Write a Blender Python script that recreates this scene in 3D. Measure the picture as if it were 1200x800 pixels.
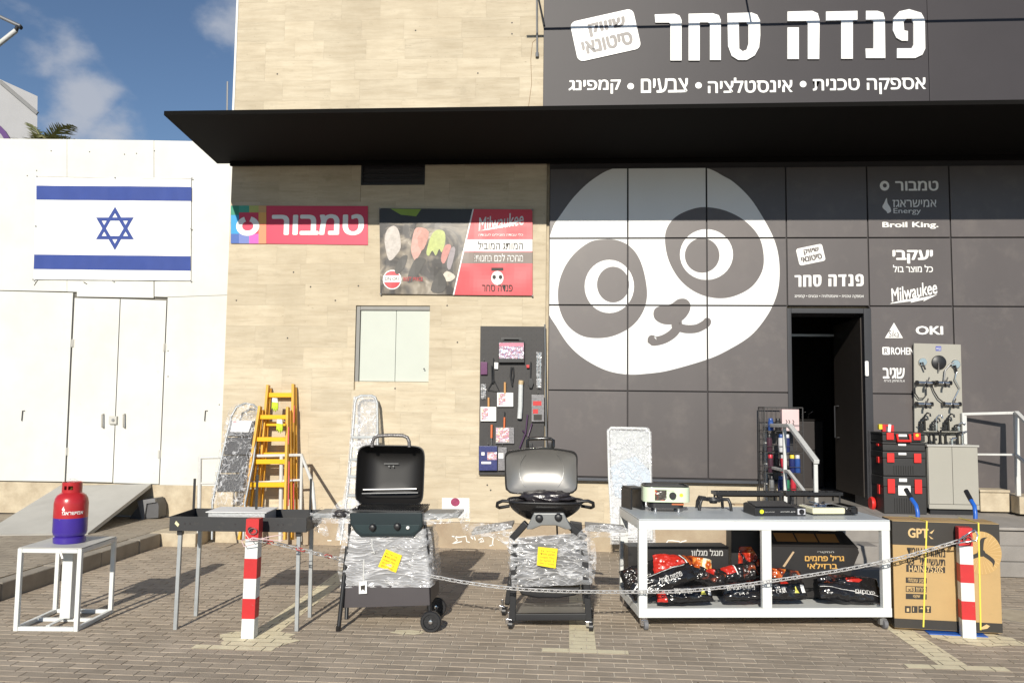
import bpy, bmesh, math, random
from mathutils import Vector, Matrix, noise
from mathutils.geometry import tessellate_polygon
R = math.radians
random.seed(7)
S = bpy.context.scene
for o in list(bpy.data.objects): bpy.data.objects.remove(o)
C = S.collection

# ------------------------------------------------------------------ camera, sky, sun, exposure
FPX, CH, PITCH, YAW, ROLL, DW = 960.0, 1.70, R(4.5), R(4.0), R(0.7), 9.95
CM = Matrix.Rotation(YAW, 3, 'Z') @ Matrix.Rotation(math.pi/2 + PITCH, 3, 'X') @ Matrix.Rotation(ROLL, 3, 'Z')
CO = Vector((0, -DW, CH))
cam = bpy.data.cameras.new('camera'); cam.sensor_width = 36; cam.lens = FPX/1200*36; cam.clip_end = 3000; cam.clip_start = .05
co = bpy.data.objects.new('camera', cam); C.objects.link(co); co.matrix_world = Matrix.Translation(CO) @ CM.to_4x4(); S.camera = co
SUN_EL, SUN_AZ = R(24.5), R(4.5)      # the sun stands behind the camera, shadows run to the wall
W = bpy.data.worlds.new('World'); S.world = W; W.use_nodes = True
nt = W.node_tree; nt.nodes.clear()
def nn(nt, t, **k):
    n = nt.nodes.new(t)
    for a, b in k.items():
        if a.startswith('i_'): n.inputs[int(a[2:])].default_value = b
        else: setattr(n, a, b)
    return n
out = nn(nt, 'ShaderNodeOutputWorld'); bg = nn(nt, 'ShaderNodeBackground'); bg.inputs[1].default_value = .084
sky = nn(nt, 'ShaderNodeTexSky', sky_type='NISHITA', sun_disc=False, sun_elevation=SUN_EL, sun_rotation=math.pi + SUN_AZ, altitude=1300, air_density=1.0, dust_density=.05, ozone_density=2.6)
tc = nn(nt, 'ShaderNodeTexCoord'); mp = nn(nt, 'ShaderNodeMapping'); mp.inputs['Scale'].default_value = (1, 1, 1.5)
ns = nn(nt, 'ShaderNodeTexNoise'); ns.inputs['Scale'].default_value = 7.5; ns.inputs['Detail'].default_value = 10; ns.inputs['Roughness'].default_value = .55
nt.links.new(tc.outputs['Generated'], mp.inputs[0]); nt.links.new(mp.outputs[0], ns.inputs['Vector'])
def ray(px, py): return CM @ Vector(((px-600)/FPX, -(py-400)/FPX, -1))
acc = None
for (px, py, sz, g) in [(104, 118, .090, .95), (140, 150, .090, .90), (52, 84, .055, .62), (80, 98, .06, .7), (268, 28, .06, .36), (-250, 80, .25, .3), (900, -500, .5, .3), (1500, 100, .3, .35), (1500, -2500, .8, .3)]:
    d = ray(px, py).normalized()
    vd = nn(nt, 'ShaderNodeVectorMath', operation='DISTANCE'); vd.inputs[1].default_value = d
    nt.links.new(tc.outputs['Generated'], vd.inputs[0])
    mr = nn(nt, 'ShaderNodeMapRange'); mr.inputs[1].default_value = 0; mr.inputs[2].default_value = sz; mr.inputs[3].default_value = g; mr.inputs[4].default_value = 0
    nt.links.new(vd.outputs['Value'], mr.inputs[0])
    if acc is None: acc = mr.outputs[0]
    else:
        m = nn(nt, 'ShaderNodeMath', operation='MAXIMUM'); nt.links.new(acc, m.inputs[0]); nt.links.new(mr.outputs[0], m.inputs[1]); acc = m.outputs[0]
n2_ = nn(nt, 'ShaderNodeMath', operation='MULTIPLY_ADD'); nt.links.new(ns.outputs[0], n2_.inputs[0]); n2_.inputs[1].default_value = 1.9; n2_.inputs[2].default_value = -.45
ad = nn(nt, 'ShaderNodeMath', operation='ADD'); nt.links.new(n2_.outputs[0], ad.inputs[0]); nt.links.new(acc, ad.inputs[1])
cr = nn(nt, 'ShaderNodeMapRange', interpolation_type='SMOOTHSTEP'); cr.inputs[1].default_value = .80; cr.inputs[2].default_value = 1.25; cr.inputs[4].default_value = .85
nt.links.new(ad.outputs[0], cr.inputs[0])
mx = nn(nt, 'ShaderNodeMix', data_type='RGBA'); nt.links.new(cr.outputs[0], mx.inputs[0]); nt.links.new(sky.outputs[0], mx.inputs[6]); mx.inputs[7].default_value = (5.2, 5.5, 6.2, 1)
nt.links.new(mx.outputs[2], bg.inputs[0]); nt.links.new(bg.outputs[0], out.inputs[0])
sl = bpy.data.lights.new('sun', 'SUN'); sl.energy = 4.5; sl.angle = R(.5); sl.color = (1, .94, .83)
so = bpy.data.objects.new('sun', sl); C.objects.link(so); so.location = (0, -20, 20)
so.rotation_mode = 'QUATERNION'
so.rotation_quaternion = Vector((math.sin(SUN_AZ)*math.cos(SUN_EL), math.cos(SUN_AZ)*math.cos(SUN_EL), -math.sin(SUN_EL))).to_track_quat('-Z', 'Y')
S.view_settings.view_transform = 'Standard'; S.view_settings.look = 'None'; S.view_settings.exposure = .17; S.view_settings.gamma = 1
S.render.engine = 'CYCLES'; S.cycles.transparent_max_bounces = 16

# ------------------------------------------------------------------ photograph-plane helpers (a point of the photo laid on a real plane)
def onY(px, py, Y=0.0):
    d = ray(px, py); t = (Y - CO.y)/d.y; return CO + d*t
def onZ(px, py, Z=0.0):
    d = ray(px, py); t = (Z - CO.z)/d.z; return CO + d*t
def wz(px, py, Y=0.0): p = onY(px, py, Y); return (p.x, p.z)

# ------------------------------------------------------------------ materials
MATS = {}
def mat(name, col, rough=.6, metal=0, var=.12, scale=6, bump=0, bscale=60, coat=0, spec=.5, stretch=(1, 1, 1), rnd=0, col2=None, isl=False, alpha=1):
    if name in MATS: return MATS[name]
    m = bpy.data.materials.new(name); m.use_nodes = True; t = m.node_tree; b = t.nodes['Principled BSDF']
    b.inputs['Roughness'].default_value = rough; b.inputs['Metallic'].default_value = metal; b.inputs['Coat Weight'].default_value = coat; b.inputs['Specular IOR Level'].default_value = spec
    b.inputs['Alpha'].default_value = alpha
    tcn = nn(t, 'ShaderNodeTexCoord'); mpn = nn(t, 'ShaderNodeMapping'); mpn.inputs['Scale'].default_value = stretch
    t.links.new(nn(t, 'ShaderNodeNewGeometry').outputs['Position'] if 'paver' in name or 'marking' in name else tcn.outputs['Object'], mpn.inputs[0])
    no = nn(t, 'ShaderNodeTexNoise'); no.inputs['Scale'].default_value = scale; no.inputs['Detail'].default_value = 6; no.inputs['Roughness'].default_value = .6
    t.links.new(mpn.outputs[0], no.inputs['Vector'])
    c2 = col2 or tuple(c*.55 for c in col)
    mr = nn(t, 'ShaderNodeMapRange'); mr.inputs[1].default_value = .35; mr.inputs[2].default_value = .75; mr.inputs[3].default_value = 0; mr.inputs[4].default_value = var*2 if col2 is None else 1
    t.links.new(no.outputs[0], mr.inputs[0])
    mi = nn(t, 'ShaderNodeMix', data_type='RGBA'); mi.inputs[6].default_value = (*col, 1); mi.inputs[7].default_value = (*c2, 1)
    t.links.new(mr.outputs[0], mi.inputs[0]); cout = mi.outputs[2]
    if 'paver' in name:
        for sc_, lo_, hi_, f_, cc_ in ((.55, .45, .72, .35, .62), (3.2, .58, .74, .45, .55), (24, .70, .76, .6, .35)):
            n3 = nn(t, 'ShaderNodeTexNoise'); n3.inputs['Scale'].default_value = sc_; n3.inputs['Detail'].default_value = 5; t.links.new(mpn.outputs[0], n3.inputs['Vector'])
            m3 = nn(t, 'ShaderNodeMapRange'); m3.inputs[1].default_value = lo_; m3.inputs[2].default_value = hi_; m3.inputs[4].default_value = f_; t.links.new(n3.outputs[0], m3.inputs[0])
            x3 = nn(t, 'ShaderNodeMix', data_type='RGBA'); t.links.new(m3.outputs[0], x3.inputs[0]); t.links.new(cout, x3.inputs[6]); x3.inputs[7].default_value = (*[c*cc_ for c in col], 1); cout = x3.outputs[2]
    wear = {'red_paint': (30, .64, .70, .5, (.30, .18, .14)), 'white_paint': (26, .66, .72, .5, (.34, .30, .25)), 'purple_paint': (22, .66, .71, .5, (.20, .16, .18)), 'cylinder_red': (22, .66, .71, .5, (.22, .12, .10)), 'charcoal_cladding': (3.5, .52, .78, .22, (.24, .21, .185)), 'hoarding_white': (9, .64, .76, .30, (.40, .36, .30)), 'rail_paint': (24, .62, .70, .5, (.30, .24, .18)), 'vinyl_grey': (3.5, .52, .78, .15, (.24, .21, .185)), 'cardboard': (12, .6, .75, .3, (.30, .20, .09)), 'tray_black': (18, .58, .74, .4, (.09, .08, .07))}.get(name)
    if wear:
        nw = nn(t, 'ShaderNodeTexNoise'); nw.inputs['Scale'].default_value = wear[0]; nw.inputs['Detail'].default_value = 6; nw.inputs['Roughness'].default_value = .65; t.links.new(tcn.outputs['Object'], nw.inputs['Vector'])
        mw_ = nn(t, 'ShaderNodeMapRange'); mw_.inputs[1].default_value = wear[1]; mw_.inputs[2].default_value = wear[2]; mw_.inputs[4].default_value = wear[3]; t.links.new(nw.outputs[0], mw_.inputs[0])
        xw = nn(t, 'ShaderNodeMix', data_type='RGBA'); t.links.new(mw_.outputs[0], xw.inputs[0]); t.links.new(cout, xw.inputs[6]); xw.inputs[7].default_value = (*wear[4], 1); cout = xw.outputs[2]
    if rnd:
        hv = nn(t, 'ShaderNodeHueSaturation')
        src = nn(t, 'ShaderNodeNewGeometry').outputs['Random Per Island'] if isl else nn(t, 'ShaderNodeObjectInfo').outputs['Random']
        m2 = nn(t, 'ShaderNodeMapRange'); m2.inputs[3].default_value = 1-rnd; m2.inputs[4].default_value = 1+rnd
        t.links.new(src, m2.inputs[0]); t.links.new(m2.outputs[0], hv.inputs['Value']); t.links.new(cout, hv.inputs['Color']); cout = hv.outputs[0]
    t.links.new(cout, b.inputs['Base Color'])
    if bump:
        nb = nn(t, 'ShaderNodeTexNoise'); nb.inputs['Scale'].default_value = bscale; nb.inputs['Detail'].default_value = 4
        t.links.new(mpn.outputs[0], nb.inputs['Vector'])
        bp = nn(t, 'ShaderNodeBump'); bp.inputs['Strength'].default_value = bump; bp.inputs['Distance'].default_value = .01
        t.links.new(nb.outputs[0], bp.inputs['Height']); t.links.new(bp.outputs[0], b.inputs['Normal'])
    MATS[name] = m; return m
def travertine(name, light, dark):
    m = bpy.data.materials.new(name); m.use_nodes = True; t = m.node_tree; b = t.nodes['Principled BSDF']; b.inputs['Roughness'].default_value = .75; b.inputs['Specular IOR Level'].default_value = .25
    tcn = nn(t, 'ShaderNodeTexCoord'); oi = nn(t, 'ShaderNodeObjectInfo'); va = nn(t, 'ShaderNodeVectorMath', operation='SCALE'); va.inputs[0].default_value = (37, 5, 91)
    t.links.new(oi.outputs['Random'], va.inputs['Scale'])
    vs = nn(t, 'ShaderNodeVectorMath', operation='ADD'); t.links.new(tcn.outputs['Object'], vs.inputs[0]); t.links.new(va.outputs[0], vs.inputs[1])
    def tex(sc, scale, det, src=vs.outputs[0]):
        mp = nn(t, 'ShaderNodeMapping'); mp.inputs['Scale'].default_value = sc; t.links.new(src, mp.inputs[0])
        n = nn(t, 'ShaderNodeTexNoise'); n.inputs['Scale'].default_value = scale; n.inputs['Detail'].default_value = det; n.inputs['Roughness'].default_value = .65; t.links.new(mp.outputs[0], n.inputs['Vector']); return n.outputs[0]
    def rng(x, a, b_, c=0, d=1):
        r = nn(t, 'ShaderNodeMapRange'); r.inputs[1].default_value = a; r.inputs[2].default_value = b_; r.inputs[3].default_value = c; r.inputs[4].default_value = d; t.links.new(x, r.inputs[0]); return r.outputs[0]
    def mix(f, a, b_):
        x = nn(t, 'ShaderNodeMix', data_type='RGBA'); t.links.new(f, x.inputs[0])
        for i, v in ((6, a), (7, b_)):
            if isinstance(v, tuple): x.inputs[i].default_value = (*v, 1)
            else: t.links.new(v, x.inputs[i])
        return x.outputs[2]
    c = mix(rng(tex((1, 1, 7), 2.0, 9), .36, .80), light, dark)
    c = mix(rng(tex((1, 1, 14), 2.4, 7), .55, .72, 0, .35), c, tuple(x*.62 for x in dark))
    c = mix(rng(tex((1, 1, 1), .8, 6, tcn.outputs['Object']), .42, .72, 0, .55), c, tuple(x*.85 for x in dark))
    c = mix(rng(tex((1, 1, 1.6), 3.5, 8, tcn.outputs['Object']), .58, .72, 0, .35), c, tuple(x*.60 for x in dark))
    pits = rng(tex((.9, 1, 3), 22, 2), .70, .76)
    c = mix(rng(pits, 0, 1, 0, .55), c, (.16, .12, .08))
    hv = nn(t, 'ShaderNodeHueSaturation'); t.links.new(rng(oi.outputs['Random'], 0, 1, .93, 1.04), hv.inputs['Value']); t.links.new(c, hv.inputs['Color'])
    t.links.new(hv.outputs[0], b.inputs['Base Color'])
    bp = nn(t, 'ShaderNodeBump'); bp.inputs['Strength'].default_value = .35; bp.inputs['Distance'].default_value = .004; t.links.new(tex((1, 1, 8), 25, 4), bp.inputs['Height']); t.links.new(bp.outputs[0], b.inputs['Normal'])
    return m
def wrapmat(name, lo=.0, hi=1.0, stretch=(1.5, 1.5, 17), scale=2.5, base=.12, rough=.12, col=(.88, .88, .90), dens=1.0):
    """clear film: mostly transparent, thin ridged creases in three directions catch the light"""
    m = bpy.data.materials.new(name); m.use_nodes = True; t = m.node_tree; b = t.nodes['Principled BSDF']; o = t.nodes['Material Output']
    b.inputs['Base Color'].default_value = (*col, 1); b.inputs['Roughness'].default_value = rough; b.inputs['Specular IOR Level'].default_value = 1
    tcn = nn(t, 'ShaderNodeTexCoord'); n0 = nn(t, 'ShaderNodeTexNoise'); n0.inputs['Scale'].default_value = 2.2; t.links.new(tcn.outputs['Object'], n0.inputs['Vector'])
    va = nn(t, 'ShaderNodeVectorMath', operation='MULTIPLY_ADD'); t.links.new(n0.outputs['Color'], va.inputs[0]); va.inputs[1].default_value = (.3, .3, .12); t.links.new(tcn.outputs['Object'], va.inputs[2])
    tot = None
    for k, (ang, sc, w) in enumerate(((3, scale*.9, 1.0), (-7, scale*1.2, .9), (24, scale*.8, .38))):
        mp = nn(t, 'ShaderNodeMapping'); mp.vector_type = 'TEXTURE' if False else 'POINT'; mp.inputs['Rotation'].default_value = (0, R(ang), 0); t.links.new(va.outputs[0], mp.inputs[0])
        m2 = nn(t, 'ShaderNodeMapping'); m2.inputs['Scale'].default_value = stretch if k < 2 else tuple(q*.6 for q in stretch); t.links.new(mp.outputs[0], m2.inputs[0])
        n = nn(t, 'ShaderNodeTexNoise'); n.inputs['Scale'].default_value = sc; n.inputs['Detail'].default_value = 2; n.inputs['Roughness'].default_value = .5; t.links.new(m2.outputs[0], n.inputs['Vector'])
        s1 = nn(t, 'ShaderNodeMath', operation='SUBTRACT'); t.links.new(n.outputs[0], s1.inputs[0]); s1.inputs[1].default_value = .5
        ab = nn(t, 'ShaderNodeMath', operation='ABSOLUTE'); t.links.new(s1.outputs[0], ab.inputs[0])
        r = nn(t, 'ShaderNodeMapRange'); r.inputs[1].default_value = .0; r.inputs[2].default_value = .038*dens; r.inputs[3].default_value = w; r.inputs[4].default_value = 0; t.links.new(ab.outputs[0], r.inputs[0])
        if tot is None: tot = r.outputs[0]
        else: mm = nn(t, 'ShaderNodeMath', operation='MAXIMUM'); t.links.new(tot, mm.inputs[0]); t.links.new(r.outputs[0], mm.inputs[1]); tot = mm.outputs[0]
    pn = nn(t, 'ShaderNodeTexNoise'); pn.inputs['Scale'].default_value = 5; pn.inputs['Detail'].default_value = 3; t.links.new(tcn.outputs['Object'], pn.inputs['Vector'])
    pr_ = nn(t, 'ShaderNodeMapRange'); pr_.inputs[1].default_value = .38; pr_.inputs[2].default_value = .62; pr_.inputs[3].default_value = .35; pr_.inputs[4].default_value = 1; t.links.new(pn.outputs[0], pr_.inputs[0])
    mu = nn(t, 'ShaderNodeMath', operation='MULTIPLY'); t.links.new(tot, mu.inputs[0]); t.links.new(pr_.outputs[0], mu.inputs[1])
    fr_ = nn(t, 'ShaderNodeMapRange'); fr_.inputs[3].default_value = base*.6; fr_.inputs[4].default_value = .85; t.links.new(mu.outputs[0], fr_.inputs[0])
    tr = nn(t, 'ShaderNodeBsdfTransparent'); mx = nn(t, 'ShaderNodeMixShader'); t.links.new(fr_.outputs[0], mx.inputs[0]); t.links.new(tr.outputs[0], mx.inputs[1]); t.links.new(b.outputs[0], mx.inputs[2]); t.links.new(mx.outputs[0], o.inputs[0])
    bp = nn(t, 'ShaderNodeBump'); bp.inputs['Strength'].default_value = .5; bp.inputs['Distance'].default_value = .02; t.links.new(tot, bp.inputs['Height']); t.links.new(bp.outputs[0], b.inputs['Normal'])
    return m
def flames(name, lo=.47, hi=.53, a=(.012, .011, .012), b1=(.55, .035, .015), b2=(.85, .35, .06), scale=7):
    m = bpy.data.materials.new(name); m.use_nodes = True; t = m.node_tree; b = t.nodes['Principled BSDF']; b.inputs['Roughness'].default_value = .22; b.inputs['Specular IOR Level'].default_value = .6
    tcn = nn(t, 'ShaderNodeTexCoord'); n = nn(t, 'ShaderNodeTexNoise'); n.inputs['Scale'].default_value = scale; n.inputs['Detail'].default_value = 5; n.inputs['Distortion'].default_value = 1.2; t.links.new(tcn.outputs['Object'], n.inputs['Vector'])
    cr = nn(t, 'ShaderNodeValToRGB'); e = cr.color_ramp.elements; e[0].position = lo; e[0].color = (*a, 1); e[1].position = hi; e[1].color = (*b1, 1); x = e.new(hi+.10); x.color = (*b2, 1); x = e.new(hi+.16); x.color = (.9, .85, .7, 1)
    t.links.new(n.outputs[0], cr.inputs[0]); t.links.new(cr.outputs[0], b.inputs['Base Color'])
    nb = nn(t, 'ShaderNodeTexNoise'); nb.inputs['Scale'].default_value = 22; t.links.new(tcn.outputs['Object'], nb.inputs['Vector']); bp = nn(t, 'ShaderNodeBump'); bp.inputs['Strength'].default_value = .7; bp.inputs['Distance'].default_value = .03; t.links.new(nb.outputs[0], bp.inputs['Height']); t.links.new(bp.outputs[0], b.inputs['Normal'])
    return m

STONE = travertine('travertine', (.62, .54, .405), (.46, .38, .265))
PLINTH = mat('plinth_render', (.42, .345, .245), .85, var=.3, scale=3, bump=.3, col2=(.30, .22, .15))
CREAM = mat('cream_concrete', (.56, .48, .35), .85, scale=5, bump=.4, bscale=40, col2=(.36, .29, .20))
PAVER = mat('paver', (.43, .36, .28), .85, scale=2.2, bump=.4, bscale=120, col2=(.32, .26, .195), rnd=.12, isl=True)
SAND = mat('joint_sand', (.74, .67, .56), .95, var=.3, scale=9, bump=.3)
MARK = mat('cream_marking', (.84, .75, .52), .8, scale=9, bump=.3, bscale=120, col2=(.68, .60, .42))
KERB = mat('kerb_stone_grey', (.33, .29, .235), .85, var=.25, scale=6, bump=.4)
CONC = mat('grey_concrete', (.27, .25, .23), .85, var=.25, scale=4, bump=.35, bscale=90)
CLAD = mat('charcoal_cladding', (.104, .091, .090), .38, var=.16, scale=1.6, bump=.10, bscale=1.6, rnd=.07, stretch=(1, 1, .35))
SEAM = mat('seam_black', (.02, .016, .018), .6)
VWHITE = mat('vinyl_white', (.80, .80, .79), .35, var=.04, scale=2)
VGREY = mat('vinyl_grey', (.120, .104, .102), .42, var=.12, scale=2)
LET = mat('letter_white', (.84, .83, .81), .4, var=.03)
SIGN = mat('sign_charcoal', (.048, .043, .047), .46, var=.12, scale=1.2, bump=.1, bscale=2.2, spec=.22)
CANOPY = mat('canopy_black', (.005, .0045, .004), .9, var=.1, spec=.15)
HOARD = mat('hoarding_white', (.675, .67, .635), .5, scale=1.1, bump=.30, bscale=2.0, col2=(.57, .565, .52))
GAP = mat('gap_dark', (.05, .045, .04), .9)
GREYM = mat('grey_metal', (.30, .30, .30), .4, metal=.6, var=.1)
CHROME = mat('chrome', (.75, .75, .77), .15, metal=1, var=.1)
DKM = mat('dark_metal', (.022, .022, .024), .38, var=.2, scale=10)
BLK = mat('black_plastic', (.018, .018, .020), .42, var=.2)
BLKG = mat('black_gloss', (.014, .013, .013), .18, var=.1, coat=.3)
WPAINT = mat('white_paint', (.70, .715, .70), .4, var=.08, scale=9)
RAILP = mat('rail_paint', (.62, .62, .60), .4, var=.12, scale=9)
RED = mat('red_paint', (.55, .022, .025), .45, var=.15, scale=9)
BLUEF = mat('flag_blue', (.028, .060, .27), .7, var=.15, scale=5)
FLAGW = mat('flag_white', (.80, .80, .78), .75, var=.04, scale=5, bump=.2, bscale=6)
YEL = mat('yellow_fibreglass', (.72, .36, .012), .45, var=.12, scale=9)
GALV = mat('galvanised', (.42, .44, .45), .45, metal=.5, var=.2, scale=14)
WRAP = wrapmat('stretch_wrap', stretch=(1.3, 1.3, 11), base=.50, dens=1.5)
WRAPT = wrapmat('thin_wrap', stretch=(3, 3, 7), scale=2.4, base=.14)
CARD = mat('cardboard', (.47, .315, .140), .8, var=.1, scale=4, bump=.05)
INKD = mat('print_dark', (.030, .026, .022), .6, var=.1)
NOTE = mat('yellow_note', (.90, .66, .01), .6, var=.03, bump=.2, bscale=15)

# ------------------------------------------------------------------ mesh builder
class MB:
    def __init__(s): s.v = []; s.f = []
    def add(s, vs, fs):
        k = len(s.v); s.v += [Vector(v) for v in vs]; s.f += [tuple(i+k for i in f) for f in fs]; return s
    def box(s, x0, y0, z0, x1, y1, z1):
        x0, x1 = sorted((x0, x1)); y0, y1 = sorted((y0, y1)); z0, z1 = sorted((z0, z1))
        return s.add([(x0,y0,z0),(x1,y0,z0),(x1,y1,z0),(x0,y1,z0),(x0,y0,z1),(x1,y0,z1),(x1,y1,z1),(x0,y1,z1)], [(0,3,2,1),(4,5,6,7),(0,1,5,4),(1,2,6,5),(2,3,7,6),(3,0,4,7)])
    def beam(s, a, b, w, h, up=(0,0,1)):
        a, b = Vector(a), Vector(b); d = (b-a).normalized(); up = Vector(up)
        if abs(d.dot(up)) > .98: up = Vector((0,1,0))
        sx = d.cross(up).normalized()*w/2; sy = sx.cross(d).normalized()*h/2
        return s.add([a-sx-sy, a+sx-sy, a+sx+sy, a-sx+sy, b-sx-sy, b+sx-sy, b+sx+sy, b-sx+sy], [(0,1,2,3),(7,6,5,4),(0,4,5,1),(1,5,6,2),(2,6,7,3),(3,7,4,0)])
    def tube(s, pts, r, n=8, closed=False):
        pts = [Vector(p) for p in pts]; m = len(pts); rs = r if isinstance(r, (list, tuple)) else [r]*m; vs = []; fs = []
        u = None
        for i, p in enumerate(pts):
            if closed: d = (pts[(i+1)%m]-pts[i-1]).normalized()
            else: d = (pts[min(i+1, m-1)]-pts[max(i-1, 0)]).normalized()
            if u is None:
                u = d.cross(Vector((0,0,1)));
                if u.length < .05: u = d.cross(Vector((0,1,0)))
            else: u = u - d*u.dot(d)
            u.normalize(); w = d.cross(u)
            for k in range(n):
                a = 2*math.pi*k/n; vs.append(p + (u*math.cos(a)+w*math.sin(a))*rs[i])
        for i in range(m if closed else m-1):
            j = (i+1) % m
            for k in range(n): fs.append((i*n+k, i*n+(k+1)%n, j*n+(k+1)%n, j*n+k))
        if not closed: fs += [tuple(range(n))[::-1], tuple((m-1)*n+k for k in range(n))]
        return s.add(vs, fs)
    def lathe(s, prof, n=24, c=(0,0,0), axis='z'):
        vs = []; fs = []
        for r, z in prof:
            for k in range(n):
                a = 2*math.pi*k/n; x, y = r*math.cos(a), r*math.sin(a)
                p = (x, y, z) if axis == 'z' else (x, -z, y) if axis == 'y' else (z, x, y)
                vs.append(Vector(c)+Vector(p))
        for i in range(len(prof)-1):
            for k in range(n): fs.append((i*n+k, i*n+(k+1)%n, (i+1)*n+(k+1)%n, (i+1)*n+k))
        fs += [tuple(range(n))[::-1], tuple((len(prof)-1)*n+k for k in range(n))]
        return s.add(vs, fs)
    def prism(s, loops, fr, t0=0, t1=.002):
        """loops of 2-D points (outer, holes...) on the frame (O,u,v); thickness t0..t1 along u x v"""
        O, u, v = [Vector(q) for q in fr]; n = u.cross(v).normalized()
        L = [[Vector((p[0], p[1], 0)) for p in lp] for lp in loops]
        flat = [p for lp in L for p in lp]; tri = tessellate_polygon(L); N = len(flat)
        vs = [O+u*p.x+v*p.y+n*t1 for p in flat] + [O+u*p.x+v*p.y+n*t0 for p in flat]; fs = []
        for a, b, c in tri:
            cr = (flat[b]-flat[a]).cross(flat[c]-flat[a]).z
            if abs(cr) < 1e-12: continue
            if cr < 0: b, c = c, b
            fs += [(a, b, c), (c+N, b+N, a+N)]
        k = 0
        for li, lp in enumerate(L):
            m = len(lp); ar = sum(lp[i].x*lp[(i+1)%m].y-lp[(i+1)%m].x*lp[i].y for i in range(m))
            for i in range(m):
                a, b = k+i, k+(i+1)%m
                fs.append((a, a+N, b+N, b) if (ar > 0) == (li == 0) else (b, b+N, a+N, a))
            k += m
        return s.add(vs, fs)
    def px(s, pts, Y, th, front=0):
        """outline on the vertical plane y=Y, th deep behind it"""
        return s.prism([[wz(*p, Y) for p in pts]], ((0, Y, 0), (1,0,0), (0,0,1)), -th, front)
    def mesh(s, name, smooth=None):
        me = bpy.data.meshes.new(name); me.from_pydata([tuple(v) for v in s.v], [], s.f); me.update()
        if smooth is not None:
            for p in me.polygons: p.use_smooth = True
            me.set_sharp_from_angle(angle=R(smooth))
        return me
def tag(o, label=None, cat=None, group=None, kind=None):
    for k, v in (('label', label), ('category', cat), ('group', group), ('kind', kind)):
        if v: o[k] = v
    return o
def thing(name, label, cat, loc=(0,0,0), rz=0, group=None, kind=None):
    o = bpy.data.objects.new(name, None); C.objects.link(o); o.location = loc; o.rotation_euler = (0, 0, rz); o.empty_display_size = .1
    return tag(o, label, cat, group, kind)
def rootm(P):
    q = P
    while q.parent: q = q.parent
    return Matrix.Translation(q.location) @ Matrix.Rotation(q.rotation_euler.z, 4, 'Z')
def part(P, name, mb, m, world=False, smooth=None, bev=0, label=None, kind=None, seg=2):
    if world and P is not None:
        inv = rootm(P).inverted(); mb.v = [inv @ v for v in mb.v]
    me = mb.mesh(name, smooth); o = bpy.data.objects.new(name, me); me.materials.append(m); C.objects.link(o)
    if P is not None: o.parent = P
    if bev:
        b = o.modifiers.new('bevel', 'BEVEL'); b.width = bev; b.segments = seg; b.limit_method = 'ANGLE'; b.angle_limit = R(40)
        for p in me.polygons: p.use_smooth = True
        me.set_sharp_from_angle(angle=R(50)) if False else None
        o.modifiers.new('wn', 'WEIGHTED_NORMAL')
    if label: o['label'] = label
    if kind: o['kind'] = kind
    return o
WF = lambda Y=0: ((0, Y, 0), (1,0,0), (0,0,1))

# text: curve -> mesh, fitted to a box on a frame. Hebrew is set right to left.
TC = {}
def heb(s): return s[::-1]
def tmesh(body, bold):
    k = (body, bold)
    if k not in TC:
        cu = bpy.data.curves.new('t', 'FONT'); cu.body = body; cu.size = 1; cu.resolution_u = 3; cu.fill_mode = 'FRONT'
        ob = bpy.data.objects.new('t', cu); C.objects.link(ob); dg = bpy.context.evaluated_depsgraph_get(); dg.update()
        me = bpy.data.meshes.new_from_object(ob.evaluated_get(dg)); par = list(range(len(me.vertices)))
        def find(i):
            while par[i] != i: par[i] = par[par[i]]; i = par[i]
            return i
        for p in me.polygons:
            for q in p.vertices[1:]: par[find(q)] = find(p.vertices[0])
        ids = {}; TC[k] = ([Vector((v.co.x, v.co.y, .00006*(ids.setdefault(find(v.index), len(ids)) % 3))) for v in me.vertices], [tuple(p.vertices) for p in me.polygons])
        bpy.data.objects.remove(ob); bpy.data.curves.remove(cu); bpy.data.meshes.remove(me)
    return TC[k]
def txt(P, body, box, m, fr=None, bold=.0, t=.003, shear=0, rot=0, name='lettering', fn=None):
    """box (x0,y0,x1,y1) in frame units"""
    vs, fs = tmesh(body, bold)
    vs = [Vector((v.x+v.y*shear, v.y, v.z)) for v in vs]
    bold *= .62
    if bold:
        n0 = len(vs); sh = [(0, 0), (1, 0), (-1, 0), (0, .7), (0, -.7), (.7, .5), (-.7, .5), (.7, -.5), (-.7, -.5)]
        vs = [Vector((v.x+a*bold, v.y+b_*bold, v.z+k*.0002)) for k, (a, b_) in enumerate(sh) for v in vs]
        fs = [tuple(i+k*n0 for i in f) for k in range(9) for f in fs]
    ax, bx = min(v.x for v in vs), max(v.x for v in vs); ay, by = min(v.y for v in vs), max(v.y for v in vs)
    x0, y0, x1, y1 = box; cx, cy = (x0+x1)/2, (y0+y1)/2; fr = fr or WF()
    O, u, v_ = [Vector(q) for q in fr]; n = u.cross(v_).normalized(); pts = []
    for v in vs:
        x = ((v.x-ax)/(bx-ax)-.5)*(x1-x0); y = ((v.y-ay)/(by-ay)-.5)*(y1-y0)
        x, y = x*math.cos(rot)-y*math.sin(rot)+cx, x*math.sin(rot)+y*math.cos(rot)+cy
        pts.append(fn(x, y) if fn else O+u*x+v_*y+n*(t+v.z))
    mb = MB(); mb.v = pts; mb.f = [f for f in fs]
    return part(P, name, mb, m, world=P is not None)
def txtpx(P, body, x0, y0, x1, y1, Y, m, **k):
    a = wz(x0, y1, Y); b = wz(x1, y0, Y); return txt(P, body, (a[0], a[1], b[0], b[1]), m, fr=WF(Y), **k)
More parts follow.
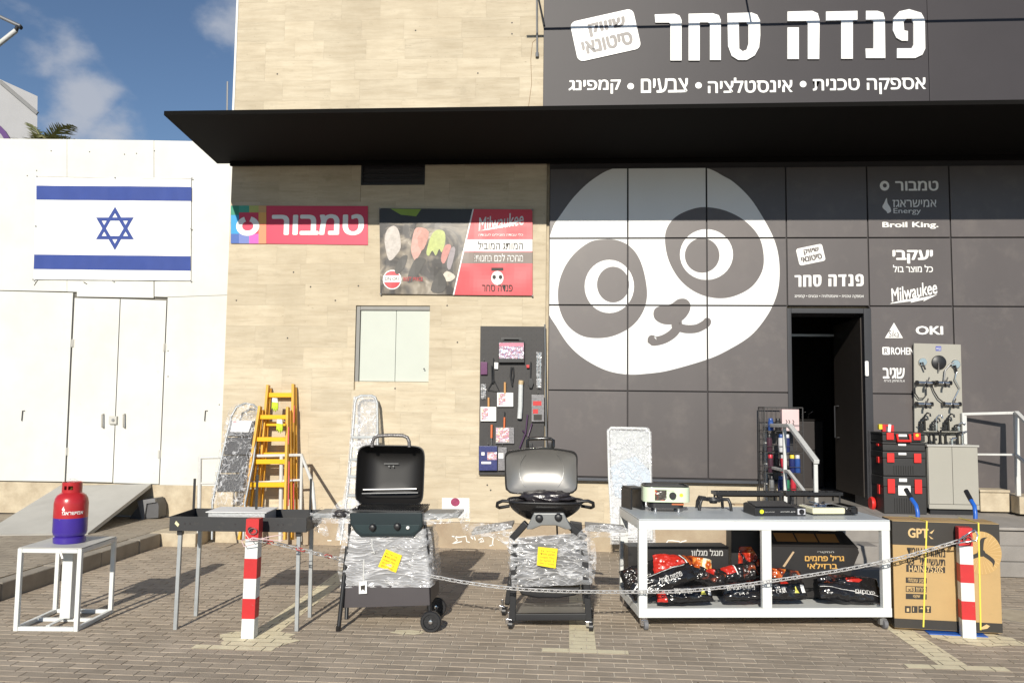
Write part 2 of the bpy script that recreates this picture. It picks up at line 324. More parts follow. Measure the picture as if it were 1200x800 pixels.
def smooth_loop(pts, n=6):
    r = []; m = len(pts)
    for i in range(m):
        p0, p1, p2, p3 = [Vector(pts[(i+j-1) % m]) for j in range(4)]
        for k in range(n):
            t = k/n; r.append(.5*((2*p1)+(p2-p0)*t+(2*p0-5*p1+4*p2-p3)*t*t+(3*p1-p0-3*p2+p3)*t**3))
    return [tuple(p) for p in r]
def clip(poly, x0, y0, x1, y1):
    def cut(pl, ins, inter):
        o = []
        for i in range(len(pl)):
            a, b = pl[i-1], pl[i]
            if ins(b):
                if not ins(a): o.append(inter(a, b))
                o.append(b)
            elif ins(a): o.append(inter(a, b))
        return o
    def ix(c): return lambda a, b: (c, a[1]+(b[1]-a[1])*(c-a[0])/(b[0]-a[0]))
    def iy(c): return lambda a, b: (a[0]+(b[0]-a[0])*(c-a[1])/(b[1]-a[1]), c)
    for ins, it in ((lambda p: p[0] >= x0, ix(x0)), (lambda p: p[0] <= x1, ix(x1)), (lambda p: p[1] >= y0, iy(y0)), (lambda p: p[1] <= y1, iy(y1))):
        if len(poly) < 3: return []
        poly = cut(poly, ins, it)
    return poly if len(poly) >= 3 else []
def ell(cx, cy, rx, ry, n=36): return [(cx+rx*math.cos(2*math.pi*k/n), cy+ry*math.sin(2*math.pi*k/n)) for k in range(n)]
def rrect(x0, y0, x1, y1, r, n=4):
    o = []
    for cx, cy, a in ((x1-r, y1-r, 0), (x0+r, y1-r, 90), (x0+r, y0+r, 180), (x1-r, y0+r, 270)):
        for k in range(n+1): t = R(a+90*k/n); o.append((cx+r*math.cos(t), cy+r*math.sin(t)))
    return o
def stroke(pts, w, cap=5):
    P = [Vector(p) for p in pts]; L, Rr = [], []
    for i, p in enumerate(P):
        d = (P[min(i+1, len(P)-1)]-P[max(i-1, 0)]).normalized(); n = Vector((-d.y, d.x))*w/2; L.append(p+n); Rr.append(p-n)
    def capf(c, a0): return [c+Vector((math.cos(a0-math.pi*k/cap), math.sin(a0-math.pi*k/cap)))*w/2 for k in range(1, cap)]
    e = L[-1]-P[-1]; s_ = Rr[0]-P[0]
    return [tuple(q) for q in L + capf(P[-1], math.atan2(e.y, e.x)) + Rr[::-1] + capf(P[0], math.atan2(s_.y, s_.x))]

# ================================================================== THE GROUND
def sheet(name, x0, y0, x1, y1, z, m, kind='structure'):
    mb = MB().add([(x0,y0,z),(x1,y0,z),(x1,y1,z),(x0,y1,z)], [(0,1,2,3)]); o = part(None, name, mb, m); o['kind'] = kind; return o
brk = bpy.data.materials.new('distant_paving'); brk.use_nodes = True; t = brk.node_tree; b = t.nodes['Principled BSDF']; b.inputs['Roughness'].default_value = .9
bt = nn(t, 'ShaderNodeTexBrick'); bt.inputs['Scale'].default_value = 1; bt.inputs['Brick Width'].default_value = .193; bt.inputs['Row Height'].default_value = .096; bt.inputs['Mortar Size'].default_value = .004
bt.inputs['Color1'].default_value = (.23, .195, .16, 1); bt.inputs['Color2'].default_value = (.20, .17, .14, 1); bt.inputs['Mortar'].default_value = (.34, .30, .24, 1)
tcn = nn(t, 'ShaderNodeTexCoord'); t.links.new(tcn.outputs['Object'], bt.inputs['Vector']); t.links.new(bt.outputs[0], b.inputs['Base Color'])
sheet('ground', -900, -900, 900, 900, -.016, brk)
paving = thing('paving', None, None, (0,0,0), kind='structure')
KX = -4.80
part(paving, 'joint_sand', MB().add([(KX-.02,-6.6,-.005),(8.6,-6.6,-.005),(8.6,-.02,-.005),(KX-.02,-.02,-.005)], [(0,1,2,3)]), SAND)
BL, BW, G = .193, .096, .0068
cells = []
row = 0; y = -6.5
rr = random.Random(3)
while y < -.12:
    off = (row % 2)*BL/2 + rr.uniform(-.012, .012) + row*.004
    x = KX + off % BL - BL
    while x < 8.5:
        x0 = max(x+G/2, KX+.004); x1 = x+BL-G/2
        if x1-x0 > .03: cells.append((x0, y+G/2, x1, y+BW-G/2))
        x += BL
    y += BW; row += 1
def proj(p):
    q = CM.transposed() @ (Vector(p)-CO); return (600+FPX*q.x/-q.z, 400-FPX*q.y/-q.z)
def paver(mb, c, rng):
    x0, y0, x1, y1 = c; h = [rng.uniform(-.0012, .0012) for _ in range(4)]; e = .0025
    zs = -.02
    mb.add([(x0,y0,zs),(x1,y0,zs),(x1,y1,zs),(x0,y1,zs),(x0,y0,h[0]-.002),(x1,y0,h[1]-.002),(x1,y1,h[2]-.002),(x0,y1,h[3]-.002),
            (x0+e,y0+e,h[0]),(x1-e,y0+e,h[1]),(x1-e,y1-e,h[2]),(x0+e,y1-e,h[3])],
           [(0,1,5,4),(1,2,6,5),(2,3,7,6),(3,0,4,7),(4,5,9,8),(5,6,10,9),(6,7,11,10),(7,4,8,11),(8,9,10,11)])
vis = []
for c in cells:
    p = proj(((c[0]+c[2])/2, (c[1]+c[3])/2, 0))
    if 0 < p[0] < 1200 and p[1] < 799: vis.append((-p[1], c))
vis.sort(); near = set(c for _, c in vis[:300])
mb = MB(); prng = random.Random(5); shared = []
for k in range(6):
    b_ = MB(); paver(b_, (-(BL-G)/2, -(BW-G)/2, (BL-G)/2, (BW-G)/2), prng); me = b_.mesh('paver'); me.materials.append(PAVER); shared.append(me)
PAVN = mat('paver_near', (.43, .36, .28), .85, scale=2.2, bump=.4, bscale=120, col2=(.32, .26, .195), rnd=.12)
for me in shared: me.materials[0] = PAVN
for c in cells:
    if c in near and c[2]-c[0] > BL*.9:
        o = bpy.data.objects.new('paver', prng.choice(shared)); C.objects.link(o); o.parent = paving; o.location = ((c[0]+c[2])/2, (c[1]+c[3])/2, 0)
    else: paver(mb, c, prng)
part(paving, 'paver_field', mb, PAVER, kind='stuff')
# cream bay markings lie on the pavers, joints stay open
def marking(P, name, poly, z=.0022):
    m_ = MB(); xs = [p[0] for p in poly]; ys = [p[1] for p in poly]
    for c in cells:
        if c[2] < min(xs) or c[0] > max(xs) or c[3] < min(ys) or c[1] > max(ys): continue
        q = clip(poly, *c)
        if q:
            n = len(q); m_.add([(a, b, z) for a, b in q], [tuple(range(n))])
    for f in range(len(m_.f)):
        vs = [m_.v[i] for i in m_.f[f]]
        if sum(vs[i].x*vs[(i+1)%len(vs)].y-vs[(i+1)%len(vs)].x*vs[i].y for i in range(len(vs))) < 0: m_.f[f] = m_.f[f][::-1]
    o = part(P, name, m_, MARK)
def rect(x0, y0, x1, y1): return [(x0,y0),(x1,y0),(x1,y1),(x0,y1)]
def rowsnap(y): return -6.5 + round((y+6.5)/BW)*BW
bars = [((227, 757), (325, 757), 290, -.35), ((634, 763), (736, 763), 683, -.35), ((1062, 780), (1176, 781), 1118, -.35)]
for a, b_, cxp, yend in bars:
    pa, pb = onZ(*a), onZ(*b_); ym = (pa.y+pb.y)/2; y0 = rowsnap(ym-BW/2); cx = onZ(cxp, a[1]).x
    marking(paving, 'bay_marking', rect(pa.x, y0+.003, pb.x, y0+BW-.003)); marking(paving, 'bay_marking', rect(cx-.095, y0+BW-.003, cx+.095, yend))
def blob(cx, cy, rx, ry, seed):
    g = random.Random(seed); return [(cx+rx*math.cos(a*math.pi/9)*g.uniform(.75, 1.1), cy+ry*math.sin(a*math.pi/9)*g.uniform(.75, 1.1)) for a in range(18)]
marking(paving, 'bollard_base_patch', blob(-2.24, -4.02, .30, .24, 2), .0028); marking(paving, 'bollard_base_patch', blob(3.08, -3.42, .33, .22, 4), .0028); marking(paving, 'paint_blotch', blob(-1.2, -3.72, .13, .07, 5))
gl_ = random.Random(21); lt = MB()
for k in range(420):
    x, y = gl_.uniform(-4.6, 5), gl_.uniform(-5.4, -.15); r0 = gl_.uniform(.003, .011); a0 = gl_.uniform(0, 6.28); z_ = .0032
    lt.add([(x+r0*math.cos(a0), y+r0*math.sin(a0), z_), (x+r0*.5*math.cos(a0+1.8), y+r0*.5*math.sin(a0+1.8), z_+.001), (x-r0*math.cos(a0+.4), y-r0*math.sin(a0+.4), z_), (x+r0*.5*math.cos(a0-1.6), y+r0*.5*math.sin(a0-1.6), z_+.003)], [(0,1,2,3)])
part(paving, 'leaf_litter', lt, mat('litter_dark', (.10, .075, .05), .9, rnd=.4, isl=True), kind='stuff')
# left pavement with kerb
side = thing('sidewalk', None, None, (KX, -2, 0), kind='structure')
KZ = .15
part(side, 'slab', MB().box(-14, -7, -.1, KX-.14, .96, KZ-.012), SAND, world=True)
mb = MB(); yy = -6.9; rw = 0
while yy < .84:
    xx = -10.5 - (rw % 2)*.1
    while xx < KX-.36: paver(mb, (xx+.003, yy+.003, xx+.197, yy+.097), prng); xx += .2
    if xx < KX-.18: paver(mb, (xx+.003, yy+.003, KX-.16, yy+.097), prng)
    yy += .1; rw += 1
for v in mb.v: v.z += KZ
SPAV = mat('sidewalk_paver', (.34, .29, .225), .85, scale=2.2, bump=.4, bscale=120, col2=(.26, .215, .165), rnd=.10, isl=True)
part(side, 'paver_field', mb, SPAV, world=True, kind='stuff')
yy = -6.9; km = None
while yy < -.5:
    ln = min(.75, -.42-yy)
    o = part(side, 'kerb_stone', MB().box(KX-.145, yy+.004, -.02, KX+random.uniform(-.004, .004), yy+ln-.004, KZ+random.uniform(-.003, .003)), KERB, world=True, bev=.012); yy += ln
part(side, 'end_block', MB().box(KX-.145, -.415, -.02, KX+.42, -.069, KZ+.004), CREAM, world=True, bev=.01); part(side, 'back_slab', MB().box(KX-.138, -.068, -.02, -4.47, .955, KZ+.002), CREAM, world=True, bev=.006)

# ================================================================== STONE BUILDING
XL = wz(264, 400)[0]; XS = wz(641, 400)[0]
ZT = 7.75; XR = 9.0
DL, DR, DT = wz(925, 480)[0], wz(1013, 480)[0], wz(960, 362)[1]
LZ = .585                         # floor level at the door; the landing falls to .515 at its front edge
def LF(Y): return LZ + .0686*Y
bld = thing('stone_building', 'two storey shop building faced with honed cream travertine slabs', 'building', (XL, 0, 0))
cm = MB()
def subtract(r, h):
    x0, y0, x1, y1 = r; a0, b0, a1, b1 = h
    if a1 <= x0 or a0 >= x1 or b1 <= y0 or b0 >= y1: return [r]
    o = []
    if a0 > x0: o.append((x0, y0, a0, y1))
    if a1 < x1: o.append((a1, y0, x1, y1))
    m0, m1 = max(x0, a0), min(x1, a1)
    if b0 > y0: o.append((m0, y0, m1, b0))
    if b1 < y1: o.append((m0, b1, m1, y1))
    return o
w1 = (wz(416, 402)[0], wz(450, 447)[1], wz(503, 402)[0], wz(450, 358)[1])
for q in subtract((XL, -.05, DL-.02, ZT), w1): cm.box(q[0], .03, q[1], q[2], .35, q[3])
cm.box(DR+.06, .03, -.05, XR, .35, ZT).box(DL-.0201, .0301, DT, DR+.0601, .35, ZT)
cm.box(XL, .3501, -.05, XL+.3, 7, ZT).box(XR-.3, .3501, -.05, XR, 7, ZT).box(XL, 7.001, -.05, XR, 7.3, ZT).box(XL, .3501, ZT-.3, XR, 7, ZT)
wall = part(bld, 'wall', cm, CREAM, world=True)
# windows: holes in the stone skin
w2 = (wz(423, 205)[0], wz(450, 217)[1], wz(498, 205)[0], wz(450, 178)[1])
SG = [(w1), (w2)]
g = random.Random(11); z = .30; TH = .262; ntile = 0
PB = wz(735, 560)[1]                      # underside of the cladding
SX0, SZ0, SZ1 = wz(637, 60)[0], wz(800, 128)[1], wz(700, 3)[1]
while z < ZT-.01:
    z1 = min(z+TH, ZT); spans = [(XL, XS-.02)]
    if z1 > SZ1+.02: spans = [(XL, XR-1.5)]
    elif z < PB-.05: spans = [(XL, 2.55)]
    for a, b_ in spans:
        x = a
        while x < b_-.01:
            w_ = g.choice((.38, .5, .55, .62, .74)); x1 = min(x+w_, b_)
            if b_-x1 < .18: x1 = b_
            rs = [(x, z, x1, z1)]
            for h in SG: rs = [q for r in rs for q in subtract(r, h)]
            for (p0, q0, p1, q1) in rs:
                if p1-p0 < .03 or q1-q0 < .03: continue
                e = .0004; pr = g.uniform(-.0004, .0004)
                part(wall, 'stone_tile', MB().box(p0+e, 0+pr, q0+e, p1-e, .034, q1-e), STONE, world=True); ntile += 1
            x = x1
    z = z1
# base plinth with white scrawl
part(bld, 'plinth', MB().box(XL, -.035, -.05, 2.6, .029, .297), PLINTH, world=True, bev=.004)
# scribbled marks
def scrawl(pts, Y=-.037, w=.012, m=LET):
    part(bld, 'chalk_mark', MB().prism([stroke([wz(*p, Y) for p in pts], w)], WF(Y), -.001, .001), m, world=True)
for pl in ([(530,628),(538,629),(546,628),(547,634),(550,635)],[(533,628),(536,633),(530,637),(533,636),(541,634)],[(552,629),(554,631)],[(556,629),(557,632)],[(561,632),(565,630),(567,634),(561,635),(564,633)],[(574,628),(578,630),(577,638)],[(574,639),(578,638)],
           [(766,634),(764,637),(768,637)],[(780,637),(783,633),(788,633),(796,634)],[(793,637),(800,634),(804,633)],[(396,632),(404,631)],[(400,627),(399,637)],[(384,633),(388,633)]): scrawl(pl)
# lower window with pale shutters
Yr = .075
wn = part(bld, 'window', MB().box(w1[0], Yr+.01, w1[1], w1[2], Yr+.025, w1[3]), GAP, world=True)
fm = MB().box(w1[0]+.004, .02, w1[1], w1[0]+.05, Yr, w1[3]-.004).box(w1[0]+.051, .02, w1[3]-.055, w1[2]-.004, Yr, w1[3]-.004)
part(wn, 'frame', fm, mat('frame_reveal_shade', (.24, .235, .22), .5), world=True, bev=.004)  # L-shaped frame; shade of the left and top reveal put into its grey
SH = mat('shutter_pale', (.53, .56, .50), .6, var=.05, scale=3, bump=.05)
xm = wz(463, 400)[0]
for a, b_ in ((w1[0]+.056, xm-.002), (xm+.002, w1[2]-.003)): part(wn, 'shutter', MB().box(a, Yr-.035, w1[1]+.004, b_, Yr+.006, w1[3]-.06), SH, world=True, bev=.004)
wn2 = part(bld, 'vent_window', MB().box(w2[0], .0285, w2[1], w2[2], .0295, w2[3]), SEAM, world=True)
vm = MB()
for k in range(6): zz = w2[1]+.03+k*(w2[3]-w2[1]-.05)/6; vm.beam((w2[0]+.02, .018, zz), (w2[2]-.02, .018, zz), .025, .006)
part(wn2, 'louvre', vm, DKM, world=True)
part(wn2, 'frame', MB().prism([rrect(w2[0]+.002, w2[1]+.002, w2[2]-.002, w2[3]-.002, .004, 1), rrect(w2[0]+.02, w2[1]+.02, w2[2]-.02, w2[3]-.02, .004, 1)], WF(.0), -.02, .004), DKM, world=True)
# corner trim and hanging conduit
part(bld, 'corner_trim', MB().box(XL-.03, -.004, wz(266, 132)[1]-.4, XL-.002, .05, ZT), mat('trim_white', (.7, .7, .68), .5), world=True)
part(bld, 'rain_pipe', MB().tube([onY(266.5, 96, -.03), onY(266, 134, -.03)], .012), GREYM, world=True)
part(bld, 'conduit', MB().tube([onY(629, -30, -.02), onY(629.5, 62, -.02)], .012).tube([onY(629.5, 62, -.02), onY(629.5, 67, -.02)], .022), GREYM, world=True)
part(bld, 'crack_line', MB().tube([onY(631, 44, -.001), onY(624, 50, -.001), onY(622, 70, -.001), onY(623, 98, -.001), onY(619, 128, -.001)], .003, 4), mat('crack', (.30, .2, .12), .9), world=True)
# drilled holes and fixings in the stone
hm = MB()
for px_, py_ in [(344,319),(393,352),(420,335),(349,243),(277,352),(337,396),(497,432),(571,568),(575,574),(364,336),(524,358),(536,401),(463,455),(600,40),(600,27),(487,36),(560,86),(325,87)]:
    c = wz(px_, py_); hm.prism([ell(c[0], c[1], .010, .010, 8)], WF(-.002), -.001, .0006)
part(bld, 'drill_hole', hm, SEAM, world=True, kind='stuff')

# ================================================================== SHOPFRONT CLADDING
Yc = -.06
shop = thing('shopfront', 'charcoal panel shopfront with a huge white panda face and a dark open doorway', 'shopfront', (XS, 0, 0))
cols = [wz(p, 400, Yc)[0] for p in (642.5, 735.5, 829, 923.5, 1020, 1118)] + [wz(1222, 400, Yc)[0], 7.6, 9.0]
rows = [wz(830, p, Yc)[1] for p in (196, 279, 358, 459, 561)]
shopback = MB().box(cols[0], Yc+.022, rows[4]-.03, cols[3]-.003, -.003, rows[0]+.1).box(cols[3]-.003, Yc+.0221, rows[2], cols[4], -.0031, rows[0]+.1).box(cols[4], Yc+.0222, LZ+.01, cols[-1], -.0032, rows[0]+.1)
part(shop, 'backing', shopback, SEAM, world=True)
gp = .008
rects = []
for i in range(len(cols)-1):
    for j in range(4):
        x0, x1, z1, z0 = cols[i], cols[i+1], rows[j], rows[j+1]
        if i == 3 and j >= 2: continue
        if i >= 5 and j >= 2:
            if j == 3: continue
            z0 = LZ+.02
        if i == 4 and j == 3: z0 = LZ+.02
        rects.append((x0, z0, x1, z1))
for (x0, z0, x1, z1) in rects:
    part(shop, 'cladding_panel', MB().box(x0+gp, Yc, z0+gp, x1-gp, Yc+.02, z1-gp), CLAD, world=True, bev=.003)
part(shop, 'base_flashing', MB().box(cols[0], Yc-.035, rows[4]-.045, cols[3], -.004, rows[4]-.012), mat('flashing', (.10, .105, .12), .35, metal=.5), world=True, bev=.003)
# panda print, cut at every panel seam
def Z4(p): return wz(630+p[0]/2.76, 190+p[1]/2.76, Yc)
def printed(name, loops, m, t0, t1):
    mb = MB()
    for lp in loops:
        pts = [Z4(p) for p in lp]
        for (x0, z0, x1, z1) in rects:
            q = clip(pts, x0+gp+.002, z0+gp+.002, x1-gp-.002, z1-gp-.002)
            if q: mb.prism([q], WF(Yc), t0, t1)
    return mb
face = smooth_loop([(255,18),(180,55),(120,110),(75,170),(48,215),(26,300),(20,400),(32,480),(60,530),(100,590),(150,635),(220,672),(290,686),(360,683),(430,672),(550,637),(620,605),(690,560),(740,500),(770,440),(782,380),(780,310),(765,250),(735,190),(690,120),(640,70),(600,45),(540,18),(400,0)])
fp = part(shop, 'panda_print', printed('f', [face], VWHITE, .0002, .0012), VWHITE, world=True)
eyes = [smooth_loop([(215,250),(170,258),(120,295),(85,345),(67,405),(70,470),(95,525),(140,560),(195,569),(250,560),(305,530),(340,485),(354,430),(345,360),(325,305),(295,270),(255,252)]),
        smooth_loop([(548,146),(500,152),(450,175),(420,210),(412,255),(425,320),(460,380),(510,420),(570,439),(630,435),(690,405),(725,355),(731,300),(715,240),(670,190),(610,158)])]
for e in eyes: part(fp, 'eye_patch', printed('e', [e], VGREY, .0014, .0024), VGREY, world=True)
for e in (ell(232, 402, 80, 86), ell(546, 299, 86, 82)): part(fp, 'eye_ring', printed('e', [e], VWHITE, .0026, .0036), VWHITE, world=True)
for e in (ell(244, 396, 52, 58), ell(532, 302, 56, 56)): part(fp, 'pupil', printed('e', [e], VGREY, .0038, .0048), VGREY, world=True)
part(fp, 'nose', printed('n', [smooth_loop([(375,485),(388,468),(430,459),(455,443),(480,443),(494,460),(490,485),(470,510),(440,524),(405,523),(380,508)])], VGREY, .0014, .0024), VGREY, world=True)
m1 = smooth_loop([(370,573),(400,575),(435,556),(452,530),(440,505)])[:24]; m2 = smooth_loop([(448,520),(462,535),(490,540),(522,535),(545,514)])[:24]
part(fp, 'mouth', printed('m', [stroke(m1, 29)], VGREY, .0026, .0030), VGREY, world=True); part(fp, 'mouth', printed('m', [stroke(m2, 27)], VGREY, .0032, .0036), VGREY, world=True)

# letters of the shop name, traced as solid shapes (also used on the small panel)
BIG = [[[(25,65),(108,62),(128,70),(136,88),(136,254),(90,254),(90,105),(85,98),(28,98)]],
 [[(165,62),(265,60),(290,68),(298,88),(298,252),(253,252),(253,105),(245,97),(211,97),(211,254),(165,254)]],
 [[(325,60),(425,57),(448,66),(460,90),(461,150),(456,200),(438,233),(405,252),(370,252),(343,235),(328,195)],[(372,97),(403,97),(412,108),(412,185),(404,210),(388,216),(374,205)]],
 [[(573,53),(675,50),(698,60),(706,88),(704,248),(657,248),(657,100),(650,92),(573,92)]],
 [[(573,118),(620,118),(620,248),(573,248)]],
 [[(732,53),(862,50),(862,90),(843,90),(843,247),(795,247),(795,90),(732,92)]],
 [[(897,50),(945,50),(968,58),(975,82),(977,244),(897,244),(895,205),(928,205),(928,92),(920,88),(897,88)]],
 [[(1025,244),(1100,244),(1130,230),(1142,205),(1140,85),(1125,58),(1075,43),(1035,52),(1010,80),(1008,130),(1022,160),(1045,173),(1070,173),(1070,133),(1055,130),(1052,95),(1065,82),(1085,82),(1093,100),(1093,190),(1085,204),(1025,204)]]]
def shopname(P, x0, y0, x1, y1, Y, m, th):
    for L in BIG:
        lp = [[wz(x0+(p[0]-25)/1117*(x1-x0), y0+(p[1]-43)/211*(y1-y0), Y) for p in l] for l in L]
        part(P, 'letter', MB().prism(lp, WF(Y), .001, th), m, world=True)
def badge(P, cx, cy, w_, h_, rot, Y, k, m=LET, ink=VGREY):
    c = wz(cx, cy, Y); s_ = 1/96.0; w_, h_ = w_*s_, h_*s_
    u = Vector((math.cos(rot), 0, math.sin(rot))); v = Vector((-math.sin(rot), 0, math.cos(rot))); O = Vector((c[0], Y, c[1]))
    b = part(P, 'badge', MB().prism([rrect(-w_/2, -h_/2, w_/2, h_/2, h_*.14)], (O, u, v), .001, k), m, world=True)
    txt(b, heb('שיווק'), (-w_*.24, h_*.03, w_*.35, h_*.36), ink, fr=(O, u, v), bold=.085, t=k+.0015)
    txt(b, heb('סיטונאי'), (-w_*.40, -h_*.36, w_*.40, -h_*.03), ink, fr=(O, u, v), bold=.085, t=k+.0015)
Yl = Yc-.0005
badge(shop, 950, 298.5, 30, 20, R(12), Yl, .003)
shopname(shop, 931, 321, 1012, 336, Yl, LET, .003)
txtpx(shop, heb('אספקה טכנית • אינסטלציה • צבעים • קמפינג'), 931, 345, 1012, 349.5, Yl, LET, bold=.01)
GL = mat('letter_grey', (.55, .54, .52), .45)
txtpx(shop, heb('טמבור'), 1049, 212, 1099.5, 224, Yl, LET, bold=.045)
ring = MB().prism([ell(*wz(1036.5, 217.8, Yl), .055, .06, 20), ell(*wz(1036.8, 217.5, Yl), .024, .026, 12)], WF(Yl), .001, .003); part(shop, 'ring_logo', ring, LET, world=True)
txtpx(shop, heb('אמישראגז'), 1046, 234, 1097, 243, Yl, LET, bold=.015); txtpx(shop, 'Energy', 1047, 244, 1079, 252, Yl, LET, bold=.01)
flm = [(1039,248),(1034,243),(1036,238),(1039,232),(1040,238),(1043,243),(1044,248),(1040,250)]
part(shop, 'flame_logo', MB().prism([[wz(*p, Yl) for p in smooth_loop(flm, 3)]], WF(Yl), .001, .003), LET, world=True)
txtpx(shop, 'Broil King.', 1034, 260, 1099.5, 268.5, Yl, LET, bold=.05)
txtpx(shop, heb('יעקבי'), 1046, 293, 1093, 309, Yl, LET, bold=.06); txtpx(shop, heb('כל מוצר בול'), 1046.5, 310.5, 1093, 319, Yl, LET, bold=.03)
def milw(P, x0, y0, x1, y1, Y, m):
    a = wz(x0, y1, Y); b = wz(x1, y0, Y); w_, h_ = b[0]-a[0], b[1]-a[1]
    txt(P, 'Milwaukee', (a[0], a[1]+h_*.22, b[0], a[1]+h_*.80), m, fr=WF(Y), bold=.03, shear=.3, rot=R(11))
    q = [(0, 0), (.45, .14), (.43, .06), (.72, .22), (.70, .13), (1, .48), (.60, .28), (.63, .36), (.34, .20), (.38, .26), (.02, .04)]
    part(P, 'bolt_logo', MB().prism([[(a[0]+u*w_, a[1]-.01+v*h_*.85) for u, v in q]], WF(Y), .001, .003), m, world=True)
milw(shop, 1043, 328, 1098, 355, Yl, LET)
tri = [wz(*p, Yl) for p in ((1047.5, 378), (1058, 396), (1037, 396))]
st = part(shop, 'triangle_logo', MB().prism([tri], WF(Yl), .001, .003), LET, world=True); txtpx(st, 'Sika', 1041.5, 387, 1053.5, 395, Yl, VGREY, bold=.0, t=.0045)
txtpx(shop, 'OKI', 1073, 382, 1105, 392, Yl, LET, bold=.06)
bx = part(shop, 'box_logo', MB().prism([rrect(*wz(1034, 415.5, Yl), *wz(1042.5, 406.5, Yl), .01, 2)], WF(Yl), .001, .003), LET, world=True); txtpx(bx, 'R', 1036, 408, 1040.5, 414, Yl, VGREY, bold=.02, t=.0045)
txtpx(shop, 'ROHEN', 1044, 407, 1071, 415.5, Yl, LET, bold=.05)
txtpx(shop, heb('שגיב'), 1034.5, 431, 1060, 443.5, Yl, LET, bold=.05); txtpx(shop, heb('א.מ.שיווק בע״מ'), 1036, 445, 1060, 448, Yl, LET, bold=0)
# doorway: frame, open leaf, dim interior
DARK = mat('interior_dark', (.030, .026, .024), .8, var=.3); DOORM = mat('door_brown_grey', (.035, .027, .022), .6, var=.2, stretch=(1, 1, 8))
fr_ = MB().box(DL-.03, -.075, LZ, DL+.02, .35, DT).box(DR-.01, -.075, LZ, DR+.075, .35, DT).box(DL+.0201, -.074, DT-.06, DR-.0101, .35, DT)
part(shop, 'door_frame', fr_, mat('door_frame_black', (.028, .028, .033), .4), world=True, bev=.004)
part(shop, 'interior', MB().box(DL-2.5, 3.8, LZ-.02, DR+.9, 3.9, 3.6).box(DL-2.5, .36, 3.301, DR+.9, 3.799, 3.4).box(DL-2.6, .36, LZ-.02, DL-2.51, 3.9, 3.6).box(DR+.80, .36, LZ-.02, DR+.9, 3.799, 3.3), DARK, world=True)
hx = DR-.02; ang = R(91)
def leafp(u, w_=0): return Vector((hx, .02, 0))+Vector((math.cos(ang), math.sin(ang), 0))*u+Vector((-math.sin(ang), math.cos(ang), 0))*w_
leaf = MB(); 
for zz0, zz1, wd in ((LZ+.10, DT-.10, .05),): leaf.add([leafp(0,0)+Vector((0,0,zz0)), leafp(.95,0)+Vector((0,0,zz0)), leafp(.95,-wd)+Vector((0,0,zz0)), leafp(0,-wd)+Vector((0,0,zz0)), leafp(0,0)+Vector((0,0,zz1)), leafp(.95,0)+Vector((0,0,zz1)), leafp(.95,-wd)+Vector((0,0,zz1)), leafp(0,-wd)+Vector((0,0,zz1))], [(0,3,2,1),(4,5,6,7),(0,1,5,4),(1,2,6,5),(2,3,7,6),(3,0,4,7)])
lf = part(shop, 'door', leaf, DOORM, world=True, bev=.004)
hp = leafp(.80, .05); part(lf, 'handle', MB().tube([leafp(.8,0)+Vector((0,0,1.35)), hp+Vector((0,0,1.35)), hp+Vector((0,0,1.75)), leafp(.8,0)+Vector((0,0,1.75))], .010), DKM, world=True)
part(shop, 'ceiling_track', MB().box(DL+.03, .9, DT-.25, DR-.05, .93, DT-.22), GREYM, world=True); part(shop, 'ceiling_track', MB().box(DL+.03, 1.6, DT-.62, DR-.45, 1.62, DT-.60), GREYM, world=True)
part(shop, 'door_chime', MB().prism([rrect(*wz(1013.5, 440.5, -.08), *wz(1017, 423, -.08), .012)], WF(-.08), -.003, .02), LET, world=True)
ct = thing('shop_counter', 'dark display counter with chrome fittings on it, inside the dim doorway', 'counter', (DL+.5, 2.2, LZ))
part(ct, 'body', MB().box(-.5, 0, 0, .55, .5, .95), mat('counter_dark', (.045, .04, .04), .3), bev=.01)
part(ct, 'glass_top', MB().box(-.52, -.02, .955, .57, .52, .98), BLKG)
mm = MB(); gg = random.Random(8)
for k in range(9):
    x = -.42+k*.1; mm.tube([(x, .1, .98), (x, .1, 1.05+gg.random()*.08), (x+.04, .02, 1.08+gg.random()*.04)], .010, 6)
part(ct, 'fittings', mm, CHROME, smooth=60)

# ================================================================== ENTRANCE LANDING
LX0 = 2.50; LY = -1.02
land = thing('entrance_landing', None, None, (LX0, -.5, 0), kind='structure')
g = random.Random(4)
part(land, 'core', MB().box(LX0+.02, LY+.03, -.02, 11, -.001, .47).box(DL-2.4, .36, LZ-.3, DR+.79, 3.79, LZ-.005).box(DL-.02, -.036, LZ-.3, DR+.06, .359, LZ-.004), CONC, world=True)
for k in range(3):
    x = LX0; z0 = .003+k*.158
    while x < 8.5:
        x1 = x+1.2; part(land, 'face_stone', MB().box(x+.003, LY+g.uniform(0, .006)-.004+.012*k, z0+.004, x1-.003, LY+.06, z0+.156), CONC, world=True, bev=.008); x = x1
x = LX0
while x < 8.5:
    q0, q1 = LY-.02, -.037
    part(land, 'top_slab', MB().add([(x+.002,q0,LF(q0)-.03),(x+.898,q0,LF(q0)-.03),(x+.898,q1,LF(q1)-.03),(x+.002,q1,LF(q1)-.03),(x+.002,q0,LF(q0)),(x+.898,q0,LF(q0)),(x+.898,q1,LF(q1)),(x+.002,q1,LF(q1))], [(0,3,2,1),(4,5,6,7),(0,1,5,4),(1,2,6,5),(2,3,7,6),(3,0,4,7)]), mat('landing_top', (.33, .305, .28), .8, scale=5, bump=.3, col2=(.25, .23, .21)), world=True, bev=.006); x += .9
for k in range(2):
    part(land, 'step', MB().box(LX0+.01, LY-.33*(2-k), -.01, LX0+.62, LY-.33*(1-k)-.012 if k == 0 else LY-.012, .17*(k+1)), CONC, world=True, bev=.01)
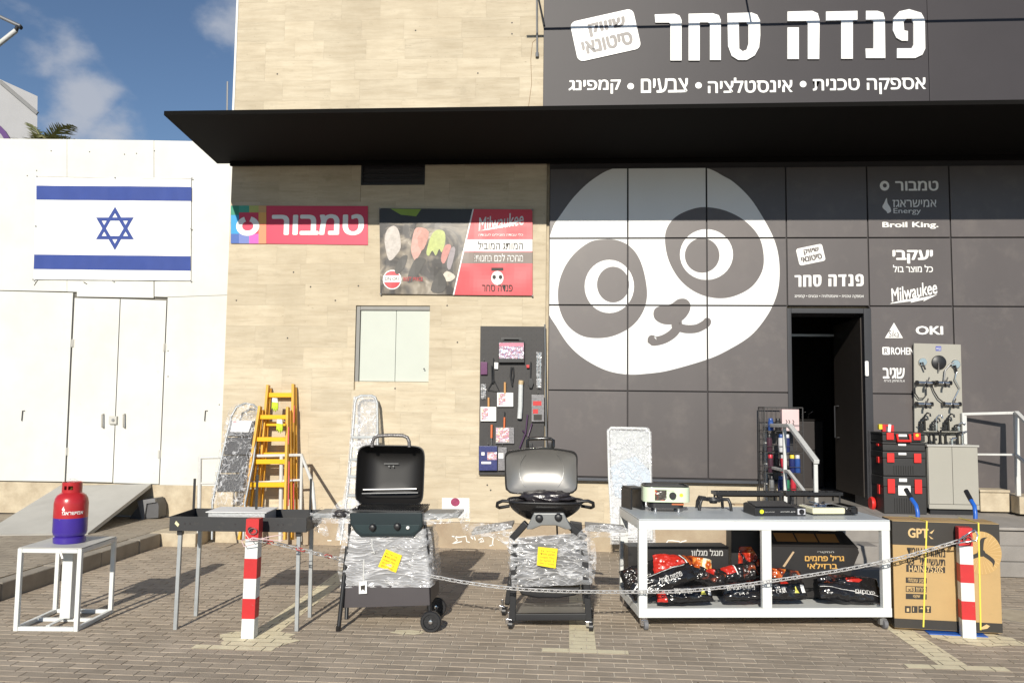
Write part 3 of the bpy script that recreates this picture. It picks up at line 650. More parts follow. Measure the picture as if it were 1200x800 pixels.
# low wall to the right
lw = thing('low_wall', 'weathered low concrete wall right of the grey cabinet carrying a white rail', 'wall', (5.5, -.4, LZ))
a = onY(1149, 590, -.30).x; b_ = onY(1188, 590, -.36).x
part(lw, 'block', MB().box(a, -.30, LZ, b_-.01, -.08, .80), CREAM, world=True, bev=.008); part(lw, 'block', MB().box(b_, -.48, LZ, 8, -.08, .775), CREAM, world=True, bev=.008)
part(lw, 'coping', MB().box(a-.01, -.32, .801, b_-.011, -.07, .83), CREAM, world=True, bev=.006)

# ================================================================== CANOPY AND TOP SIGN
ZC = onY(255, 192).z
can = thing('entrance_canopy', 'long flat black canopy jutting out over the shopfront and banners', 'canopy', (0, -.9, ZC))
fl = onZ(192, 135, ZC); bl_ = Vector((-4.49, -.002, ZC)); fy = fl.y
part(can, 'slab', MB().add([(fl.x, fy, ZC), (9.5, fy, ZC), (9.5, -.002, ZC), (bl_.x, -.002, ZC), (fl.x, fy, ZC+.045), (9.5, fy, ZC+.045), (9.5, -.002, ZC+.045), (bl_.x, -.002, ZC+.045)], [(0,3,2,1),(4,5,6,7),(0,1,5,4),(1,2,6,5),(2,3,7,6),(3,0,4,7)]), CANOPY, world=True)
part(can, 'wall_trim', MB().box(XL+.01, -.10, ZC-.055, 9.4, -.062, ZC-.001), CANOPY, world=True)
Ys = -.10
sg = thing('shop_sign', 'large dark shop sign with big white Hebrew lettering above the canopy', 'sign', (SX0, Ys, SZ0))
sx = [SX0, wz(1088, 60, Ys)[0], 9.2]
for i in range(2): part(sg, 'sign_panel', MB().box(sx[i]+.002, Ys, ZC+.05, sx[i+1]-.002, -.003, SZ1+(.10 if i else 0)), SIGN, world=True, bev=.004)
shopname(sg, 767, 12, 1083.5, 72, Ys, LET, .022)
txtpx(sg, heb('אספקה טכנית'), 952.5, 91, 1084.5, 112, Ys, LET, bold=.035, t=.006); txtpx(sg, heb('אינסטלציה'), 829.5, 90.5, 928.5, 110, Ys, LET, bold=.035, t=.006)
txtpx(sg, heb('צבעים'), 751, 92, 806, 109.5, Ys, LET, bold=.035, t=.006); txtpx(sg, heb('קמפינג'), 666.5, 93.5, 727.5, 111, Ys, LET, bold=.035, t=.006)
for p in ((941, 99), (818.5, 100.5), (739, 101.5)): c = wz(*p, Ys); part(sg, 'bullet', MB().prism([ell(c[0], c[1], .04, .04, 16)], WF(Ys), .001, .006), LET, world=True)
badge(sg, 709.5, 42, 76, 50, R(12), Ys, .012)
# lamp rail above the sign throws the thin shadow line over it
ra = thing('sign_rail', 'thin dark metal rail on arms above the shop sign', 'rail', (SX0, -.7, 6.9))
zr = wz(900, 29, Ys)[1]; Yr_ = -1.1; zr2 = zr + (-Ys-Yr_*-1 + 0)*0 + (abs(Yr_)-abs(Ys))*math.tan(SUN_EL)/math.cos(SUN_AZ)
part(ra, 'rail', MB().box(SX0-.3, Yr_-.012, zr2-.012, 9, Yr_+.012, zr2+.012), DKM, world=True)
part(ra, 'bracket', MB().tube([onY(629, -12, -.02), onY(638, 30, Ys-.02)], .010), DKM, world=True); part(ra, 'arm', MB().beam((wz(870, 10)[0], -.0, zr2+.02), (wz(870, 10)[0], Yr_, zr2), .02, .02), DKM, world=True)

# ================================================================== WHITE HOARDING, FLAG, BANNERS
Yh = .95          # the hoarding stands about a metre behind the face of the stone wall
ho = thing('hoarding', 'white board hoarding with double doors left of the stone wall', 'hoarding', (-5.8, Yh, .7))
def hq(P, name, pts, Y=Yh, th=.03, m=HOARD, front=0, bev=.002): return part(P, name, MB().px(pts, Y, th, front), m, world=True, bev=bev)
part(ho, 'frame_backing', MB().px([(-260,166),(297,168),(297,570),(-260,560)], Yh+.034, .06), mat('gap_taupe', (.16, .15, .13), .9), world=True)
hq(ho, 'board', [(-260,160),(-60,162),(-60,338),(-260,338)]); hq(ho, 'board', [(-59,162),(78.3,163.2),(78.3,341.5),(-59,338.9)]); hq(ho, 'board', [(78.6,163.2),(180.2,164.5),(180,349),(90,347.5),(90,342),(78.6,341.6)])
hq(ho, 'board', [(180.5,164.6),(297,166.8),(297,344.5),(194.5,348),(181,347.5)])
hq(ho, 'lower_board', [(-260,339.5),(-60,339.5),(-60,562),(-260,560)]); hq(ho, 'lower_board', [(-59,339.5),(85.5,343),(75.5,564),(-59,562)]); hq(ho, 'lower_board', [(196.5,348.4),(297,344.9),(297,570),(187,568)])
dl = hq(ho, 'door_leaf', [(87.5,349),(140.5,350.2),(131.5,565),(77.5,563.5)], Yh-.004); dr = hq(ho, 'door_leaf', [(141.5,350.2),(195,352),(186,567),(132.5,565.5)], Yh-.004)
hng = mat('hinge_offwhite', (.52, .51, .47), .5)
for P_, pts in ((dl, (85, 402)), (dl, (78, 529)), (dr, (192.5, 407)), (dr, (186.5, 532))):
    c = onY(*pts, Yh-.012); part(P_, 'hinge', MB().box(c.x-.018, c.y, c.z-.055, c.x+.018, c.y+.008, c.z+.055).tube([c+Vector((0,-.004,-.05)), c+Vector((0,-.004,.05))], .009), hng, world=True)
for P_, pp in ((dl, (121.5, 493)), (dr, (146.5, 493))):
    a = onY(pp[0], pp[1]-8, Yh-.008); c = onY(pp[0], pp[1]+8, Yh-.008); part(P_, 'handle', MB().tube([a, a+Vector((0,-.04,-.01)), c+Vector((0,-.04,.01)), c], .011), mat('handle_pale', (.38, .36, .32), .4), world=True, smooth=50)
c = onY(133.5, 492, Yh-.006); lk = part(dl, 'lock_case', MB().box(c.x-.055, c.y-.035, c.z-.055, c.x+.055, c.y, c.z+.055), hng, world=True, bev=.006)
part(lk, 'lock_cylinder', MB().lathe([(.02, 0), (.02, .012)], 12, (c.x+.01, c.y-.035, c.z), 'y'), GREYM, world=True)
for px_, py_ in ((27, 488), (241, 488)):
    a = onY(px_, py_-7, Yh-.003); part(ho, 'hook', MB().tube([a+Vector((.03,-.012,0)), a+Vector((0,-.012,0)), a+Vector((-.005,-.012,-.14))], .006, 5), GAP, world=True)
hm = MB()
for px_, py_ in [(32,206),(43,200),(42,250),(181,177),(146,181),(160,180),(105,178),(197,411),(197,441),(103,352),(42,331),(257,474),(224,163),(60,177)]:
    c_ = wz(px_, py_, Yh); hm.prism([ell(c_[0], c_[1], .009, .009, 7)], WF(Yh-.0012), -.001, .0006)
part(ho, 'nail_hole', hm, GAP, world=True, kind='stuff')
part(ho, 'scratch', MB().tube([onY(40,334.5,Yh-.001), onY(44,328.5,Yh-.001)], .006, 4), GAP, world=True); part(ho, 'scratch', MB().tube([onY(98,330.5,Yh-.001), onY(102,333,Yh-.001)], .006, 4), GAP, world=True)
part(ho, 'base_wall', MB().box(-11, Yh+.004, KZ+.001, XL-.003, Yh+.16, wz(150, 566, Yh)[1]-.012), CREAM, world=True, bev=.01)
part(ho, 'base_wall', MB().box(XL-.002, -.066, -.05, XL+.42, -.0365, wz(265, 571, -.06)[1]-.02), CREAM, world=True, bev=.006)
# flag: a cloth with slight waves
def cloth(pts4, Y, nx, ny, amp, seed, m, P, name, f=3.0):
    """pts4 in px: tl,tr,br,bl"""
    a, b_, c_, d = [onY(*p, Y) for p in pts4]; mb = MB(); vs = []
    for j in range(ny+1):
        for i in range(nx+1):
            u, v = i/nx, j/ny; p = (a*(1-u)+b_*u)*(1-v)+(d*(1-u)+c_*u)*v
            q = noise.noise(Vector((p.x*f, p.z*f*.7, seed)))+.5*noise.noise(Vector((p.x*f*2.7, p.z*f*1.3, seed+9)))
            vs.append(p+Vector((0, -.012-amp*(.6+q), 0)))
    fs = [(j*(nx+1)+i, (j+1)*(nx+1)+i, (j+1)*(nx+1)+i+1, j*(nx+1)+i+1) for j in range(ny) for i in range(nx)]
    mb.add(vs, fs); o = part(P, name, mb, m, world=P is not None, smooth=180)
    return o
def onflag(pts4, Y, seed, amp, f=3.0, lift=.002):
    a, b_, c_, d = [onY(*p, Y) for p in pts4]
    def fn(p):
        q = noise.noise(Vector((p.x*f, p.z*f*.7, seed)))+.5*noise.noise(Vector((p.x*f*2.7, p.z*f*1.3, seed+9))); return Vector((p.x, Y-.012-amp*(.6+q)-lift, p.z))
    return fn
fp4 = [(43,208),(224.5,209),(224,329),(40.5,327.5)]; Yf = Yh-.006
fg = thing('israeli_flag', 'white flag with two blue stripes and blue six pointed star on the white hoarding', 'flag', onY(132, 329, Yf))
cloth(fp4, Yf, 60, 36, .008, 1, FLAGW, fg, 'cloth')
def gridpatch(P, name, loops_px, Y, seed, amp, m, f=3.0, lift=.002, step=.05):
    """cut 2-D outline into small cells so that it follows the cloth"""
    fn = onflag(fp4, Y, seed, amp, f, lift); mb = MB()
    for lp in loops_px:
        pts = [wz(*p, Y) for p in lp]; xs = [p[0] for p in pts]; zs = [p[1] for p in pts]; x = min(xs)
        while x < max(xs):
            z_ = min(zs)
            while z_ < max(zs):
                q = clip(pts, x, z_, x+step, z_+step)
                if q:
                    n = len(q); ar = sum(q[i][0]*q[(i+1)%n][1]-q[(i+1)%n][0]*q[i][1] for i in range(n)); q = q if ar > 0 else q[::-1]
                    mb.add([fn(Vector((a, 0, b))) for a, b in q], [tuple(range(n))])
                z_ += step
            x += step
    return part(P, name, mb, m, world=True)
gridpatch(fg, 'stripe', [[(43.7,218),(225,219.5),(225,236),(43.7,234.5)]], Yf, 1, .008, BLUEF); gridpatch(fg, 'stripe', [[(41,298.5),(224,300.5),(224,317.5),(40.5,315.5)]], Yf, 1, .008, BLUEF)
cx, cy = 135.5, 268
for s_, lf_ in ((1, .002), (-1, .0026)):
    T = [(cx+25.5*math.sin(R(a))*1.0, cy-25.5*s_*math.cos(R(a))) for a in (0, 120, 240)]; q = MB()
    for i in range(3):
        a, b_ = Vector(T[i]), Vector(T[(i+1)%3]); c0 = Vector((cx, cy)); k = .70
        gridpatch(fg, 'star_bar', [[tuple(a), tuple(b_), tuple(c0+(b_-c0)*k), tuple(c0+(a-c0)*k)]], Yf, 1, .008, BLUEF, lift=lf_+.0002*i, step=.06)
for p in ((43.5,207),(135,208.5),(225,209),(224,268),(223.5,329),(132.5,329),(39,327.5),(42,265)):
    c_ = onY(*p, Yf-.02); part(fg, 'nail', MB().lathe([(.004, 0), (.012, .004), (.004, .008)], 8, c_, 'y'), GREYM, world=True)
part(fg, 'hem_string', MB().tube([onY(43.5,207,Yf-.02), onY(135,209,Yf-.016), onY(225,209.5,Yf-.02)], .003, 4), mat('string', (.5,.47,.42), .8), world=True)

# red banner
Yb = -.012
bn = thing('red_banner', 'long raspberry red banner with white Hebrew letters and rainbow squares at its left end', 'banner', onY(350, 286, Yb))
part(bn, 'sheet', MB().px([(270.5,241),(431,241.5),(431,287),(270.5,285)], Yb, .008), mat('banner_red', (.62, .03, .085), .45, var=.05, bump=.06, bscale=4), world=True)
sqs = [((270.5,241),(280,285.2),(.02,.30,.60)),((280,241),(292,249),(.05,.35,.25)),((292,241),(303,249),(.42,.45,.12)),((303,241),(312,249),(.60,.35,.15)),((270.5,241),(280,252),(.02,.25,.15)),((280,270),(292,285.3),(.15,.2,.5)),((292,274),(303,285.4),(.75,.1,.45)),((303,262),(312,285.5),(.8,.25,.12)),((303,249),(312,262),(.78,.4,.1)),((270.5,274),(280,285.2),(.05,.12,.4))]
for k, (a, b_, c_) in enumerate(sqs): part(bn, 'colour_square', MB().px([a, (b_[0], a[1]), b_, (a[0], b_[1])], Yb-.0012-.0002*k, 0, .0008), mat('square_%s' % ['azure','teal','olive','ochre','forest','indigo','magenta','coral','amber','navy'][k], c_, .5, var=.03), world=True)
txtpx(bn, heb('טמבור'), 318, 251, 427, 276, Yb, LET, bold=.05, t=.004)
c_ = wz(290.5, 265, Yb); part(bn, 'ring_logo', MB().prism([[(c_[0]+.15*math.cos(R(a))*k_, c_[1]+.125*math.sin(R(a))*k_) for k_, rng_ in ((1, range(74, -255, -12)), (.48, range(-250, 75, 12))) for a in rng_]], WF(Yb-.0034), .001, .002), LET, world=True)
# wall banner with gloves
Yb = -.014; b4 = [(445,244.5),(624,246),(624,346.5),(446,344.5)]
bm = thing('glove_banner', 'wrinkled shop banner with gloves photo on the left and red field with logo at right', 'banner', onY(535, 345, Yb))
def bcloth(P, name, outline, m, lift, step=.05, seed=3, amp=.007, f=2.6):
    mb = MB(); fn = onflag(b4, Yb, seed, amp, f, lift); pts = [wz(*p, Yb) for p in outline]; xs = [p[0] for p in pts]; zs = [p[1] for p in pts]; x = min(xs)
    while x < max(xs):
        z_ = min(zs)
        while z_ < max(zs):
            q = clip(pts, x, z_, x+step, z_+step)
            if q:
                n = len(q); ar = sum(q[i][0]*q[(i+1)%n][1]-q[(i+1)%n][0]*q[i][1] for i in range(n)); q = q if ar > 0 else q[::-1]
                mb.add([fn(Vector((a, 0, b))) for a, b in q], [tuple(range(n))])
            z_ += step
        x += step
    return part(P, name, mb, m, world=True, smooth=180)
def ptxt(body, x0, y0, x1, y1, m, bold=.02, lift=.007, **k):
    a = wz(x0, y1, Yb); b_ = wz(x1, y0, Yb); fn = onflag(b4, Yb, 3, .007, 2.6, lift); return txt(bm, body, (a[0], a[1], b_[0], b_[1]), m, bold=bold, fn=lambda x, z_: fn(Vector((x, 0, z_))), **k)
photo = bpy.data.materials.new('banner_photo'); photo.use_nodes = True; t = photo.node_tree; b = t.nodes['Principled BSDF']; b.inputs['Roughness'].default_value = .3
tcn = nn(t, 'ShaderNodeTexCoord'); n1 = nn(t, 'ShaderNodeTexNoise'); n1.inputs['Scale'].default_value = 2.6; n1.inputs['Detail'].default_value = 3; n1.inputs['Distortion'].default_value = 1.5; t.links.new(tcn.outputs['Object'], n1.inputs['Vector'])
cr_ = nn(t, 'ShaderNodeValToRGB'); e = cr_.color_ramp.elements; e[0].position = .44; e[0].color = (.035, .028, .024, 1); e[1].position = .60; e[1].color = (.24, .20, .15, 1); x_ = e.new(.72); x_.color = (.62, .56, .46, 1); t.links.new(n1.outputs[0], cr_.inputs[0]); t.links.new(cr_.outputs[0], b.inputs['Base Color'])
RB = mat('banner_scarlet', (.66, .035, .05), .35, var=.08); BD = mat('banner_dark', (.035, .03, .026), .4)
bcloth(bm, 'photo_field', b4, photo, .002); bcloth(bm, 'dark_strip', [(445,244.5),(554,245.4),(549,262),(445,262)], BD, .003)
bcloth(bm, 'green_print', [(458,245),(494,245.5),(488,254),(470,252)], mat('lime_print', (.25, .36, .03), .4), .004)
bcloth(bm, 'red_field', [(554,245.5),(624,246),(624,346.5),(531,345.7)], RB, .0035)
bcloth(bm, 'white_strip', [(546.5,281),(624,281),(624,295),(543.5,295)], LET, .005); bcloth(bm, 'brown_strip', [(543.3,296),(624,296),(624,309),(540,309)], mat('strip_brown', (.16, .12, .10), .4), .005)
bcloth(bm, 'seam_line', [(554,245.5),(555.5,245.5),(532.5,345.7),(531,345.7)], LET, .0055)
glv = [([(451,283),(454,270),(462,265),(468,272),(470,290),(464,300),(459,305),(455,303)], (.55,.50,.46)), ([(482,292),(486,270),(493,267),(498,272),(495,292),(490,302),(486,305)], (.62,.34,.29)), ([(490,268),(503,272),(497,292),(491,290)], (.58,.28,.23)), ([(500,296),(505,278),(512,270),(521,272),(522,284),(518,296),(515,292),(511,300),(507,294),(503,300)], (.46,.52,.17)), ([(517,303),(522,288),(529,289),(521,309)], (.56,.22,.19)), ([(524,310),(529,291),(534,293),(528,316)], (.30,.26,.28)), ([(480,318),(488,303),(499,304),(496,312),(486,328),(478,331)], (.045,.04,.035)), ([(463,316),(470,302),(478,300),(474,314),(466,322)], (.05,.045,.04)), ([(518,325),(524,318),(534,324),(528,330),(520,329)], (.6,.55,.46)), ([(505,340),(515,318),(524,332),(518,343)], (.04,.035,.03))]
for k, (o_, c_) in enumerate(glv): bcloth(bm, 'glove_print', smooth_loop(o_, 3), mat('glove_ink_'+'abcdefghij'[k], c_, .45, var=.35, scale=22), .0042+.0003*k, step=.09)
ptxt('Milwaukee', 560, 252, 614, 268, LET, bold=.02, shear=.3, rot=R(8)); bcloth(bm, 'swoosh', [(562,271),(612,258),(600,265),(572,270)], LET, .007)
ptxt(heb('המותג המוביל'), 560, 283, 613, 293, INKD, .015); ptxt(heb('מחכה לכם בחנות!'), 556, 297.5, 613, 307, LET, .015); ptxt(heb('פנדה סחר'), 565, 334, 601, 342, INKD, .03); ptxt(heb('כלי עבודה מובילים לעבודה'), 561, 274, 613, 277, LET, 0)
bcloth(bm, 'round_print', ell(583, 326, 7.2, 8.2, 16), LET, .0055); bcloth(bm, 'jar_lid', [(576,314),(590,314),(590,317.5),(576,317.5)], INKD, .0062)
for ex in (579.3, 586.7): bcloth(bm, 'jar_spot', ell(ex, 325, 2.2, 2.6, 10), INKD, .0064)
bcloth(bm, 'seal', ell(460, 328, 11, 11.5, 18), LET, .0050); bcloth(bm, 'seal_red', ell(460, 328, 10, 10.3, 18), RB, .0056); bcloth(bm, 'seal_strip', [(449.5,323),(470.5,323),(470.5,331),(449.5,331)], LET, .0062); ptxt('DN-OR1', 452, 325, 468, 329, INKD, .02, .0072); ptxt('BEST PRICE', 473, 325, 496, 329.5, RB, .01)
for p in b4: c_ = onY(*p, Yb-.02); part(bm, 'eyelet', MB().lathe([(.004, 0), (.012, .004), (.004, .008)], 8, c_, 'y'), GREYM, world=True)
# small notice low on the stone
pn = thing('wall_notice', 'small white notice with a round purple mark low on the stone wall', 'notice', onY(534, 607, -.006))
part(pn, 'board', MB().px([(518,583),(550,583.5),(550,607),(518,606)], -.006, .005), LET, world=True)
part(pn, 'round_mark', MB().prism([ell(*wz(533.5, 588, -.007), .055, .05, 18)], WF(-.007), .0005, .002), mat('mark_purple', (.35, .04, .12), .5, var=.5, scale=40), world=True)

# ================================================================== PLYWOOD RAMP, PLASTIC STEP
rp = thing('ramp_board', 'pale plywood board leaning as a ramp up to the white doors', 'ramp', (-6, -1, KZ))
A = onY(70, 569, Yh-.02); B = onY(177, 566.5, Yh-.02); D = onZ(103, 624, KZ+.02); E_ = onZ(-22, 626, KZ+.02)
n = (B-A).cross(D-A).normalized(); n = n if n.z > 0 else -n
part(rp, 'board', MB().add([p-n*th for th in (0, .045) for p in (A, B, D, E_)], [(0,1,2,3) if (B-A).cross(D-B).dot(n) > 0 else (3,2,1,0), (7,6,5,4) if (B-A).cross(D-B).dot(n) > 0 else (4,5,6,7), (0,4,5,1),(1,5,6,2),(2,6,7,3),(3,7,4,0)]), mat('plywood_grey', (.47, .455, .42), .75, var=.1, scale=2, bump=.1, col2=(.38, .365, .335)), world=True, bev=.003)
wd = thing('plastic_step', 'dark grey plastic wedge step tucked under the plywood ramp', 'step', onZ(170, 606, KZ))
wd.location.y = .66; Yw = .60
part(wd, 'body', MB().px([(151,607.5),(167,585.5),(182,583.5),(186,592),(185.5,606.5),(171,607.5)], Yw+.10, .22), mat('step_plastic', (.10, .10, .105), .5), world=True, bev=.006)
part(wd, 'lip', MB().px([(162,586),(182.5,583.5),(183.5,588),(173,589.5),(170,609),(167.5,609)], Yw+.097, .02, .03), mat('step_lip', (.19, .19, .195), .5), world=True, bev=.004)

# ================================================================== GAS CYLINDER ON WHITE STAND
sw, sd, sh = .475, .56, .60; sr = R(4.5)
st_c = (onZ(16.7,739)+onZ(91.4,740)+onZ(130.7,717.5)+onZ(63.8,717))/4
stand = thing('display_stand', 'square white metal tube stand carrying the red and purple gas cylinder', 'stand', (st_c.x, st_c.y, 0), sr)
h = .016
for x in (-1, 1):
    for y in (-1, 1): part(stand, 'leg', MB().box(x*(sw/2-h)-h, y*(sd/2-h)-h, 0, x*(sw/2-h)+h, y*(sd/2-h)+h, sh), WPAINT, bev=.003)
for z_ in (h, sh-h):
    for y in (-1, 1): part(stand, 'rail', MB().box(-sw/2+2*h+.001, y*(sd/2-h)-h+.001, z_-h+.001, sw/2-2*h-.001, y*(sd/2-h)+h-.001, z_+h-.001), WPAINT, bev=.003)
    for x in (-1, 1): part(stand, 'rail', MB().box(x*(sw/2-h)-h+.001, -sd/2+2*h+.001, z_-h+.001, x*(sw/2-h)+h-.001, sd/2-2*h-.001, z_+h-.001), WPAINT, bev=.003)
part(stand, 'crossbar', MB().box(-sw/2+2*h, -.015, .004, sw/2-2*h, .015, .028), WPAINT); part(stand, 'crossbar', MB().box(-.015, -sd/2+2*h, .029, .015, sd/2-2*h, .035), WPAINT)
part(stand, 'centre_post', MB().box(-.02, -.055, .036, .06, .04, sh-.002), WPAINT, bev=.004)
part(stand, 'top_sheet', MB().box(-sw/2+.004, -sd/2+.004, sh+.001, sw/2-.004, sd/2-.004, sh+.007), mat('board_light', (.56, .55, .50), .6, var=.2, scale=4), bev=.001)
part(stand, 'tape', MB().beam((.075, -sd/2-.003, sh-.005), (.10, -sd/2-.003, sh-.07), .014, .002, (0,1,0)), LET)
gc = onY(81, 640, st_c.y-.02)
gas = thing('gas_cylinder', 'red and purple gas cylinder standing on the white metal stand', 'gas cylinder', (gc.x, st_c.y-.02, sh+.008))
r_ = .122; PUR = mat('purple_paint', (.055, .028, .30), .3, var=.15, scale=9, coat=.3); REDG = mat('cylinder_red', (.46, .022, .028), .3, var=.1, scale=9, coat=.3)
part(gas, 'foot_ring', MB().lathe([(r_*.92, 0), (r_*.95, .01), (r_*.95, .045), (r_*.85, .05), (r_*.85, .0501)], 40), PUR, smooth=40)
part(gas, 'lower_body', MB().lathe([(r_*.80, .046), (r_*.95, .062), (r_, .085), (r_, .192)], 40), PUR, smooth=40)
part(gas, 'upper_body', MB().lathe([(r_+.0002, .1922), (r_, .300), (r_*.96, .335), (r_*.84, .362), (r_*.62, .382), (r_*.3, .392)], 40), REDG, smooth=40)
col = MB(); N = 40; R2 = .072; zs = [.375, .405, .435, .462]
def keep(k, j):
    a = (k/N)*360
    return not (j == 1 and (250 < a < 268 or 276 < a < 300 or 80 < a < 110)) 
vs = []; fs = []
for rr_ in (R2, R2-.006):
    for z_ in zs:
        for k in range(N): a = 2*math.pi*k/N; vs.append((rr_*math.cos(a), rr_*math.sin(a), z_))
M_ = len(zs)*N
for j in range(3):
    for k in range(N):
        if keep(k, j):
            a, b_, c_, d = j*N+k, j*N+(k+1)%N, (j+1)*N+(k+1)%N, (j+1)*N+k; fs += [(a, b_, c_, d), (d+M_, c_+M_, b_+M_, a+M_)]
for k in range(N): fs += [(3*N+k, 3*N+(k+1)%N, 3*N+(k+1)%N+M_, 3*N+k+M_)]
col.add(vs, fs); part(gas, 'collar', col, REDG, smooth=30)
part(gas, 'valve', MB().lathe([(.02, .39), (.02, .42), (.012, .425), (.025, .44), (.025, .455)], 12), mat('brass', (.5, .35, .12), .3, metal=1), smooth=40)
part(gas, 'seal_wrap', MB().lathe([(.03, .45), (.045, .465), (.02, .485), (.004, .49)], 9), WRAPT, smooth=60)
def bend(x, z_, rad=r_+.0012, a0=R(-88)): a = a0+x/rad; return Matrix.Rotation(0, 3, 'Z') @ Vector((rad*math.cos(a), rad*math.sin(a), z_)) + Vector(gas.location)
txt(gas, heb('אמישראגז'), (.0, .222, .155, .247), LET, bold=.05, fn=bend)
fl_ = MB(); fv = [bend(x, z_) for x, z_ in ((.008,.25),(-.002,.262),(.004,.275),(.012,.288),(.014,.275),(.022,.262),(.018,.25))]; fl_.add(fv, [tuple(range(7))[::-1]]); part(gas, 'flame_logo', fl_, LET, world=True)

# ================================================================== BLACK CHARCOAL GRILL TABLE
F1, F2, B1, B2 = onZ(208,739), onZ(346,739), onZ(229,721), onZ(362,721)
tb = thing('charcoal_grill', 'long black charcoal grill tray on four grey legs behind the left bollard', 'grill', ((F1.x+F2.x+B1.x+B2.x)/4, (F1.y+B1.y+F2.y+B2.y)/4, 0), R(4))
tbl = tb.location
IR = rootm(tb).inverted()
for p in (F1, F2, B1, B2):
    q = IR @ p; sx_ = .455 if q.x > 0 else -.455; sy_ = .2 if q.y > 0 else -.2
    l = part(tb, 'leg', MB().beam((sx_, sy_, 0), (sx_*.985, sy_, .70), .028, .028, (0,1,0)), GALV, bev=.002); part(l, 'socket', MB().box(sx_*.985-.02, sy_-.02, .70, sx_*.985+.02, sy_+.02, .775), DKM, bev=.002)
tw, td, tz0, tz1 = 1.03, .50, .735, .842
tray = MB()
for a_, b_ in (((-tw/2, -td/2), (tw/2, -td/2+.006)), ((-tw/2, td/2-.006), (tw/2, td/2)), ((-tw/2, -td/2+.0061), (-tw/2+.006, td/2-.0061)), ((tw/2-.006, -td/2+.0061), (tw/2, td/2-.0061))): tray.box(a_[0], a_[1], tz0, b_[0], b_[1], tz1)
tray.box(-tw/2+.0061, -td/2+.0061, tz0, tw/2-.0061, td/2-.0061, tz0+.01)
part(tb, 'tray', tray, mat('tray_black', (.028, .028, .030), .5, var=.2, scale=9), bev=.0015)
hm = MB()
for x in (-.40, -.36, .30, .34, -.02): hm.lathe([(.007, 0), (.007, .0015)], 8, (x, -td/2-.0005, .79), 'y')
part(tb, 'bolt', hm, SEAM, kind='stuff'); part(tb, 'price_sticker', MB().prism([[(-.475,.79),(-.465,.81),(-.44,.785),(-.45,.765)]], ((0,-td/2-.001,0),(1,0,0),(0,0,1)), 0, .001), mat('sticker_cream', (.75, .70, .42), .6))
for px_, t_, yy_ in ((228.7, 560, .22), (300, 556, .05), (362.3, 561, .22)):
    q = IR @ onY(px_, 600, tbl.y+yy_); zt = onY(px_, t_, tbl.y+yy_).z; part(tb, 'skewer_post', MB().box(q.x-.008, yy_-.008, tz0+.02, q.x+.008, yy_+.008, zt), DKM)
sf = MB(); 
for k in range(2): sf.box(-.33, -.04+k*.0, .80, .13, .20, .812)
alp = thing('foil_tray', 'pale aluminium tray box lying in the black charcoal grill', 'tray', rootm(tb) @ Vector((-.06, .02, .80)), R(4))
ALU = mat('aluminium', (.66, .66, .66), .35, metal=.6, var=.1, scale=20, bump=.15)
part(alp, 'body', MB().box(-.22, -.13, -.05, .22, .17, .055), ALU, bev=.006); part(alp, 'rim', MB().box(-.235, -.145, .0555, .235, .185, .064), mat('paper_pale', (.82, .81, .79), .6), bev=.004)

# ================================================================== BOLLARDS
def bollard(p, rz, label, lean, top):
    t_ = thing('bollard', label, 'bollard', (p.x, p.y, 0), rz, 'striped bollards joined by the chain')
    w_ = .046; bh = top/6
    for k in range(6):
        m_ = WPAINT if k % 2 == 0 else RED; z0, z1 = k*bh, (k+1)*bh; d0, d1 = lean*z0, lean*z1; q = w_+(.0012 if k % 2 else 0)
        if k == 5: z1 += .0
        part(t_, 'red_band' if k % 2 else 'white_band', MB().add([(d0-q,-q,z0),(d0+q,-q,z0),(d0+q,q,z0),(d0-q,q,z0),(d1-q,-q,z1),(d1+q,-q,z1),(d1+q,q,z1),(d1-q,q,z1)], [(0,3,2,1),(4,5,6,7),(0,1,5,4),(1,2,6,5),(2,3,7,6),(3,0,4,7)]), m_)
    part(t_, 'hole_rim', MB().lathe([(.019, 0), (.019, .004)], 14, (lean*.78-.012, -w_-.0045, top-.075), 'y'), SEAM)
    part(t_, 'ring', MB().tube([(lean*.78+.01+.03*math.cos(R(a)), -w_-.018+.0*a, top-.085+.022*math.sin(R(a))) for a in range(0, 360, 40)], .0045, 6, True), CHROME, smooth=60)
    return t_
pl_ = onZ(289, 748.5); pr_ = onZ(1138, 748)
b1 = bollard(pl_+Vector((0, .05, 0)), R(3), 'red and white striped bollard in front of the black charcoal grill table', .01, .855)
b2 = bollard(pr_+Vector((0, .05, 0)), R(-10), 'red and white striped bollard in front of the cardboard fan box', -.008, .82)

# ================================================================== CHAIN
def cpt(px_, py_, Y): return onY(px_, py_, Y)
cp = [cpt(296,631,pl_.y-.02), cpt(330,638,-3.97), cpt(370,648,-3.86), cpt(404,656,-3.66), cpt(450,668,-3.53), cpt(500,674,-3.66), cpt(545,682,-3.73), cpt(600,689,-3.74), cpt(650,692,-3.74), cpt(700,693,-3.66), cpt(748,693,-3.56), cpt(800,692,-3.54), cpt(870,685,-3.50), cpt(940,675,-3.48), cpt(1000,665,-3.45), cpt(1060,652,-3.44), cpt(1125,633,-3.47)]
ch = thing('barrier_chain', 'thin metal link chain strung between the two striped bollards past the grills', 'chain', cp[8])
dense = []
for i in range(len(cp)-1):
    p0, p1, p2, p3 = cp[max(i-1,0)], cp[i], cp[i+1], cp[min(i+2,len(cp)-1)]
    for k in range(20): t_ = k/20; dense.append(.5*((2*p1)+(p2-p0)*t_+(2*p0-5*p1+4*p2-p3)*t_*t_+(3*p1-p0-3*p2+p3)*t_**3))
dense.append(cp[-1])
pit = .047; lk = MB(); 
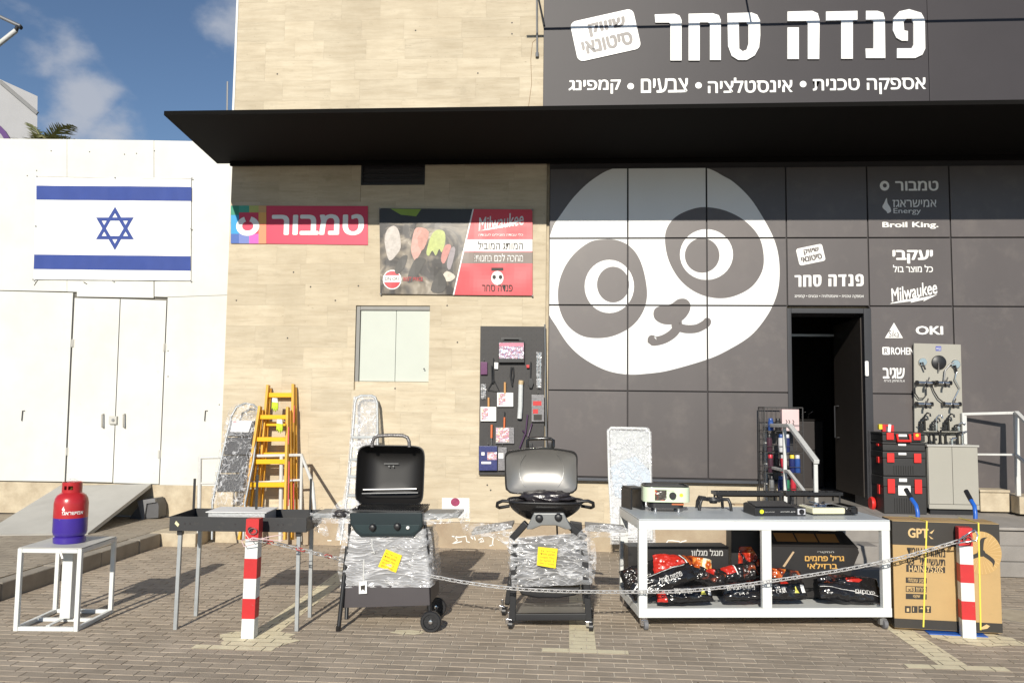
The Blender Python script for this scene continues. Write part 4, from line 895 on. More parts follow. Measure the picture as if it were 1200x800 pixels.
lk.tube([(s_*.015+.0095*math.sin(R(a))*0+ (s_*.0), 0, 0) for s_ in (0,)]*0 or [(.020+.013*math.cos(R(a)), .013*math.sin(R(a)), 0) for a in range(-90, 91, 30)]+[(-.020+.013*math.cos(R(a)), .013*math.sin(R(a)), 0) for a in range(90, 271, 30)], .0042, 6, True)
lm = lk.mesh('link', 60); CHN = mat('chain_metal', (.70, .69, .68), .35, metal=.45, var=.15, scale=30); lm.materials.append(CHN); lmr = lm.copy(); lmr.materials[0] = mat('chain_red', (.5, .08, .08), .5)
acc_ = 0; last = dense[0]; kk = 0
for p in dense[1:]:
    while (p-last).length >= pit:
        d = (p-last).normalized(); q = last+d*pit*.5; last = last+d*pit
        o = bpy.data.objects.new('link', lmr if (kk % 5 == 2 and q.x < -1.7) else lm); C.objects.link(o); o.parent = ch
        xa = d; up = Vector((0,0,1)); ya = up.cross(xa).normalized(); za = xa.cross(ya)
        rot = Matrix((xa, ya, za)).transposed() @ Matrix.Rotation(R(35 if kk % 2 else 125), 3, 'X')
        o.rotation_mode = 'QUATERNION'; o.rotation_quaternion = rot.to_quaternion(); o.location = q - Vector(ch.location); kk += 1
part(ch, 'tie_string', MB().tube([cpt(288,626,pl_.y-.07), cpt(293,633,pl_.y-.08), cpt(302,632,pl_.y-.05), cpt(318,628,pl_.y-.03), cpt(332,626,pl_.y-.02), cpt(331,633,pl_.y-.02), cpt(312,632,pl_.y-.04), cpt(296,630,pl_.y-.07), cpt(283,633,pl_.y-.03), cpt(286,640,pl_.y-.05), cpt(297,637,pl_.y-.07)], .0035, 5), mat('string_pink', (.75, .55, .55), .7), world=True, smooth=80)
part(ch, 'carabiner', MB().tube([cpt(1122,636,-3.50), cpt(1135,634,-3.53), cpt(1144,633,-3.53), cpt(1146,627,-3.53), cpt(1142,620,-3.52), cpt(1136,624,-3.53), cpt(1124,632,-3.50)], .006, 8, True), CHROME, world=True, smooth=60)

# ================================================================== LEANING LADDERS AND RAIL (left)
lr = thing('handrail', 'bent white tube handrail behind the charcoal grill table at the stone wall', 'handrail', onZ(290, 638))
Yr1 = -.32
def tubepx(P, name, pts, Y, r, m, **k): return part(P, name, MB().tube([onY(a, b_, Y if len(q) == 0 else q[0]) for a, b_, *q in pts], r, 10), m, world=True, smooth=50, **k)
for px_, y0 in ((234.5, 535), (330, 534), (353.5, 533)): a = onY(px_, y0, Yr1); tubepx(lr, 'post', [(px_, y0), (px_-1, 590), (px_-1.5, 634)], Yr1, .024 if px_ != 353.5 else .018, RAILP)
tubepx(lr, 'rail', [(234.5,536), (300,534), (353.5,533), (366,566,-.9), (369,600,-.92)], Yr1, .020, RAILP); tubepx(lr, 'mid_rail', [(234.5,566), (300,565), (353.5,562)], Yr1, .014, RAILP)
def slope(pb, pt, Yb_, Yt_):       # leaning plane: y runs from Yb_ at row pb to Yt_ at row pt
    return lambda px_, py_: onY(px_, py_, Yb_+(Yt_-Yb_)*(pb-py_)/(pb-pt))
def poly3(pts, th):                # solid slab through leaning points
    n = Vector((0,0,0))
    for i in range(len(pts)): n += pts[i].cross(pts[(i+1)%len(pts)])
    n.normalize(); n = n if n.y < 0 else -n; N = len(pts); mb = MB(); o = pts if sum(((pts[(i+1)%N]-pts[i]).cross(pts[(i+2)%N]-pts[(i+1)%N])).dot(n) for i in range(N)) > 0 else pts[::-1]
    mb.add(o+[p-n*th for p in o], [tuple(range(N)), tuple(range(2*N-1, N-1, -1))]+[(i, i+N, (i+1)%N+N, (i+1)%N) for i in range(N)]); return mb
# wrapped step ladder with black treads
f = slope(590, 470, -.60, -.14)
wl = thing('step_ladder', 'plastic wrapped silver step ladder with wide black treads leaning left of the yellow ladders', 'ladder', onY(265, 600, -.60))
part(wl, 'frame', MB().tube([f(248.5,632), f(249,589), f(259,540), (f(271,488)), f(277,477), f(287,472.5), f(297,474), f(304,481), f(303,490), f(297,540), f(287,589), f(285,632)], .013, 8), GALV, world=True, smooth=60)
def z7(p): return (230+p[0]/5, 440+p[1]/5)
for k, q in enumerate(([(205,262),(348,264),(326,355),(190,352)], [(185,360),(330,360),(314,460),(168,460)], [(165,467),(312,467),(298,565),(145,565)], [(142,574),(295,574),(275,676),(126,672)])):
    part(wl, 'tread', poly3([f(*z7(p)) + Vector((0,-.03,0)) for p in q], .03), mat('tread_black', (.03, .03, .034), .35, var=.3, scale=30, bump=.4, bscale=80), world=True, bev=.003)
part(wl, 'label', poly3([f(*z7(p)) + Vector((0,-.034,0)) for p in ((220,262),(333,264),(312,330),(206,328))], .002), LET, world=True)
part(wl, 'label_print', poly3([f(*z7(p)) + Vector((0,-.0355,0)) for p in ((224,266),(245,266),(243,273),(222,273))], .001), RED, world=True)
part(wl, 'plastic_wrap', poly3([f(*z7(p)) + Vector((0,-.045,0)) for p in ((195,200),(230,170),(300,155),(360,180),(378,210),(345,420),(285,750),(88,750),(130,500))], .07), wrapmat('ladder_wrap', stretch=(4, 4, 3), scale=2.2, base=.05, dens=.55), world=True)
# two yellow ladders
def ladder(name, label, L0, L1, R0, R1, steps, m, yb, yt, sw_, group=None, back=True, rail=.03):
    pb, pt = max(L0[1], R0[1]), min(L1[1], R1[1]); f = slope(pb, pt, yb, yt)
    t_ = thing(name, label, 'ladder', f((L0[0]+R0[0])/2, pb), 0, group)
    for a, b_ in ((L0, L1), (R0, R1)):
        part(t_, 'side_rail', MB().beam(f(*a), f(*b_), rail, .07, (0, 1, 0)), m, world=True, bev=.003)
        if back: part(t_, 'back_rail', MB().beam(f(a[0]+2, a[1])+Vector((0, .10 if yb > -.4 else .16, 0)), f(b_[0]+1, b_[1]+4)+Vector((0, .05, 0)), rail*.8, .035, (0, 1, 0)), m, world=True, bev=.003)
    for y_, hh in steps:
        tt = (L0[1]-y_)/(L0[1]-L1[1]); xa = L0[0]+(L1[0]-L0[0])*tt; tt = (R0[1]-y_)/(R0[1]-R1[1]); xb = R0[0]+(R1[0]-R0[0])*tt
        a = f(xa, y_); b_ = f(xb, y_); w_ = .08
        part(t_, 'step', MB().add([a+Vector((.012,0,0)), b_+Vector((-.012,0,0)), b_+Vector((-.012,w_,0)), a+Vector((.012,w_,0)), a+Vector((.012,0,-hh)), b_+Vector((-.012,0,-hh)), b_+Vector((-.012,w_,-hh)), a+Vector((.012,w_,-hh))], [(0,1,2,3),(7,6,5,4),(4,5,1,0),(5,6,2,1),(6,7,3,2),(7,4,0,3)]), sw_, world=True, bev=.003)
    return t_, f
YS = mat('yellow_step', (.85, .47, .01), .35, var=.05)
lb, fb = ladder('step_ladder', 'tallest yellow ladder, standing behind the shorter yellow one against stone', (298,632), (314.5,451), (342.5,632), (344,450), [(460,.055),(494,.05),(530,.05),(566,.05)], YEL, -.30, -.10, YS, 'yellow wooden step ladders')
la, fa = ladder('step_ladder', 'shorter yellow ladder in front, its left rail beside the plastic wrapped ladder', (281,632), (305,476), (334,632), (337.5,477), [(486,.05),(512,.05),(538,.055),(565,.055)], YEL, -.52, -.26, YS, 'yellow wooden step ladders')
for P_, ff, a, b_ in ((la, fa, (340,540), (339,592)), (la, fa, (339.5,500), (339,520)), (lb, fb, (346,475), (345.5,495)), (lb, fb, (345.5,560), (345,600))): part(P_, 'red_strip', MB().beam(ff(*a)+Vector((0,-.037,0)), ff(*b_)+Vector((0,-.037,0)), .012, .004, (0,1,0)), RED, world=True)
LIME = mat('lime_fabric', (.55, .75, .03), .7)
for P_, cx_, cy_, Y_, lab in ((lb, 321.5, 475, -.31, 'lime and white work glove hanging on the tall yellow ladder'), (la, 327, 500, -.47, 'lime and white work glove hanging on the shorter yellow ladder')):
    gl = thing('work_glove', lab, 'glove', onY(cx_, cy_+6, Y_), 0, 'gloves hanging on the yellow ladders')
    part(gl, 'palm', MB().px([(cx_-3,cy_-4),(cx_+4,cy_-3),(cx_+4,cy_+2),(cx_+3.2,cy_+6.5),(cx_+2,cy_+3),(cx_+1,cy_+7.8),(cx_-.2,cy_+3.5),(cx_-1.4,cy_+7.2),(cx_-1.6,cy_+2.5),(cx_-3.3,cy_+4.4)], Y_, .025), LIME, world=True, bev=.004)
    part(gl, 'cuff', MB().px([(cx_-2.6,cy_-9),(cx_+3.2,cy_-8.6),(cx_+4,cy_-3.2),(cx_-3,cy_-4.2)], Y_-.002, .028), LET, world=True, bev=.004)
# wrapped ladder behind the first grill
f = slope(632, 462, -.55, -.12)
w2l = thing('step_ladder', 'narrow silver ladder in clear wrap standing behind the open black grill', 'ladder', f(425, 632))
part(w2l, 'frame', MB().tube([f(400,632), f(409,560), f(416,472), f(418,466), f(423,463.5), f(436,463.5), f(440,466), f(442,472), f(443,560), f(442,632)], .017, 8), GALV, world=True, smooth=60)
for y_ in (512, 538, 558, 580, 605): xa = 409+(560-y_)*.08; part(w2l, 'step', MB().beam(f(xa, y_), f(442, y_), .09, .03), GALV, world=True, bev=.003)
part(w2l, 'plastic_wrap', poly3([f(*p) + Vector((0,-.035,0)) for p in ((415,464),(441,463),(444,530),(446,632),(394,632),(407,560))], .05), wrapmat('ladder_wrap_b', stretch=(4, 4, 3), scale=2.2, base=.30, dens=.9), world=True)
# wrapped folding bed beside the cart
f = slope(640, 500, -.50, -.16)
fbed = thing('folding_bed', 'folded white framed bed in bubble wrap leaning between second grill and cart', 'folding bed', f(737, 640))
part(fbed, 'frame', MB().tube([f(718,632), f(714,560), f(712.5,505), f(716,501), f(757,502), f(761,506), f(762,560), f(764,632)], .016, 8, True), WPAINT, world=True, smooth=60)
part(fbed, 'mesh_panel', poly3([f(*p) for p in ((715,504),(759,505),(761,548),(716,547))], .01), mat('mesh_grey', (.56, .58, .58), .7, var=.3, scale=40), world=True)
part(fbed, 'fabric_fold', poly3([f(*p)+Vector((0,-.02,0)) for p in ((715,547),(732,538),(745,534),(762,552),(763,585),(740,590),(720,580))], .04), mat('fabric_paleblue', (.50, .58, .66), .7, var=.15, scale=14, bump=.4, bscale=30), world=True, bev=.01)
part(fbed, 'mesh_panel', poly3([f(*p) for p in ((716,560),(761,560),(763,630),(718,630))], .01), mat('panel_offwhite', (.60, .60, .60), .6), world=True)
part(fbed, 'bubble_wrap', poly3([f(*p) + Vector((0,-.05,0)) for p in ((711,503),(716,499.5),(759,500.5),(763,506),(764,570),(768,636),(715,636),(714,560))], .085), wrapmat('bubble_wrap', stretch=(4, 4, 4), scale=3, base=.25), world=True)

# ================================================================== FIRST GRILL (black open lid)
def dish(P, name, cx_, cz, Y, a, b_, depth, tilt, m, n_=5.0, th=.008, seg=64, rings=9, flare=.9):
    mb = MB(); vs = []; fs = []
    for side_, off in ((0, 0), (1, th)):
        for r_i in range(rings+1):
            s_ = 1-r_i/rings
            for k in range(seg):
                t_ = 2*math.pi*k/seg; cx2 = abs(math.cos(t_))**(2/n_)*math.copysign(1, math.cos(t_)); cz2 = abs(math.sin(t_))**(2/n_)*math.copysign(1, math.sin(t_))
                dd = depth*(1-s_**4)**.5 if s_ < 1 else 0
                k2 = s_ if side_ == 0 else s_
                v = Vector((cx2*(a+off)*k2, dd+off*(1.5 if s_ < 1 else .3), cz2*(b_+off)*k2))
                v = Matrix.Rotation(tilt, 3, 'X') @ v; vs.append(Vector((cx_, Y, cz))+v)
    M0 = (rings+1)*seg
    for r_i in range(rings):
        for k in range(seg):
            q = (r_i*seg+k, r_i*seg+(k+1)%seg, (r_i+1)*seg+(k+1)%seg, (r_i+1)*seg+k); fs += [q, tuple(i+M0 for i in q[::-1])]
    for k in range(seg): fs.append((k, k+M0, (k+1)%seg+M0, (k+1)%seg))
    mb.add(vs, fs); return part(P, name, mb, m, world=True, smooth=50)
g1 = thing('gas_grill', 'gas grill with open black lid, dark teal control panel and two wheels, wrapped in plastic', 'grill', onZ(450, 735))
Yg = -3.66
TEAL = mat('teal_panel', (.016, .027, .031), .28, var=.1, coat=.2); DPUR = mat('shelf_dark', (.062, .054, .058), .5, var=.1)
LG = lambda a, b_, nm='leg', r=.016, m=BLK: part(g1, nm, MB().tube([a, b_], r, 10), m, world=True, smooth=50)
LG(onY(407, 640, Yg), onZ(396.5, 739, 0)); LG(onY(409, 640, Yg+.40), onZ(406, 725, 0)); LG(onY(500, 640, Yg), onY(504, 725, Yg)); LG(onY(499, 640, Yg+.40), onY(506, 700, Yg+.40))
part(g1, 'foot_cap', MB().lathe([(.02, 0), (.02, .04)], 10, onZ(396.5, 739, 0)), BLKG, world=True, smooth=40)
for (wx, wy, Y_) in ((505, 728, Yg-.035), (512, 703, Yg+.42)):
    c_ = onY(wx, wy, Y_); c_.z = .078
    w_ = part(g1, 'wheel', MB().lathe([(.02, -.010), (.052, -.010), (.056, -.022), (.072, -.022), (.079, -.014), (.079, .014), (.072, .022), (.056, .022), (.052, .01), (.02, .01)], 32, c_, 'y'), BLK, world=True, smooth=35)
    part(w_, 'hub', MB().lathe([(.018, .0101), (.015, .026), (.006, .028)], 14, c_, 'y'), CHROME, world=True, smooth=40)
    sp = MB()
    for k in range(6): a_ = R(60*k); sp.beam(c_+Vector((.02*math.cos(a_), -.0125, .02*math.sin(a_))), c_+Vector((.054*math.cos(a_), -.0125, .054*math.sin(a_))), .008, .006)
    part(w_, 'spokes', sp, DKM, world=True)
ax0, ax1 = onY(505, 728, Yg-.035), onY(512, 703, Yg+.42); ax0.z = ax1.z = .078; part(g1, 'axle', MB().tube([ax0, ax1], .007), GREYM, world=True)
def slab(pts_front, Y0, Y1, drop=.02):
    a = [onY(*p, Y0) for p in pts_front]; mb = MB(); b_ = [p+Vector((0, Y1-Y0, 0)) for p in a]; mb.add(a+b_, [(3,2,1,0),(4,5,6,7),(0,1,5,4),(1,2,6,5),(2,3,7,6),(3,0,4,7)]); return mb
def solid(pts, Y0, Y1): 
    a = [wz(*p, Y0) for p in pts]; return MB().prism([a], WF(Y0), -(Y1-Y0), 0)
part(g1, 'bottom_shelf', solid([(401.5,686),(503,686),(504,709),(399,712)], Yg-.03, Yg+.42), DPUR, world=True, bev=.006)
cab = solid([(411,627),(497,625),(503,688),(402,688)], Yg-.01, Yg+.40); part(g1, 'cabinet', cab, mat('cabinet_dark', (.035, .034, .037), .45), world=True, bev=.006)
# wrinkled plastic round the cabinet
def wrapshell(P, pts, Y0, Y1, m, seed, amp=.012, nx=34, ny=20, cut=None):
    TL, TR, BR, BL = [onY(*p, Y0) for p in pts]; mb = MB(); vs = []; fs = []
    dep = Y1-Y0; nu = nx+10
    for j in range(ny+1):
        v = j/ny
        for i in range(nu+1):
            L = TL*(1-v)+BL*v; Rr_ = TR*(1-v)+BR*v
            if i < 5: p = L+Vector((0, dep*(1-i/5), 0)); nrm = Vector((-1,0,0))
            elif i > nx+5: p = Rr_+Vector((0, dep*((i-nx-5)/5), 0)); nrm = Vector((1,0,0))
            else: p = L+(Rr_-L)*((i-5)/nx); nrm = Vector((0,-1,0))
            q = noise.noise(Vector((p.x*6+v*2.4, p.y*6, p.z*30+seed+p.x*5)))+.5*noise.noise(Vector((p.x*20, p.y*9, p.z*60+seed)))
            vs.append(p+nrm*(.014+amp*q))
    for j in range(ny):
        for i in range(nu): a_ = j*(nu+1)+i; fs.append((a_, a_+nu+1, a_+nu+2, a_+1))
    mb.add(vs, fs); return part(P, 'plastic_wrap', mb, m, world=True, smooth=180)
wrapshell(g1, [(412,621),(498,619),(505,687),(399,688)], Yg-.02, Yg+.42, WRAP, 3, .022)
# control panel, knobs, firebox, grate
def z4(p): return (380+p[0]/5.714, 500+p[1]/5.714)
part(g1, 'control_panel', MB().px([z4(p) for p in ((168,575),(656,575),(660,660),(640,695),(600,735),(240,735),(205,705),(172,650))], Yg-.06, .10), TEAL, world=True, bev=.012, seg=3)
part(g1, 'panel_ridge', MB().px([z4(p) for p in ((195,655),(640,655),(628,690),(585,715),(250,715),(215,690))], Yg-.064, .003), mat('teal_ridge', (.024, .040, .044), .25, var=.1), world=True, bev=.003)
for p in ((325,672),(490,665)):
    c_ = onY(*z4(p), Yg-.068); k_ = part(g1, 'knob', MB().lathe([(.028, 0), (.028, .006), (.024, .01), (.022, .03), (.018, .033)], 20, c_, 'y'), BLK, world=True, smooth=40)
c_ = onY(*z4((560,674)), Yg-.068); part(g1, 'igniter', MB().lathe([(.014, 0), (.014, .006), (.009, .012)], 14, c_, 'y'), LET, world=True, smooth=40)
part(g1, 'firebox', solid([(412,599),(494,599),(490,612),(416,612)], Yg+.04, Yg+.40), BLK, world=True, bev=.01)
gr = MB(); a = onY(413, 598.5, Yg); b_ = onY(494, 598.5, Yg)
for k in range(30): x = a.x+(b_.x-a.x)*k/29; gr.beam((x, Yg, a.z+.012), (x, Yg+.36, a.z+.020), .006, .01)
gr.beam((a.x, Yg, a.z+.006), (b_.x, Yg, a.z+.006), .012, .012).beam((a.x, Yg+.36, a.z+.016), (b_.x, Yg+.36, a.z+.016), .012, .012)
part(g1, 'cooking_grate', gr, DKM, world=True)
Yl_ = Yg+.38; c_ = onY(457, 556.5, Yl_); aw = (onY(496, 556, Yl_).x-onY(418, 556, Yl_).x)/2; ah = (onY(457, 522.5, Yl_).z-onY(457, 591, Yl_).z)/2
lid = dish(g1, 'lid', c_.x, c_.z, Yl_, aw, ah, .20, R(-6), mat('lid_interior', (.012, .011, .011), .55), n_=7)
part(lid, 'handle', MB().tube([onY(*z4(p), Yl_+.02) for p in ((320,135),(322,100),(335,72),(362,60),(440,56),(525,58),(555,70),(568,98),(570,135))], .015, 10), mat('handle_wrapped', (.20, .19, .19), .35, metal=.4, var=.5, scale=40, bump=.5), world=True, smooth=60)
part(lid, 'warming_rack', MB().beam(onY(426, 574, Yl_+.05), onY(489, 573, Yl_+.05), .05, .012, (0,.3,1)).beam(onY(424, 578, Yl_+.01), onY(490, 577, Yl_+.01), .008, .008), GREYM, world=True, bev=.002)
part(lid, 'emblem_screws', MB().beam(onY(450, 543, Yl_+.17), onY(467, 543, Yl_+.17), .004, .004).lathe([(.006, 0), (.006, .004)], 8, onY(456, 546, Yl_+.17), 'y').lathe([(.006, 0), (.006, .004)], 8, onY(461, 546, Yl_+.17), 'y'), GREYM, world=True, kind='stuff')
for pts in (((366,601.5),(410,601.5),(410,608),(366,606.5)), ((495,602),(538,602),(537,606.5),(495,609.5))):
    s_ = part(g1, 'side_shelf', slab(pts, Yg+.02, Yg+.34), mat('shelf_grey', (.24, .25, .25), .45, var=.1), world=True, bev=.006)
    c4 = [(p[0]+(-2 if i in (0, 3) else 2), p[1]+(-1.5 if i < 2 else 5)) for i, p in enumerate(pts)]; wrapshell(s_, c4, Yg+.0, Yg+.36, WRAPT, 8, .008, 16, 4)
def crumple(P, name, c_, sx_, sy_, sz_, m, seed, amp=.35, n=(22, 14)):
    mb = MB(); vs = []; fs = []
    for j in range(n[1]+1):
        for i in range(n[0]):
            th_ = math.pi*j/n[1]; ph = 2*math.pi*i/n[0]; v = Vector((math.sin(th_)*math.cos(ph), math.sin(th_)*math.sin(ph), math.cos(th_)))
            r2 = 1+amp*noise.noise(v*2.3+Vector((seed, 0, 0)))+amp*.5*noise.noise(v*6+Vector((0, seed, 0))); vs.append(c_+Vector((v.x*sx_*r2, v.y*sy_*r2, v.z*sz_*r2)))
    for j in range(n[1]):
        for i in range(n[0]): fs.append((j*n[0]+i, (j+1)*n[0]+i, (j+1)*n[0]+(i+1)%n[0], j*n[0]+(i+1)%n[0]))
    mb.add(vs, fs); return part(P, name, mb, m, world=P is not None, smooth=180)
crumple(g1, 'wrapped_bundle', onY(399, 602, Yg+.02), .065, .06, .03, mat('bundle_dark', (.05, .045, .045), .25, var=.5, scale=40, bump=.6), 2)
def drape(P, pts, Y, th_, m, seed):
    mb = MB(); O_ = [onY(*p, Y) for p in pts]; c_ = sum(O_, Vector((0,0,0)))/len(O_); vs = [c_]; fs = []; K = 5; out_ = smooth_loop([(p[0], p[1]) for p in pts], 5); O_ = [onY(*p, Y) for p in out_]; N = len(O_)
    for k in range(1, K+1):
        for p in O_: q = c_+(p-c_)*k/K; vs.append(q+Vector((0, th_*noise.noise(q*14+Vector((seed,0,0))), 0)))
    for i in range(N): fs.append((0, 1+i, 1+(i+1)%N))
    for k in range(K-1):
        for i in range(N): a_ = 1+k*N; fs.append((a_+i, a_+N+i, a_+N+(i+1)%N, a_+(i+1)%N))
    mb.add(vs, fs); return part(P, 'hanging_plastic', mb, m, world=True, smooth=180)
drape(g1, [(532,600),(548,588),(551,604),(546,626),(540,612)], Yg+.1, .06, WRAPT, 4); drape(g1, [(364,603),(380,606),(384,628),(374,624),(363,618)], Yg+.08, .06, WRAPT, 6); drape(g1, [(495,620),(505,622),(508,652),(507,684),(499,670)], Yg+.06, .05, WRAPT, 9); drape(g1, [(388,600),(402,584),(420,588),(415,600),(398,612)], Yg+.04, .05, WRAPT, 12)
def note(P, pts, Y, seed):
    fr0 = [onY(*p, Y) for p in pts]; n_ = part(P, 'price_note', poly3(fr0, .002), NOTE, world=True)
    u = (fr0[1]-fr0[0]).normalized(); v = (fr0[0]-fr0[3]); v = (v-u*v.dot(u)).normalized(); L = (fr0[1]-fr0[0]).length; Hh = (fr0[0]-fr0[3]).length
    O_ = fr0[3]+Vector((0,-.002,0)); gg = random.Random(seed); ink = mat('note_ink', (.25, .14, .02), .6)
    for k in range(5):
        y_ = Hh*(.86-.17*k); txt(n_, heb(['גריל גז', 'מבצע מיוחד', 'כולל משטח', '2 מבערים', 'מחיר 1190'][k]), (L*.14, y_-Hh*.10, L*.86, y_), ink, fr=(O_, u, v), t=.001)
part(g1, 'strap', MB().tube([onY(436, 632, Yg-.035), onY(436, 640, Yg-.04), onY(439, 648, Yg-.035)], .005, 6).tube([onY(426.5, 655, Yg-.035), onY(426, 682, Yg-.04)], .006, 6), mat('strap_white', (.6,.6,.58), .6), world=True, kind='stuff')
note(g1, [(452.3,643),(471,650.5),(464,670.5),(443,663.5)], Yg-.045, 1)
tg = part(g1, 'hang_tag', MB().px([(420.5,681),(430,680.5),(430,695),(420.5,695.5)], Yg-.05, .004), LET, world=True, bev=.001); part(tg, 'tag_print', MB().px([(422.5,686),(428,685),(427.5,692),(425,690),(423,692)], Yg-.0512, .001), INKD, world=True)
part(g1, 'arm_tube', MB().tube([onY(409, 640, Yg+.0), onY(410, 610, Yg+.02)], .012).tube([onY(500, 640, Yg+.0), onY(498, 610, Yg+.02)], .012), BLK, world=True, kind='stuff')

# ================================================================== SECOND GRILL (silver lid interior)
g2 = thing('gas_grill', 'gas grill with silver open lid, bowl body and two knobs on casters, wrapped in plastic', 'grill', onZ(645, 733))
Yq = -3.50
Yl_ = Yq+.30; c_ = onY(634.5, 551.5, Yl_); aw = (onY(677, 551, Yl_).x-onY(592, 551, Yl_).x)/2; ah = (onY(634, 524, Yl_).z-onY(634, 579, Yl_).z)/2
SILV = mat('lid_silver', (.31, .30, .285), .42, metal=.55, var=.12, scale=3)
def lidshape(P, name, pts, Y, bulge, m, th_=.0, K=8, push=0):
    out_ = smooth_loop(pts, 5); O_ = [onY(*p, Y) for p in out_]; N = len(O_); c_ = sum(O_, Vector((0,0,0)))/N; vs = [c_+Vector((0, push-bulge, 0))]; fs = []
    for k in range(1, K+1):
        for p in O_: s_ = k/K; vs.append(c_+(p-c_)*s_+Vector((0, push-bulge*(1-s_**2.6), 0)))
    for i in range(N): fs.append((0, 1+i, 1+(i+1)%N))
    for k in range(K-1):
        for i in range(N): a_ = 1+k*N; fs.append((a_+i, a_+N+i, a_+N+(i+1)%N, a_+(i+1)%N))
    mb = MB().add(vs, fs); 
    if (mb.v[2]-mb.v[1]).cross(mb.v[0]-mb.v[1]).y > 0: mb.f = [f_[::-1] for f_ in mb.f]
    return part(P, name, mb, m, world=True, smooth=180)
def z5(p): return (570+p[0]/6.67, 500+p[1]/6.67)
olid = [z5(p) for p in ((150,205),(230,178),(430,160),(620,178),(705,210),(712,330),(712,465),(690,505),(620,525),(240,525),(165,500),(147,465),(143,330))]
inl = [z5(p) for p in ((163,217),(250,190),(430,174),(607,190),(692,220),(703,300),(704,400),(694,485),(615,514),(430,517),(245,514),(170,488),(157,400),(154,300))]

gor = [wz(*p, Yl_) for p in smooth_loop(olid, 4)]; gin = [wz(*p, Yl_) for p in smooth_loop(inl, 4)]
rim = part(g2, 'lid', MB().prism([gor, gin], WF(Yl_), -.03, 0), BLKG, world=True, bev=.006)
lidshape(rim, 'lid_liner', inl, Yl_-.003, -.0, SILV, push=0) if 0 else None
def concave(P, name, pts, Y, depth, m, e=3.0):
    O_ = [onY(*p, Y) for p in smooth_loop(pts, 5)]; N = len(O_); c_ = sum(O_, Vector((0,0,0)))/N; K = 12; vs = []; fs = []
    A_ = max(abs(p.x-c_.x) for p in O_); B_ = max(abs(p.z-c_.z) for p in O_)
    for k in range(1, K+1):
        for p in O_:
            q = c_+(p-c_)*(k/K); s_ = k/K; vs.append(q+Vector((0, depth*(1-(abs(q.x-c_.x)/A_)**4)*(1-(abs(q.z-c_.z)/B_)**2)*(1 if k < K else 0), 0)))
    vs.append(c_+Vector((0, depth, 0))); L_ = len(vs)-1
    for i in range(N): fs.append((L_, i, (i+1)%N))
    for k in range(K-1):
        for i in range(N): a_ = k*N; fs.append((a_+i, a_+N+i, a_+N+(i+1)%N, a_+(i+1)%N))
    mb = MB().add(vs, fs); v0, v1, v2 = [mb.v[i] for i in mb.f[0]]
    if (v1-v0).cross(v2-v0).y > 0: mb.f = [f_[::-1] for f_ in mb.f]
    return part(P, name, mb, m, world=True, smooth=180)
ln = concave(rim, 'lid_liner', inl, Yl_+.004, .085, SILV)
concave(rim, 'lid_shell', olid, Yl_+.031, .11, BLKG)
arc = MB()
for sx_ in (-1, 1): arc.tube([onY(634.5+sx_*(8+18*math.sin(R(a))), 551-26*math.cos(R(a))*.9, Yl_+.066-.085*(.92*math.cos(R(a)))**2*.85) for a in range(35, 150, 12)], .0016, 4)
part(ln, 'scratch_arc', arc, mat('scratch', (.6, .6, .58), .4, metal=.8), world=True, kind='stuff')
part(rim, 'handle', MB().tube([onY(*z5(p), Yl_+.0) for p in ((318,160),(320,105),(345,92),(430,90),(500,92),(522,105),(522,160))], .015, 10), BLKG, world=True, smooth=60)
part(rim, 'handle_mount', MB().px([z5(p) for p in ((312,122),(360,122),(365,165),(310,165))], Yl_, .04), BLK, world=True, bev=.004); part(rim, 'handle_mount', MB().px([z5(p) for p in ((485,122),(530,122),(530,165),(480,165))], Yl_, .04), BLK, world=True, bev=.004)
# bowl
def zy(px_, py_): return wz(px_, py_, Yq)[1]
bx_ = onY(639, 590, Yq+.14); ax_ = (onY(683, 590, Yq).x-onY(594.5, 590, Yq).x)/2
bowl = MB(); vs = []; fs = []; zt, zb_ = zy(640, 588.5), zy(640, 610); K = 8; NN = 48
for k in range(K+1):
    s_ = k/K; z_ = zt+(zb_-zt)*s_; w_ = math.cos(s_*math.pi/2*.72)**.8
    for i in range(NN):
        t_ = 2*math.pi*i/NN; cx2 = abs(math.cos(t_))**.6*math.copysign(1, math.cos(t_)); cy2 = abs(math.sin(t_))**.6*math.copysign(1, math.sin(t_)); vs.append((bx_.x+cx2*ax_*w_, bx_.y+cy2*.20*w_, z_))
for k in range(K):
    for i in range(NN): fs.append((k*NN+i, (k+1)*NN+i, (k+1)*NN+(i+1)%NN, k*NN+(i+1)%NN))
fs += [tuple(range(NN)), tuple(K*NN+i for i in range(NN))[::-1]]
bowl.add(vs, fs); part(g2, 'bowl', bowl, BLKG, world=True, smooth=45)
part(g2, 'rim', MB().tube([(bx_.x+abs(math.cos(t_))**.6*math.copysign(1, math.cos(t_))*(ax_+.004), bx_.y+abs(math.sin(t_))**.6*math.copysign(1, math.sin(t_))*.204, zt) for t_ in [2*math.pi*i/40 for i in range(40)]], .010, 8, True), BLK, world=True, smooth=60)
for s_ in (-1, 1):
    e0 = 594 if s_ < 0 else 684; part(g2, 'side_handle', MB().tube([onY(e0-s_*3, 587, Yq+.02), onY(e0+s_*5, 586.5, Yq+.02), onY(e0+s_*11, 589, Yq+.03), onY(e0+s_*11.5, 593, Yq+.12), onY(e0+s_*9, 594.5, Yq+.22), onY(e0-s_*3, 592.5, Yq+.24)], .013, 10), BLK, world=True, smooth=60)
crumple(g2, 'plastic_crumple', onY(640, 582, Yq+.16), .21, .10, .05, mat('crumple_dark', (.035, .030, .034), .25, var=.3, scale=20, bump=.4, bscale=30, spec=.6), 5, .3, (40, 16))
